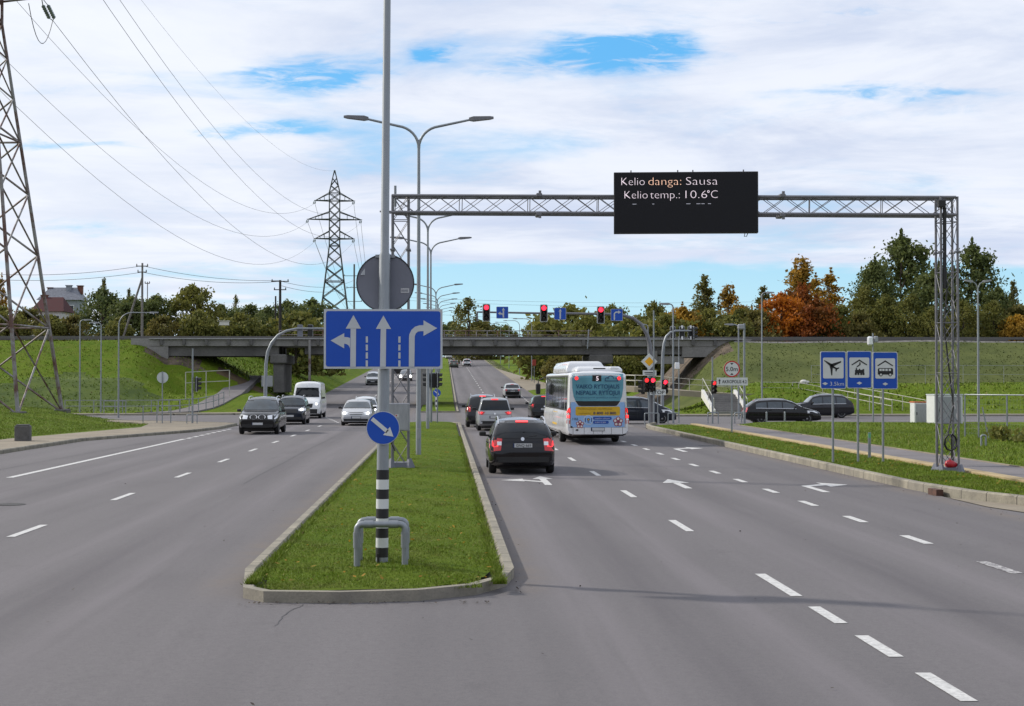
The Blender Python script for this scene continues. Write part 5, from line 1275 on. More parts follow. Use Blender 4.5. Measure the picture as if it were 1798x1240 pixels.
b = at(1728, 730, 64.5); mb = MB(); mb.tube([(0, 0, 0), (-.22, .1, 1.3)], .03, 6); tag(mb.build('fence_strut', 'galvanised', None, loc=(b.x+.25, 64.7, .2)), 'slanted strut leaning on the mesh fence', 'strut')
a, c = at(1723, 770, 56.5), at(1731, 770, 56.5); hoop(a.x, c.x, 56.5, .1, .62, .035, 'low grey stub hoop in the lawn before the mesh fence', None)
# railings, stairs on the right slope
def off(pts, d):
    out = []
    for i, p in enumerate(pts):
        a = Vector(pts[max(0, i-1)][:2]); b_ = Vector(pts[min(len(pts)-1, i+1)][:2]); v = (b_-a).normalized(); out.append((p[0]-v.y*d, p[1]+v.x*d, p[2]))
    return out
M('cream_paint', (.42, .41, .36), .5, .1)
GRA = 'railings beside the right footpath'
railing('pale railing along the uphill side of the right footpath', off(PATHR, .9)[1:5], 1.0, mat='cream_paint', group=GRA)
railing('pale railing along the downhill side of the right footpath', off(PATHR, -.9)[0:3], 1.0, mat='cream_paint', group=GRA)
st = thing('staircase', 'concrete staircase climbing the right bank behind the height limit sign', 'stairs', (at(1280, 700, 123).x, 122.2, 0.05))
mb = MB()
for q in range(9): mb.box((0, .35+q*.55, .09+q*.165), (2.2, .6, .18)); 
mb.build('steps', 'concrete', st)
for s_ in (-1, 1): mb = MB(); mb.poly([(0, -.1), (0, .28), (5.4, 1.85), (5.4, 1.2)], (Vector((s_*1.3, 0, 0)), Vector((0, 1, 0)), Vector((0, 0, 1))), .12, .24); mb.build('stringer', 'plaster', st)
for s_ in (-1, 1): mb = MB(); mb.tube([(s_*1.3, .1, .2), (s_*1.3, .1, 1.15), (s_*1.3, 5.4, 2.75), (s_*1.3, 5.4, 1.6)], .035, 6); mb.tube([(s_*1.3, 2.7, 1.), (s_*1.3, 2.7, 1.95)], .03, 6); mb.build('handrail', 'cream_paint', st)
a = [at(1310, 681, 129), at(1335, 680, 129), at(1352, 690, 124.5), at(1372, 701, 120)]
for k_, dx in enumerate((0, 2.6)):
    pts = [(29-3+dx, 130, 1.5), (29+dx, 129.5, 1.45), (31.8+dx, 124.6, .75), (34.2+dx, 120.6, .12)]
    railing('white sloping handrail on the right bank, %s of two' % ('left' if k_ == 0 else 'right'), pts, 1.0, mat='cream_paint', group='white sloping handrails on the right bank', post_step=2.5, r=.032)
railing('thin wire fence along the terrace of the right embankment', [(31, 133.6, 2.4), (44, 133.6, 2.4), (58, 133.6, 2.4), (75, 133.6, 2.4)], 1.5, 'fence', 'wire_fence', (1., .5), .018, 'aluminium', 3.2)
rk = at(1411, 661, 131.5); mb = MB(); mb.lathe([(.12, 0), (.34, .1), (.30, .3), (.12, .42)], n=9); mb.box((.3, 0, .2), (.3, .3, .25), .4, .06); tag(mb.build('boulder', M('white_stone', (.55, .54, .52), .8), None, smooth=40, loc=(rk.x, 131.5, hz(rk.x, 131.5)-.05)), 'white boulder lying on the right grass bank', 'boulder')
p = at(938, 637, 214); t_ = thing('post_box', 'small red box on the grass verge beyond the bridge', 'box', (p.x, 214, hz(p.x, 214)))
mb = MB(); mb.box((0, 0, p.z-t_.location.z), (.5, .3, .8), bev=.04); mb.build('housing', M('red_box', (.30, .03, .015), .5), t_); mb = MB(); mb.tube([(0, 0, 0), (0, 0, p.z-t_.location.z-.35)], .05, 6); mb.build('post', 'galvanised', t_)
# left railings and the concrete block
GLR = 'steel railings around the left crossing'
a, c = at(113, 704, 124), at(314, 704, 123.6); railing('long steel railing before the left embankment', [(a.x, 124.2, .1), (c.x, 124.2, .1)], 1.0, group=GLR, post_step=2.2, r=.035)
a, c = at(249, 714, 95.2), at(300, 714, 95.2); railing('short steel railing at the left crossing corner', [(a.x, 95.6, .1), (c.x, 95.2, .1)], 1.0, group=GLR, post_step=.85, rails=(1.,), r=.035)
a, c = at(160, 716, 118), at(200, 716, 118); railing('short steel railing below the two short lamps', [(a.x, 122.4, .12), (c.x, 122.4, .12)], .95, group=GLR, post_step=.9, r=.035)
railing('steel railing climbing beside the left footpath', [(x, y, z) for x, y, z in off(PATHL, -1.15)[:5]], 1.0, group=GLR, r=.04, post_step=1.6)
a = [at(326, 640, 138), at(362, 640, 139), at(403, 640, 140)]
railing('tall pale frame fence beside the left bridge abutment', [(p.x, p.y, hz(p.x, p.y)) for p in a], 2.3, 'fence', 'frame_fence', (1., .6), .045, 'cream_paint', 2.)
p = at(40.5, 756, 66.5); mb = MB(); mb.box((0, 0, .33), (.6, .6, .66), .1, .03); mb.box((0, 0, .68), (.5, .5, .05), .1, .02); tag(mb.build('concrete_block', 'dark_concrete', None, loc=(p.x, 66.5, hz(p.x, 66.5))), 'dark square concrete block on the grass by the left pavement', 'concrete block')
b = at(530, 715, 141); mb = MB(); mb.box((0, 0, .8), (1.0, .4, 1.), bev=.03); mb.tube([(-.3, 0, 0), (-.3, 0, .4)], .05, 6)
tag(mb.build('electric_box', 'aluminium', None, loc=(at(468, 700, 146).x, 146.5, hz(at(468, 700, 146).x, 146.5)+.3)), 'grey electric box beside the left bridge pier', 'box')

# ------------------------------------------------------------------ vehicles
def smooth1(f, ys_, k=2):
    v = np.array(f, float)
    for _ in range(k): v = np.concatenate([[v[0]], (v[:-2]+2*v[1:-1]+v[2:])/4, [v[-1]]])
    return v
def wheel(t_, x, y, r, w_, rimmat, side):
    root = bpy.data.objects.new('wheel', None); COL.objects.link(root); root.parent = t_; root.location = (x, y, r); root.empty_display_size = .2
    h = w_/2
    mb = MB(); mb.lathe([(r*.66, -h), (r*.9, -h), (r*.98, -h*.75), (r, -h*.3), (r, h*.3), (r*.98, h*.75), (r*.9, h), (r*.66, h)], axis='x', n=28); mb.build('tyre', 'rubber', root, smooth=35)
    mb = MB(); s_ = side*h
    mb.lathe([(r*.68, s_*.80), (r*.68, s_*1.01), (r*.62, s_*1.02), (r*.58, s_*.70)], axis='x', n=28)
    for q in range(5):
        a = q*2*math.pi/5; c, d = math.cos(a), math.sin(a); p0 = Vector((s_*.98, 0, 0)); p1 = Vector((s_*.93, c*r*.62, d*r*.62))
        u = Vector((0, -d, c))
        mb.add([p0+u*.055*r/.33, p1+u*.04*r/.33, p1-u*.04*r/.33, p0-u*.055*r/.33, p0+u*.05-Vector((s_*.25, 0, 0)), p1+u*.04-Vector((s_*.25, 0, 0)), p1-u*.04-Vector((s_*.25, 0, 0)), p0-u*.05-Vector((s_*.25, 0, 0))], [(0, 1, 2, 3), (0, 4, 5, 1), (3, 2, 6, 7)])
    mb.lathe([(r*.2, s_*.5), (r*.2, s_*.98), (r*.1, s_*1.03)], axis='x', n=14)
    mb.build('rim', rimmat, root)
    return root
class Car:
    """body lofted along its length (+y = front); everything else is laid onto that surface"""
    def __init__(s, name, label, cat, loc, rz, L, W, H, top, belt, wid, bot, body, k=.24, axles=(-1.35, 1.4), wr=.32, rim='rim', group='vehicles on the road', arch=True, ww=.21, trim=None, rnd=.06, sharp=32):
        s.t = thing(name, label, cat, loc, rz, group); s.L, s.W, s.H = L, W, H
        n = max(60, int(L/.05)); Yy = np.linspace(-L/2, L/2, n)
        ip = lambda P: np.interp(Yy, [p[0] for p in P], [p[1] for p in P])
        s.Y = Yy; s.zt = smooth1(ip(top), 0, 3); s.zb = np.minimum(ip(belt), s.zt-.035); s.w = smooth1(ip(wid), 0, 3)*W/2; s.bt = smooth1(ip(bot), 0, 2)
        s.belt = belt; rings = []
        for y, zt, zb, w_, b_ in zip(s.Y, s.zt, s.zb, s.w, s.bt):
            hb = zb-b_; e = max(0, (zt-zb))/(H-np.median(s.zb)); kk = k*min(1.15, e); we = w_*.955
            wr_ = we*(1-kk); r = min(rnd*1.6, (zt-zb)*.6)
            crown = min(1, max(0, zt-zb)/.3)
            half = [(0, b_), (w_*.80, b_), (w_*.93, b_+.05*min(1, hb)), (w_*.985, b_+.18*hb), (w_, b_+.42*hb), (w_*.998, b_+.68*hb), (w_*.985, zb-.10*hb), (we, zb),
                    (we+(wr_-we)*.35, zb+(zt-zb)*.35), (we+(wr_-we)*.72, zb+(zt-zb)*.72-.0*r), (wr_, zt-r*.62), (wr_-r*.45, zt-r*.22), (wr_-r*1.25, zt), (wr_*.5, zt+.018+.022*crown), (0, zt+.026+.03*crown)]
            rings.append(half)
        m = len(rings[0]); V = []; Fc = []
        for y, hf in zip(s.Y, rings):
            V += [(x, y, z) for x, z in hf]+[(-x, y, z) for x, z in hf[1:-1]]
        per = 2*m-2; idx = list(range(m))+list(range(per-1, m-1, -1))
        for i in range(n-1):
            for q in range(per):
                a, c = idx[q], idx[(q+1) % per]; Fc.append((i*per+a, i*per+c, (i+1)*per+c, (i+1)*per+a))
        Fc.append(tuple(reversed(idx))); Fc.append(tuple((n-1)*per+q for q in idx))
        mb = MB(); mb.add(V, Fc); s.body = mb.build('body', body, s.t, smooth=sharp)
        s.bm_tree()
        s.wr = wr
        if arch:
            for ay in axles:
                for sd in (-1, 1):
                    c = MB(); c.lathe([(wr*1.16, -.17), (wr*1.16, .17)], (sd*(W/2-.08), ay, wr*1.02), axis='x', n=28)
                    co = c.build('cut', 'black_plastic'); md = s.body.modifiers.new('b', 'BOOLEAN'); md.operation = 'DIFFERENCE'; md.object = co; md.solver = 'EXACT'
            bpy.context.view_layer.update()
            me = bpy.data.meshes.new_from_object(s.body.evaluated_get(bpy.context.evaluated_depsgraph_get())); cuts = [m_.object for m_ in s.body.modifiers]
            s.body.modifiers.clear(); old = s.body.data; s.body.data = me; me.name = 'body'; bpy.data.meshes.remove(old)
            if 'black_plastic' not in [q.name for q in me.materials if q]: pass
            for co in cuts: bpy.data.objects.remove(co)
        for ay in axles:
            for sd in (-1, 1): wheel(s.t, sd*(W/2-ww/2-.025), ay, wr, ww, rim, sd)
        mb = MB(); mb.box((0, 0, min(s.bt)+.05), (W*.72, L*.8, .1)); 
        for ay in axles: mb.box((0, ay, wr+.05), (W-.5, wr*2.1, wr*1.5))
        mb.build('underbody', 'black_plastic', s.t)
    def bm_tree(s):
        me = s.body.data; s.tree = BVHTree.FromPolygons([v.co.copy() for v in me.vertices], [tuple(p.vertices) for p in me.polygons])
    def lay(s, name, side, poly, mat, off=.008, step=.09, parent=None, build=True, mb=None):
        """polygon in (x,z) for front/rear, (y,z) for left/right, laid on the body"""
        bm = bmesh.new(); bm.faces.new([bm.verts.new((a, c, 0)) for a, c in poly]); bm.normal_update()
        for ax_ in (0, 1):
            lo, hi = min(p[ax_] for p in poly), max(p[ax_] for p in poly); k_ = max(1, int((hi-lo)/step))
            for q in range(1, k_):
                co = [0, 0, 0]; co[ax_] = lo+(hi-lo)*q/k_; no = [0, 0, 0]; no[ax_] = 1
                bmesh.ops.bisect_plane(bm, geom=bm.verts[:]+bm.edges[:]+bm.faces[:], plane_co=co, plane_no=no)
        bmesh.ops.triangulate(bm, faces=[f for f in bm.faces if len(f.verts) > 4])
        d = {'front': Vector((0, -1, 0)), 'rear': Vector((0, 1, 0)), 'left': Vector((1, 0, 0)), 'right': Vector((-1, 0, 0)), 'top': Vector((0, 0, -1))}[side]
        for v in bm.verts:
            a, c = v.co.x, v.co.y
            P = Vector((a, -d.y*20, c)) if side in ('front', 'rear') else (Vector((a, c, 20)) if side == 'top' else Vector((-d.x*20, a, c)))
            h = s.tree.ray_cast(P, d)
            if h[0] is None:
                tgt = Vector((a, -d.y*s.L/2, c)) if side in ('front', 'rear') else Vector((-d.x*s.W/2, a, c)); h = s.tree.find_nearest(tgt)
            v.co = h[0]+(h[1] if h[1].dot(d) < 0 else -h[1])*off
        bmesh.ops.recalc_face_normals(bm, faces=bm.faces)
        if sum(f.normal.dot(d) for f in bm.faces) > 0: bmesh.ops.reverse_faces(bm, faces=bm.faces[:])
        if mb is not None:
            bm.verts.index_update(); mb.add([v.co.copy() for v in bm.verts], [tuple(v.index for v in f.verts) for f in bm.faces]); bm.free(); return
        me = bpy.data.meshes.new(name); bm.to_mesh(me); bm.free(); me.materials.append(MATS[mat]); me.polygons.foreach_set('use_smooth', [True]*len(me.polygons))
        o = bpy.data.objects.new(name, me); COL.objects.link(o); o.parent = parent or s.t; return o
    def sides(s, cuts, mat='glass_dark', zlo=.035, zhi=.13, name='side_window'):
        for sd in ('left', 'right'):
            for y0, y1 in cuts:
                q = np.linspace(y0, y1, 9); zt = np.interp(q, s.Y, s.zt)-zhi; zb = np.interp(q, s.Y, s.zb)+zlo
                P = [(a, c) for a, c in zip(q, zb)]+[(a, max(c, d+.02)) for a, c, d in zip(q[::-1], zt[::-1], zb[::-1])]
                s.lay(name, sd, P, mat)
    def mirror(s, y, z, x=None, mat='black_plastic'):
        x = x or s.W/2
        for sd in (-1, 1):
            mb = MB(); mb.box((sd*(x+.10), y, z), (.20, .10, .14), bev=.03); mb.box((sd*(x-.02), y+.02, z-.05), (.12, .05, .05)); mb.build('wing_mirror', mat, s.t, smooth=40)
    def plate(s, side, z, text=None, w_=.52, h=.11, x=0., y=None):
        hit = s.tree.ray_cast(Vector((x, 20 if side == 'front' else -20, z)), Vector((0, -1 if side == 'front' else 1, 0)))[0]
        yv = hit.y+(.015 if side == 'front' else -.015); f = (Vector((x, yv, z)), Vector((-1 if side == 'front' else 1, 0, 0)), Vector((0, 0, 1)))
        mb = MB(); mb.poly(rrect(w_+.03, h+.03, .01), f, 0, .03); mb.mi = 1; mb.poly(rect(-w_/2, -h/2, w_/2, h/2), f, .004); mb.mi = 2; mb.poly(rect(-w_/2, -h/2, -w_/2+.03, h/2), f, .006)
        o = mb.build('number_plate', ['black_plastic', 'plate_white', 'navy_ink'], s.t)
        if text: mb = MB(); put_text(mb, text, h*.66, f, .02, -h*.33, .008, w_*.80, True); mb.build('lettering', 'sign_black', o)
    def both(s, name, side, poly, mat, **kw):
        for sg in (1, -1): s.lay(name, side, [(sg*a, c) for a, c in poly][::sg], mat, **kw)
    def rails(s, y0, y1, x, mat='chrome'):
        for sd in (-1, 1):
            q = np.linspace(y0, y1, 9); mb = MB(); P = [(sd*x, a, np.interp(a, s.Y, s.zt)+(.065 if 0 < i < 8 else .0)) for i, a in enumerate(q)]; mb.tube(P, .02, 6); mb.build('roof_rail', mat, s.t, smooth=50)
    def seams(s, ysides, z0, z1):
        mb = MB()
        for sd in ('left', 'right'):
            for y in ysides: s.lay('', sd, rect(y-.006, z0, y+.006, z1), '', off=.003, mb=mb)
        mb.build('door_gap', 'black_plastic', s.t)
    def handles(s, ysides, z):
        for sd in (-1, 1):
            for y in ysides:
                h = s.tree.ray_cast(Vector((sd*9, y, z)), Vector((-sd, 0, 0)))[0]; mb = MB(); mb.box((h.x+sd*.015, y, z), (.03, .18, .03), bev=.008); mb.build('door_handle', s.body.data.materials[0].name, s.t)
M('navy_ink', lin(22, 45, 95), .5)
paint('paint_black', (.010, .010, .011)); paint('paint_darkbrown', (.0105, .0095, .0115)); paint('paint_silver', (.42, .43, .45), .3); paint('paint_darkblue', (.016, .020, .030)); paint('paint_white', (.72, .73, .74)); paint('paint_grey', (.13, .135, .14)); paint('paint_anthracite', (.022, .022, .026)); paint('paint_green', (.07, .08, .055))
M('grey_plastic', (.035, .035, .037), .6)
def wid(L, f=.82, r=.86): return [(-L/2, r), (-L/2+.12, r+.08), (-L/2+.5, .985), (-L/2+1., 1), (L/2-1.1, 1), (L/2-.55, .96), (L/2-.15, f+.06), (L/2, f)]
def botp(L, g=.20): return [(-L/2, g+.14), (-L/2+.3, g+.03), (-L/2+.6, g), (L/2-.6, g), (L/2-.2, g+.02), (L/2, g+.06)]
def estate(name, label, cat, px, Y, body, L=4.6, W=1.81, H=1.46, rz=0., x=None, kind='wagon', wr=.325, rim='rim', lights=True, brake=True, group='vehicles on the right carriageway', belt=.93, z=None, hood=.0, g=.19):
    h = L/2; bz = belt; R_ = H
    tops = {
     'wagon': [(-h, bz-.28), (-h+.03, bz-.02), (-h+.10, bz+.10), (-h+.55, R_-.13), (-h+.85, R_-.05), (-h+1.7, R_), (-h+2.4, R_-.02), (-h+2.85, R_-.13), (h-1.08, bz+.06), (h-.45, bz-.09), (h-.12, bz-.22), (h, bz-.38)],
     'mpv': [(-h, bz-.25), (-h+.03, bz-.0), (-h+.08, bz+.12), (-h+.30, R_-.08), (-h+.5, R_-.01), (-h+1.7, R_), (-h+2.6, R_-.02), (-h+3.0, R_-.13), (h-.80, bz+.07), (h-.35, bz-.10), (h-.1, bz-.26), (h, bz-.4)],
     'suv': [(-h, bz-.25), (-h+.03, bz-.02), (-h+.10, bz+.10), (-h+.58, R_-.15), (-h+.9, R_-.05), (-h+1.7, R_), (-h+2.4, R_-.03), (-h+2.9, R_-.14), (h-1.28, bz+.08), (h-.5, bz-.02), (h-.14, bz-.14), (h, bz-.36)],
     'hatch': [(-h, bz-.25), (-h+.03, bz-.02), (-h+.10, bz+.10), (-h+.48, R_-.10), (-h+.7, R_-.01), (-h+1.4, R_), (-h+2.1, R_-.02), (-h+2.55, R_-.13), (h-.98, bz+.06), (h-.42, bz-.08), (h-.1, bz-.22), (h, bz-.38)],
     'sedan': [(-h, bz-.20), (-h+.03, bz-.0), (-h+.12, bz+.04), (-h+.62, bz+.07), (-h+1.25, R_-.06), (-h+1.6, R_), (-h+2.4, R_-.01), (-h+2.85, R_-.10), (h-1.25, bz+.04), (h-.5, bz-.10), (h-.12, bz-.24), (h, bz-.40)]}
    bl = [(-h, bz-.02), (-h+.5, bz), (0, bz-.02), (h-1.1, bz-.05), (h, bz-.3)]
    X_ = at(px, 700, Y).x if x is None else x
    fwd = abs(rz) < 1
    yc = Y+(h if abs(math.cos(rz)) > .7 else 0)
    c = Car(name, label, cat, (X_, yc, zr(yc) if z is None else z), rz, L, W, H, tops[kind], bl, wid(L), botp(L, g), body, axles=(-h+.92, h-.88), wr=wr, rim=rim, group=group)
    c.t.rotation_euler[0] = math.atan((zr(yc+1.3)-zr(yc-1.3))/2.6)*math.cos(rz)
    # glass
    xr = W/2*.955*(1-.24)-.03; xb = W/2*.955-.09
    if kind == 'sedan': rw = ((bz+.10, xb-.06), (R_-.10, xr-.03)); sc = [(-h+1.05, -.27), (-.21, h-1.62)]
    else: rw = ((bz+.06, xb-.03), (R_-.10, xr-.02)); sc = [(-h+.60, -h+1.25), (-h+1.33, -.10), (-.04, h-1.62 if kind == 'suv' else h-1.52)]
    c.lay('rear_window', 'rear', [(-rw[0][1], rw[0][0]), (rw[0][1], rw[0][0]), (rw[1][1], rw[1][0]), (-rw[1][1], rw[1][0])], 'glass_dark')
    wz0 = bz+.09 if kind != 'suv' else bz+.13
    c.lay('windscreen', 'front', [(-xb-.01, wz0), (xb+.01, wz0), (xr-.02, R_-.10), (-xr+.02, R_-.10)], 'glass_blue')
    c.sides(sc, 'glass_blue' if body in ('paint_black', 'paint_anthracite', 'paint_darkblue') else 'glass_dark')
    for sd in ('left', 'right'):
        q = np.linspace(sc[0][0], sc[-1][1], 14); zb_ = np.interp(q, c.Y, c.zb)+.012; c.lay('window_trim', sd, [(a, b_) for a, b_ in zip(q, zb_)]+[(a, b_+.022) for a, b_ in zip(q[::-1], zb_[::-1])], 'chrome', off=.012)
    c.mirror(h-1.62, bz+.10)
    if kind in ('wagon', 'suv', 'mpv') : c.rails(-h+.6, h-2.05, xr+.0)
    c.handles((-h+1.45, .05), bz-.10)
    c.seams((-h+1.29 if kind != 'sedan' else -.24, -.07 if kind != 'sedan' else 1.0, h-1.35), .32, bz-.03)
    # lower trim
    c.lay('bumper_trim', 'rear', rect(-W/2*.78, g+.15, W/2*.78, g+.30), 'black_plastic', off=.006); c.lay('bumper_trim', 'front', rect(-W/2*.76, g+.08, W/2*.76, g+.22), 'black_plastic', off=.006)
    c.R, c.xb, c.xr, c.bz, c.h = R_, xb, xr, bz, h
    return c
def std_rear(c, tl, text=None, brake='lamp_red_bright', pz=.78, bright=True, high=True):
    c.both('tail_light', 'rear', tl, 'lamp_red', off=.012)
    if bright:
        cx = sum(p[0] for p in tl)/len(tl); cz = sum(p[1] for p in tl)/len(tl)
        c.both('brake_light', 'rear', [(cx+(a-cx)*.5, cz+(d-cz)*.45+.02) for a, d in tl], brake, off=.020)
    if high: c.lay('high_brake_light', 'rear', rect(-.17, c.R-.085, .17, c.R-.045), 'lamp_red_bright' if bright else 'lamp_red', off=.02)
    c.plate('rear', pz, text); c.lay('badge', 'rear', circ(.05, 14, 0, pz+.17), 'chrome', off=.012)
    mb = MB(); c.lay('', 'rear', rect(-c.xb*1.0, pz+.12, c.xb*1.0, pz+.13), '', off=.004, mb=mb); mb.build('tailgate_gap', 'black_plastic', c.t)
    h0 = c.tree.ray_cast(Vector((.1, -20, c.bz+.13)), Vector((0, 1, 0)))[0]
    if h0 is not None: mb = MB(); mb.bar((.0, h0.y-.03, c.bz+.08), (.38, h0.y-.0, c.bz+.14), .012); mb.build('wiper', 'black_plastic', c.t)
def std_front(c, hl, grille, lit=True, pz=.5, gm='black_plastic', lower=None, mat='lamp_white'):
    c.both('headlight', 'front', hl, mat, off=.012)
    if lit:
        cx = sum(p[0] for p in hl)/len(hl); cz = sum(p[1] for p in hl)/len(hl); c.both('headlamp_bulb', 'front', circ(.07, 12, cx, cz), 'lamp_lit', off=.025)
    for g_ in grille: c.lay('grille', 'front', g_, gm, off=.012)
    if lower: c.lay('air_intake', 'front', lower, 'black_plastic', off=.010)
    c.plate('front', pz)
    mb = MB(); c.lay('', 'front', rect(-c.xb, c.bz+.065, c.xb, c.bz+.09), '', off=.02, mb=mb); mb.build('wiper_cowl', 'black_plastic', c.t)
# dark estate car, nearest on the right carriageway
c = estate('estate_car', 'dark brown estate car nearest on the right carriageway, seen from behind', 'car', 918, 43.6, 'paint_darkbrown', 4.58, 1.86, 1.49, kind='wagon')
std_rear(c, [(.56, .98), (.88, 1.02), (.90, .74), (.84, .64), (.60, .66)], 'GNQ 669', pz=.80)
c.both('reverse_light', 'rear', [(.58, .90), (.70, .90), (.70, .80), (.58, .80)], 'lamp_white', off=.024)
c.lay('window_surround', 'rear', rect(-c.xr+.05, c.R-.105, c.xr-.05, c.R-.03), 'black_plastic', off=.006)
# silver people carrier
c = estate('people_carrier', 'silver people carrier braking before the crossing, seen from behind', 'car', 869, 82.0, 'paint_silver', 4.6, 1.84, 1.68, kind='mpv', belt=1.0, g=.22)
std_rear(c, [(.50, .98), (.90, 1.04), (.91, .84), (.62, .83)], '', pz=.72, bright=True)
c = estate('off_road_car', 'dark off road car waiting ahead of the silver people carrier', 'car', 848, 88.4, 'paint_anthracite', 4.7, 1.88, 1.78, kind='suv', belt=1.05, wr=.36, g=.26)
std_rear(c, [(.66, 1.20), (.90, 1.16), (.92, .86), (.68, .88)], '', pz=.80)
c = estate('hatchback_car', 'dark hatchback half hidden left of the bus', 'car', 956, 104, 'paint_black', 4.4, 1.82, 1.62, kind='hatch', belt=1.0)
std_rear(c, [(.66, 1.14), (.90, 1.10), (.92, .86), (.70, .88)], '', pz=.75)
c = estate('sedan_car', 'silver sedan driving away beyond the crossing', 'car', 900, 166, 'paint_silver', 4.7, 1.83, 1.46, kind='sedan')
std_rear(c, [(.55, .92), (.88, .94), (.89, .76), (.6, .76)], '', pz=.74, bright=False)
c.lay('tailgate_panel', 'rear', rect(-.72, .40, .72, .90), 'paint_black', off=.006)
GFAR = 'far vehicles on the climbing road'
c = estate('hatchback_car', 'small white hatchback far up the climbing road', 'car', 820, 318, 'paint_white', 4.3, 1.8, 1.5, kind='hatch', group=GFAR); std_rear(c, [(.6, 1.0), (.88, 1.0), (.88, .8), (.6, .8)], '', bright=False)
c.lay('tailgate_panel', 'rear', rect(-.8, .34, .8, .62), 'paint_black', off=.006)
c = estate('sedan_car', 'small greenish sedan far up the climbing road', 'car', 797, 306, 'paint_green', 4.6, 1.8, 1.45, kind='sedan', group=GFAR); std_rear(c, [(.6, .95), (.88, .95), (.88, .78), (.6, .78)], '', bright=False)
c = estate('delivery_van', 'dark boxy van near the crest of the climbing road', 'van', 806.5, 392, 'paint_anthracite', 5.2, 2.0, 2.5, kind='mpv', belt=1.2, group=GFAR, wr=.34); std_rear(c, [(.8, 1.3), (.95, 1.3), (.95, .9), (.8, .9)], '', bright=False)
c = estate('delivery_van', 'dark van left of another near the road crest', 'van', 795.5, 425, 'paint_anthracite', 5.0, 1.95, 2.2, kind='mpv', belt=1.2, group=GFAR, wr=.34)
c = estate('sedan_car', 'pale car left of the vans near the road crest', 'car', 788, 405, 'paint_white', 4.6, 1.8, 1.5, kind='sedan', group=GFAR)
# oncoming traffic
GO = 'oncoming vehicles on the left carriageway'
PI = math.pi
c = estate('off_road_car', 'black off road car with twin oval grille leading the oncoming traffic', 'car', 452, 77.0, 'paint_black', 4.85, 1.95, 1.76, rz=PI, kind='suv', belt=1.04, wr=.37, group=GO, g=.28)
std_front(c, [(.46, .90), (.88, .96), (.90, .80), (.82, .74), (.50, .74)], [circ(.1, 14, -.2, .84), circ(.1, 14, .2, .84)], lit=False, pz=.52, lower=rect(-.55, .34, .55, .46))
for sx_ in (-1, 1):
    c.lay('grille', 'front', [(sx_*.2+1.75*a, .84+b_) for a, b_ in circ(.105, 18)], 'chrome', off=.008); c.lay('grille', 'front', [(sx_*.2+1.6*a, .84+b_) for a, b_ in circ(.09, 18)], 'black_plastic', off=.018)
c = estate('compact_off_road_car', 'dark grey compact off road car with bright headlight behind the black one', 'car', 508, 94.5, 'paint_darkblue', 4.4, 1.82, 1.66, rz=PI, kind='suv', belt=1.02, wr=.34, group=GO, g=.24)
std_front(c, [(.50, .92), (.86, 1.0), (.88, .82), (.54, .80)], [rect(-.42, .70, .42, .90)], pz=.52, lower=rect(-.5, .33, .5, .44))
c = estate('sedan_car', 'silver sedan with lit headlights in the inner oncoming lane', 'car', 625, 92., 'paint_silver', 4.8, 1.82, 1.46, rz=PI, kind='sedan', group=GO)
std_front(c, [(.46, .76), (.86, .80), (.88, .66), (.50, .62)], [[(-.36, .62), (.36, .62), (.40, .76), (-.40, .76)]], pz=.48, lower=rect(-.62, .28, .62, .38))
c = estate('hatchback_car', 'white car mostly hidden behind the oncoming silver sedan', 'car', 639, 105, 'paint_white', 4.4, 1.8, 1.5, rz=PI, kind='wagon', group=GO); std_front(c, [(.5, .76), (.86, .8), (.88, .66), (.54, .62)], [rect(-.36, .62, .36, .74)])
c = estate('off_road_car', 'small white and dark off road car coming down under the bridge', 'car', 654, 206, 'paint_white', 4.5, 1.85, 1.66, rz=PI, kind='suv', belt=1.0, wr=.35, group=GO); std_front(c, [(.5, .90), (.86, .96), (.88, .8), (.54, .78)], [rect(-.8, .34, .8, .80)], lit=False)
c = estate('sedan_car', 'far oncoming car with bright headlights beside the gantry leg', 'car', 712, 224, 'paint_grey', 4.5, 1.8, 1.5, rz=PI, kind='hatch', group=GO); std_front(c, [(.48, .74), (.84, .78), (.84, .6), (.5, .58)], [rect(-.34, .55, .34, .72)], lit=True)
for sg in (-1, 1): c.lay('headlamp_bulb', 'front', circ(.17, 14, sg*.66, .66), 'lamp_lit', off=.03)
c = estate('delivery_van', 'dark van far behind the oncoming car with bright headlights', 'van', 700, 262, 'paint_anthracite', 5.2, 2.0, 2.4, rz=PI, kind='mpv', belt=1.2, group=GO, wr=.34)
# white panel van
h = 2.8; X_ = at(537, 700, 110).x
c = Car('panel_van', 'white high roofed panel van behind the two oncoming dark cars', 'van', (X_, 110+h, 0), PI, 5.6, 2.06, 2.5,
    [(-h, 2.30), (-h+.06, 2.44), (-h+.3, 2.5), (h-2.1, 2.5), (h-1.7, 2.42), (h-.98, 1.42), (h-.35, 1.16), (h-.08, .95), (h, .7)],
    [(-h, 1.25), (h-1.2, 1.22), (h-.4, 1.05), (h, .75)], [(-h, .97), (-h+.2, 1.), (h-1.2, 1.), (h-.4, .95), (h-.1, .87), (h, .82)], [(-h, .42), (-h+.3, .3), (h-.3, .28), (h, .32)], 'paint_white', k=.11, axles=(-1.75, 1.85), wr=.35, group=GO, rnd=.12)
c.R, c.xb, c.xr, c.bz, c.h = 2.5, .86, .76, 1.3, h
c.lay('windscreen', 'front', [(-.84, 1.46), (.84, 1.46), (.76, 2.12), (-.76, 2.12)], 'glass_dark', off=.012)
for sd in ('left', 'right'): c.lay('side_window', sd, [(.95, 1.35), (1.75, 1.35), (1.45, 1.95), (.95, 1.98)], 'glass_dark')
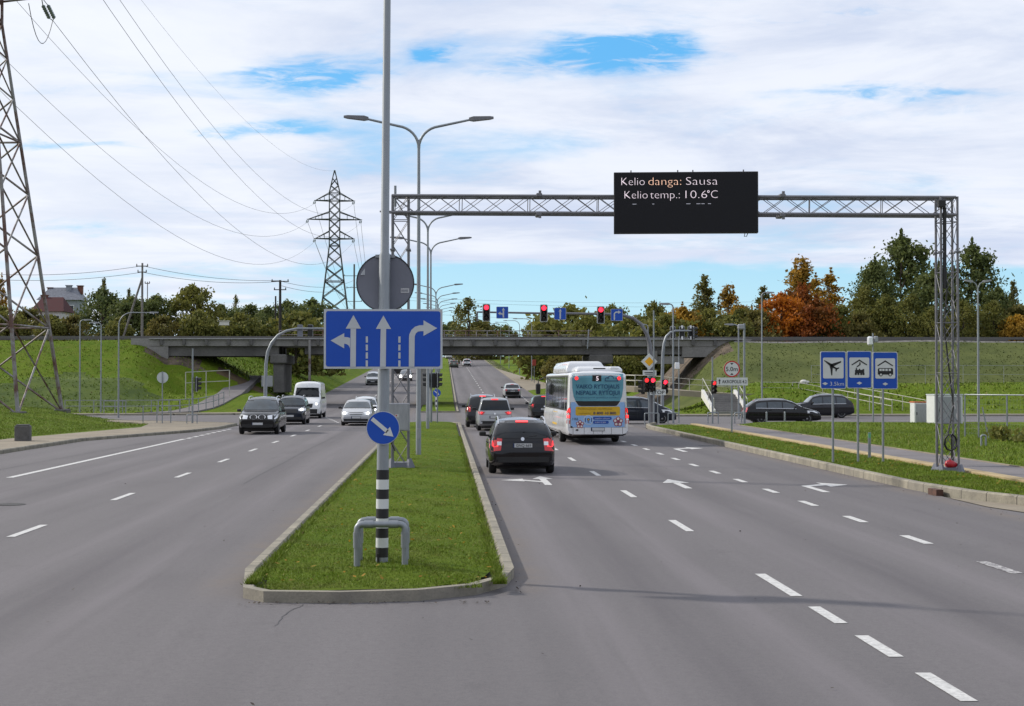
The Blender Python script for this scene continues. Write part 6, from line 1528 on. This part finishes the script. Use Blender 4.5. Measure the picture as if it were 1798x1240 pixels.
c.both('headlight', 'front', [(.56, .98), (.86, 1.14), (.90, 1.0), (.62, .86)], 'lamp_white', off=.012); c.both('headlamp_bulb', 'front', circ(.06, 12, .72, 1.0), 'lamp_lit', off=.03)
c.lay('grille', 'front', [(-.48, 1.02), (.48, 1.02), (.42, .74), (-.42, .74)], 'black_plastic', off=.012); c.lay('bumper_trim', 'front', rect(-.86, .34, .86, .66), 'black_plastic', off=.010)
c.plate('front', .52); c.mirror(1.55, 1.42, 1.02); c.seams((.75, 2.0), .45, 1.3)
# cars crossing on the right
GX = 'cars on the crossing street at right'
c = estate('estate_car', 'black estate car facing right on the crossing street', 'car', 1371, 95.5, 'paint_black', 4.55, 1.8, 1.46, rz=-PI/2, kind='wagon', group=GX, z=0.); std_front(c, [(.5, .76), (.86, .8), (.88, .66), (.54, .62)], [rect(-.36, .55, .36, .72)], lit=False); std_rear(c, [(.56, .98), (.88, 1.02), (.90, .74), (.60, .70)], '', bright=False)
c = estate('off_road_car', 'dark grey off road car facing left behind the black estate car', 'car', 1438, 111, 'paint_anthracite', 4.6, 1.88, 1.62, rz=PI/2, kind='suv', belt=.98, wr=.36, group=GX, z=0.); std_front(c, [(.5, .86), (.86, .92), (.88, .76), (.54, .74)], [rect(-.36, .55, .36, .78)], lit=False); std_rear(c, [(.66, 1.1), (.9, 1.1), (.9, .86), (.66, .88)], '', bright=False)
c = estate('estate_car', 'dark blue grey car crossing to the right just beyond the bus', 'car', 1118, 96.2, 'paint_darkblue', 4.6, 1.8, 1.58, rz=-PI/2, kind='mpv', belt=.98, group=GX, z=0.); std_front(c, [(.5, .80), (.86, .86), (.88, .70), (.54, .66)], [rect(-.36, .55, .36, .72)], lit=False)

# ------------------------------------------------------------------ bus
BL = 12.; h = BL/2; BY = 64.; Wb = 2.55
M('bus_blue', lin(138, 176, 222), .35, var=.06, scale=1.2, coat=.4); M('bus_rear_glass', lin(92, 152, 170), .18, var=.10, scale=1.3, coat=.7); M('teal_ink', lin(18, 72, 108), .4, var=.03); M('bus_yellow', lin(205, 165, 35), .45, var=.05); M('brown_ink', lin(120, 88, 20), .5); M('navy_ink', lin(22, 45, 95), .5); M('flower', (.72, .68, .66), .5); M('flower_edge', lin(150, 40, 60), .5); M('bus_white', (.70, .71, .73), .3, 0, .05, .8, coat=.7)
xb = at(1045.5, 700, BY).x
c = Car('city_bus', 'white city bus with blue advertisement on its rear, brake lights lit', 'bus', (xb, BY+h, 0), R(.9), BL, Wb, 2.92,
    [(-h, 2.78), (-h+.05, 2.87), (-h+.2, 2.92), (h-.3, 2.92), (h-.1, 2.85), (h, 2.6)], [(-h, 1.3), (h, 1.3)], [(-h, .955), (-h+.10, .985), (-h+.3, 1.), (h-.4, 1.), (h-.1, .95), (h, .88)], [(-h, .42), (-h+.4, .34), (h-.3, .32), (h, .36)], 'bus_white', k=.045, axles=(-2.6, 3.3), wr=.48, rim='rim', ww=.28, rnd=.10, group='vehicles on the right carriageway')
c.R, c.xb, c.xr, c.bz, c.h = 2.92, 1.1, 1.1, 1.3, h
rw = c.lay('rear_window', 'rear', [(-1.04, 2.86), (-1.03, 2.3), (-.98, 1.95), (-.88, 1.72), (.88, 1.72), (.98, 1.95), (1.03, 2.3), (1.04, 2.86)], 'bus_rear_glass', off=.008)
c.lay('window_surround', 'rear', [(-.90, 1.76), (-.78, 1.58), (-.66, 1.56), (.66, 1.56), (.78, 1.58), (.90, 1.76)], 'black_plastic', off=.011)
bp_ = c.lay('rear_panel', 'rear', [(-1.07, 1.72), (-1.10, 1.6), (-1.08, .72), (-.5, .70), (.5, .70), (1.08, .72), (1.10, 1.6), (1.07, 1.72), (.92, 1.72), (.79, 1.56), (-.79, 1.56), (-.92, 1.72)], 'bus_blue', off=.007)
yel = c.lay('advert_band', 'rear', [(x, z+1.36) for x, z in rrect(1.80, .36, .06)], 'bus_yellow', off=.012)
yr = -h-.014
def bt(s_, x, z, cap, w_, mat, par, bold=True):
    f = (Vector((x, yr-.012, z)), Vector((1, 0, 0)), Vector((0, 0, 1))); mb = MB(); put_text(mb, s_, cap, f, 0, 0, 0, w_, bold); mb.build('lettering', mat, par)
def btext_on(s_, x, z, cap, w_, mat, par, bold=False):
    # lettering follows the slightly curved rear of the bus
    hit = c.tree.ray_cast(Vector((x, -20, z+cap/2)), Vector((0, 1, 0)))[0]; f = (Vector((x, hit.y-.035, z)), Vector((1, 0, 0)), Vector((0, 0, 1))); mb = MB(); put_text(mb, s_, cap, f, 0, 0, 0, w_, bold); mb.build('lettering', mat, par)
btext_on('VAIKO RYTOJAUS', 0, 2.27, .165, 1.76, 'teal_ink', rw, True); btext_on('NEPALIK RYTOJUI', 0, 2.02, .165, 1.76, 'teal_ink', rw, True); btext_on('Prisidekite priimti sprendimus padedant!', 0, 1.88, .055, 1.74, 'teal_ink', rw)
btext_on('Pasikonsultuok nemokamai', -.12, 1.42, .075, 1.36, 'brown_ink', yel); btext_on('numeriu:', -.52, 1.24, .075, .50, 'brown_ink', yel); btext_on('8 800 10 800', .28, 1.23, .10, .92, 'navy_ink', yel, True)
btext_on('1152', -.92, 1.00, .09, .22, 'sign_black', bp_, True)
def onrear(name, polys, mat, par, off=.02):
    mb = MB()
    for P in polys:
        cx = sum(p[0] for p in P)/len(P); cz = sum(p[1] for p in P)/len(P); hit = c.tree.ray_cast(Vector((cx, -20, cz)), Vector((0, 1, 0)))[0]
        mb.poly(P, (Vector((0, hit.y-off, 0)), Vector((1, 0, 0)), Vector((0, 0, 1))), 0)
    return mb.build(name, mat, par, tri=True)
onrear('badge', [circ(.20, 24, -.38, 1.0)], 'sign_white', bp_, .016); onrear('badge', [circ(.18, 24, -.38, 1.0)], 'bus_blue', bp_, .019); onrear('badge', [rect(-.52, .92, -.49, 1.08), rect(-.27, .92, -.24, 1.08), rect(-.42, .9, -.34, .94), circ(.06, 12, -.38, 1.02)], 'navy_ink', bp_, .023); onrear('badge', [circ(.035, 10, -.38, 1.02)], 'bus_yellow', bp_, .027)
M('advert_blue', lin(35, 80, 165), .5)
onrear('advert_strip', [[(x+.18, z+1.07) for x, z in rrect(.76, .12, .05)], [(x+.12, z+.91) for x, z in rrect(.64, .12, .05)]], 'advert_blue', bp_, .018)
btext_on('pagalba vaikams', .18, 1.045, .05, .6, 'sign_white', bp_); btext_on('8 800 10 800', .10, .885, .05, .44, 'sign_white', bp_)
def flower(cx, cz, r):
    P = [circ(r*.42, 12, cx+r*.62*math.cos(a), cz+r*.62*math.sin(a)) for a in np.arange(.3, 6.5, 2*PI/5)]; Q = [circ(r*.27, 12, cx+r*.62*math.cos(a), cz+r*.62*math.sin(a)) for a in np.arange(.3, 6.5, 2*PI/5)]
    onrear('flower', P, 'flower_edge', bp_, .016); onrear('flower', Q, 'flower', bp_, .021); onrear('flower', [circ(r*.2, 10, cx, cz)], 'flower_edge', bp_, .024)
flower(-.72, .83, .16); flower(.82, .93, .20)
cl_ = [arc_strip(.52, 2.66, .105, .13, .0, PI, 10), arc_strip(.38, 2.62, .075, .10, .7, 3.6, 8), rect(.28, 2.56, .82, 2.585), arc_strip(.72, 2.62, .06, .085, -.8, 1.9, 8)]
onrear('cloud_outline', cl_, 'navy_ink', rw, .045)
rl = onrear('route_display', [rect(-.22, 2.56, .14, 2.80)], 'black_plastic', rw, .02); btext_on('5', -.02, 2.59, .17, .10, 'led_text', rl, True)
for x in (-.86, .86): q = onrear('upper_brake_light', [circ(.075, 14, x, 2.68)], 'lamp_red_bright', rw, .024)
c.both('tail_light', 'rear', [(1.11, 1.5), (1.22, 1.49), (1.24, .86), (1.13, .85)], 'lamp_red', off=.02)
c.both('brake_light', 'rear', [(1.12, 1.46), (1.22, 1.46), (1.22, 1.28), (1.12, 1.28)], 'lamp_red_bright', off=.034); c.both('brake_light', 'rear', [(1.13, 1.2), (1.22, 1.2), (1.22, 1.08), (1.13, 1.08)], 'lamp_red_bright', off=.034); c.both('reverse_light', 'rear', rect(1.14, .99, 1.22, 1.05), 'lamp_white', off=.034)
c.plate('rear', .63, '', .52, .12); c.lay('bumper_trim', 'rear', rect(-1.16, .36, 1.16, .43), 'black_plastic', off=.012)
mb = MB()
for x in (-1.0, -.55, .55, 1.0, -.18, .18): c.lay('', 'rear', rect(x-.006, .44, x+.006, .70), '', off=.006, mb=mb)
c.lay('', 'rear', rect(-1.15, .700, 1.15, .708), '', off=.005, mb=mb)
for x in (-1.105, 1.105): c.lay('', 'rear', rect(x-.005, .70, x+.005, 1.72), '', off=.012, mb=mb)
mb.build('panel_gap', 'black_plastic', c.t); onrear('tow_cover', [circ(.04, 10, -1.06, .72), [(-.84+.06*math.cos(a), .60+.035*math.sin(a)) for a in np.arange(0, 6.2, .5)]], 'black_plastic', c.t, .012)
for sd in ('left', 'right'):
    for y0, y1 in ((-5.55, -4.75), (-4.65, -3.2), (-3.1, -1.7), (-1.6, -.2), (-.1, 1.3), (1.4, 2.8), (2.9, 4.3), (4.4, 5.7)): c.lay('side_window', sd, rect(y0, 1.42, y1, 2.72), 'glass_dark', off=.008, step=.4)
    c.lay('advert_panel', sd, rect(-1.6, .70, .6, 1.25), 'bus_yellow', off=.008, step=.4); c.lay('window_band', sd, rect(-5.6, 1.36, 5.7, 2.78), 'black_plastic', off=.004, step=.4); c.lay('side_skirt', sd, rect(-5.4, .36, 5.4, .46), 'grey_plastic', off=.008, step=.4)
c.lay('door_pillar', 'left', rect(-4.74, 1.36, -4.62, 2.78), 'bus_white', off=.012)
mb = MB(); mb.box((-1.52, 5.9, 2.2), (.22, .22, .52), bev=.05); mb.tube([(-1.2, 5.85, 2.75), (-1.5, 5.95, 2.6), (-1.52, 5.9, 2.4)], .03, 6); mb.build('wing_mirror', 'black_plastic', c.t, smooth=40)
mb = MB(); mb.box((1.45, 5.9, 2.2), (.22, .22, .45), bev=.05); mb.tube([(1.2, 5.85, 2.75), (1.42, 5.95, 2.6), (1.45, 5.9, 2.4)], .03, 6); mb.build('wing_mirror', 'black_plastic', c.t, smooth=40)
def pod(x0, x1, y0, y1, z0, z1, tx, ty, name):
    mb = MB(); P = []
    for z_, f in ((z0, 0), (z0+(z1-z0)*.55, .22), (z0+(z1-z0)*.88, .62), (z1, 1.)):
        P += [(x0+tx*f, y0+ty*f, z_), (x1-tx*f, y0+ty*f, z_), (x1-tx*f, y1-ty*f, z_), (x0+tx*f, y1-ty*f, z_)]
    mb.add(P, [(0, 1, 2, 3), (12, 13, 14, 15)]+[(i*4+k, i*4+(k+1) % 4, i*4+4+(k+1) % 4, i*4+4+k) for i in range(3) for k in range(4)])
    o = mb.build(name, 'bus_white', c.t); md = o.modifiers.new('bev', 'BEVEL'); md.width = .07; md.segments = 3; o.data.polygons.foreach_set('use_smooth', [True]*len(o.data.polygons)); o.data.set_sharp_from_angle(angle=R(45)); return o
pod(-1.05, .62, -3.3, 3.2, 2.93, 3.40, .22, .35, 'roof_tank_cover'); p1 = pod(-.85, 1.08, -5.6, -3.5, 2.93, 3.16, .16, .3, 'roof_engine_cover')
mb = MB(); mb.box((.12, -5.50, 3.04), (.50, .05, .12), bev=.015); mb.build('vent', 'black_plastic', c.t); mb = MB(); mb.box((.72, -5.3, 3.06), (.36, .5, .16), bev=.04); mb.build('roof_hatch', 'bus_white', c.t)

# ------------------------------------------------------------------ grass blades, leaves
def blades(name, pts, hgt, wd, label):
    """small upright triangles growing at the given points"""
    n = len(pts); a = RNG.uniform(0, 6.283, n); h = hgt*RNG.uniform(.45, 1.25, n); l = RNG.normal(size=(n, 2))*h[:, None]*.5
    c = np.stack([np.cos(a), np.sin(a), np.zeros(n)], 1)*wd*RNG.uniform(.6, 1.4, (n, 1))
    tip = pts+np.stack([l[:, 0], l[:, 1], h], 1)
    V = np.stack([pts-c, pts+c, tip], 1).reshape(-1, 3); o = arr_obj(name, V, np.arange(3*n).reshape(-1, 3), 'grass_blade'); o['kind'] = 'stuff'; o['label'] = label; o['category'] = 'grass'; return o
def scatter(n, xf, y0, y1, hf, p=2.2):
    """more tufts near than far"""
    u = RNG.uniform(0, 1, n); y = (y0**(1-p)+u*(y1**(1-p)-y0**(1-p)))**(1/(1-p)) ; lo, hi = xf(y); x = lo+(hi-lo)*RNG.uniform(0, 1, n)
    cl = .5+.5*np.sin(x*5.1+2*np.sin(y*1.7))*np.sin(y*3.3+x); keep = RNG.uniform(0, 1, n) < .45+.55*cl
    x, y = x[keep], y[keep]; return np.stack([x, y, np.array([hf(q, w_) for q, w_ in zip(x, y)])-.01], 1)
P = scatter(110000, lambda y: (np.where(y < 20.5, -2.25+.0*y, -2.33), np.where(y < 20.5, .45, .70)), 18.9, 93, med_h)
blades('grass', P, .032, .007, 'short green grass growing on the near median')
# ragged fringe along the kerbs
n = 16000; y = 19.2+(70-19.2)*RNG.uniform(0, 1, n)**2; sd = RNG.integers(0, 2, n); x = np.where(sd == 0, -2.31+RNG.normal(size=n)*.03, .67+RNG.normal(size=n)*.03)
blades('grass', np.stack([x, y, np.full(n, .115)], 1), .07, .008, 'ragged grass fringe hanging over the near median kerb')
P = scatter(70000, lambda y: (np.interp(y, [31.5, 34, 38, 90], [12.3, 11.6, 11.25, 11.2]), 13.75+0*y), 32, 87, verge_h)
blades('grass', P, .06, .010, 'short green grass growing on the right verge')
P = scatter(70000, lambda y: (16.4+0*y, 30+0*y), 36, 88, lawn_h, 1.6)
blades('grass', P, .10, .014, 'longer grass growing on the right lawn')
P = scatter(60000, lambda y: (-34+0*y, -19.+(y-68)*.10), 66, 104, hz, 1.4)
blades('grass', P, .09, .016, 'grass growing on the left mound by the pylon')
# weeds at the mesh fence
n = 2600; c_ = RNG.uniform(0, 1, (60, 2)); q = c_[RNG.integers(0, 60, n)]; x = 21.5+q[:, 0]*6+RNG.normal(size=n)*.18; y = 59+q[:, 1]*4+RNG.normal(size=n)*.18
Vv, Fc = leaf_mesh('', np.stack([x, y, .25+RNG.uniform(0, .55, n)*np.abs(np.cos(q[:, 0]*9))], 1), .16, ''); o = arr_obj('weeds', Vv, Fc, 'leaf_green'); o['kind'] = 'stuff'; o['label'] = 'leafy weeds growing at the foot of the mesh fence'; o['category'] = 'weeds'
def leaves(name, pts, s_, mat, label):
    n = len(pts); Vv = []; a = RNG.uniform(0, 6.28, n)
    d = np.stack([np.cos(a), np.sin(a), RNG.normal(size=n)*.25], 1)*s_*RNG.uniform(.6, 1.3, (n, 1)); e = np.stack([-np.sin(a), np.cos(a), RNG.normal(size=n)*.35], 1)*s_*.55
    V = np.stack([pts-d, pts+e, pts+d, pts-e], 1).reshape(-1, 3); o = arr_obj(name, V, np.arange(4*n).reshape(-1, 4), mat); o['kind'] = 'stuff'; o['label'] = label; o['category'] = 'leaves'
n = 260; y = 19.3+60*RNG.uniform(0, 1, n)**1.7; x = RNG.uniform(-2.2, .6, n); leaves('fallen_leaves', np.stack([x, y, np.array([med_h(a, b) for a, b in zip(x, y)])+.05], 1), .035, 'leaf_yellow', 'yellow fallen leaves scattered on the near median')
n = 160; y = 30+50*RNG.uniform(0, 1, n); x = RNG.uniform(11.4, 13.6, n); leaves('fallen_leaves', np.stack([x, y, np.array([verge_h(a, b) for a, b in zip(x, y)])+.05], 1), .05, 'leaf_yellow', 'yellow fallen leaves scattered on the right verge')
n = 340; k_ = RNG.integers(0, 4, n); x = np.where(k_ == 0, RNG.uniform(-2.4, .6, n), np.where(k_ == 1, .86+np.abs(RNG.normal(size=n))*.1, np.where(k_ == 2, 10.85-np.abs(RNG.normal(size=n))*.15, RNG.uniform(-9, 10, n))))
y = np.where(k_ == 0, 18.45-np.abs(RNG.normal(size=n))*.09, np.where(k_ == 3, 12+50*RNG.uniform(0, 1, n), 19+45*RNG.uniform(0, 1, n))); n3_ = np.stack([x, y, np.full(n, .02)], 1)
leaves('road_litter', n3_, .022, 'bark', 'dark dry leaves and grit lying along the kerbs')

# tussocks on the railway banks
def bank(n, x0, x1, y0, y1, hgt, wd, label, mat):
    x = RNG.uniform(x0, x1, n); y = RNG.uniform(y0, y1, n); cl = np.sin(x*.9+2*np.sin(y*.8))*np.sin(y*1.3+x*.4); keep = RNG.uniform(-1, 1, n) < cl+.35; x, y = x[keep], y[keep]
    o = blades('grass', np.stack([x, y, H(x, y)-.03], 1), hgt, wd, label); o.data.materials.clear(); o.data.materials.append(MATS[mat])
bank(9000, 22, 72, 134.5, 148, .12, .07, 'dark olive grass growing on the upper right railway bank', 'olive_blade')
bank(9000, 19, 72, 122.5, 134, .20, .09, 'grass growing on the lower right bank', 'grass_blade')
bank(16000, -62, -21, 127, 149, .15, .07, 'grass growing on the left railway bank', 'grass_blade')
bank(9000, -40, -13.8, 150, 190, .25, .10, 'grass growing on the slope behind the bridge', 'grass_blade')
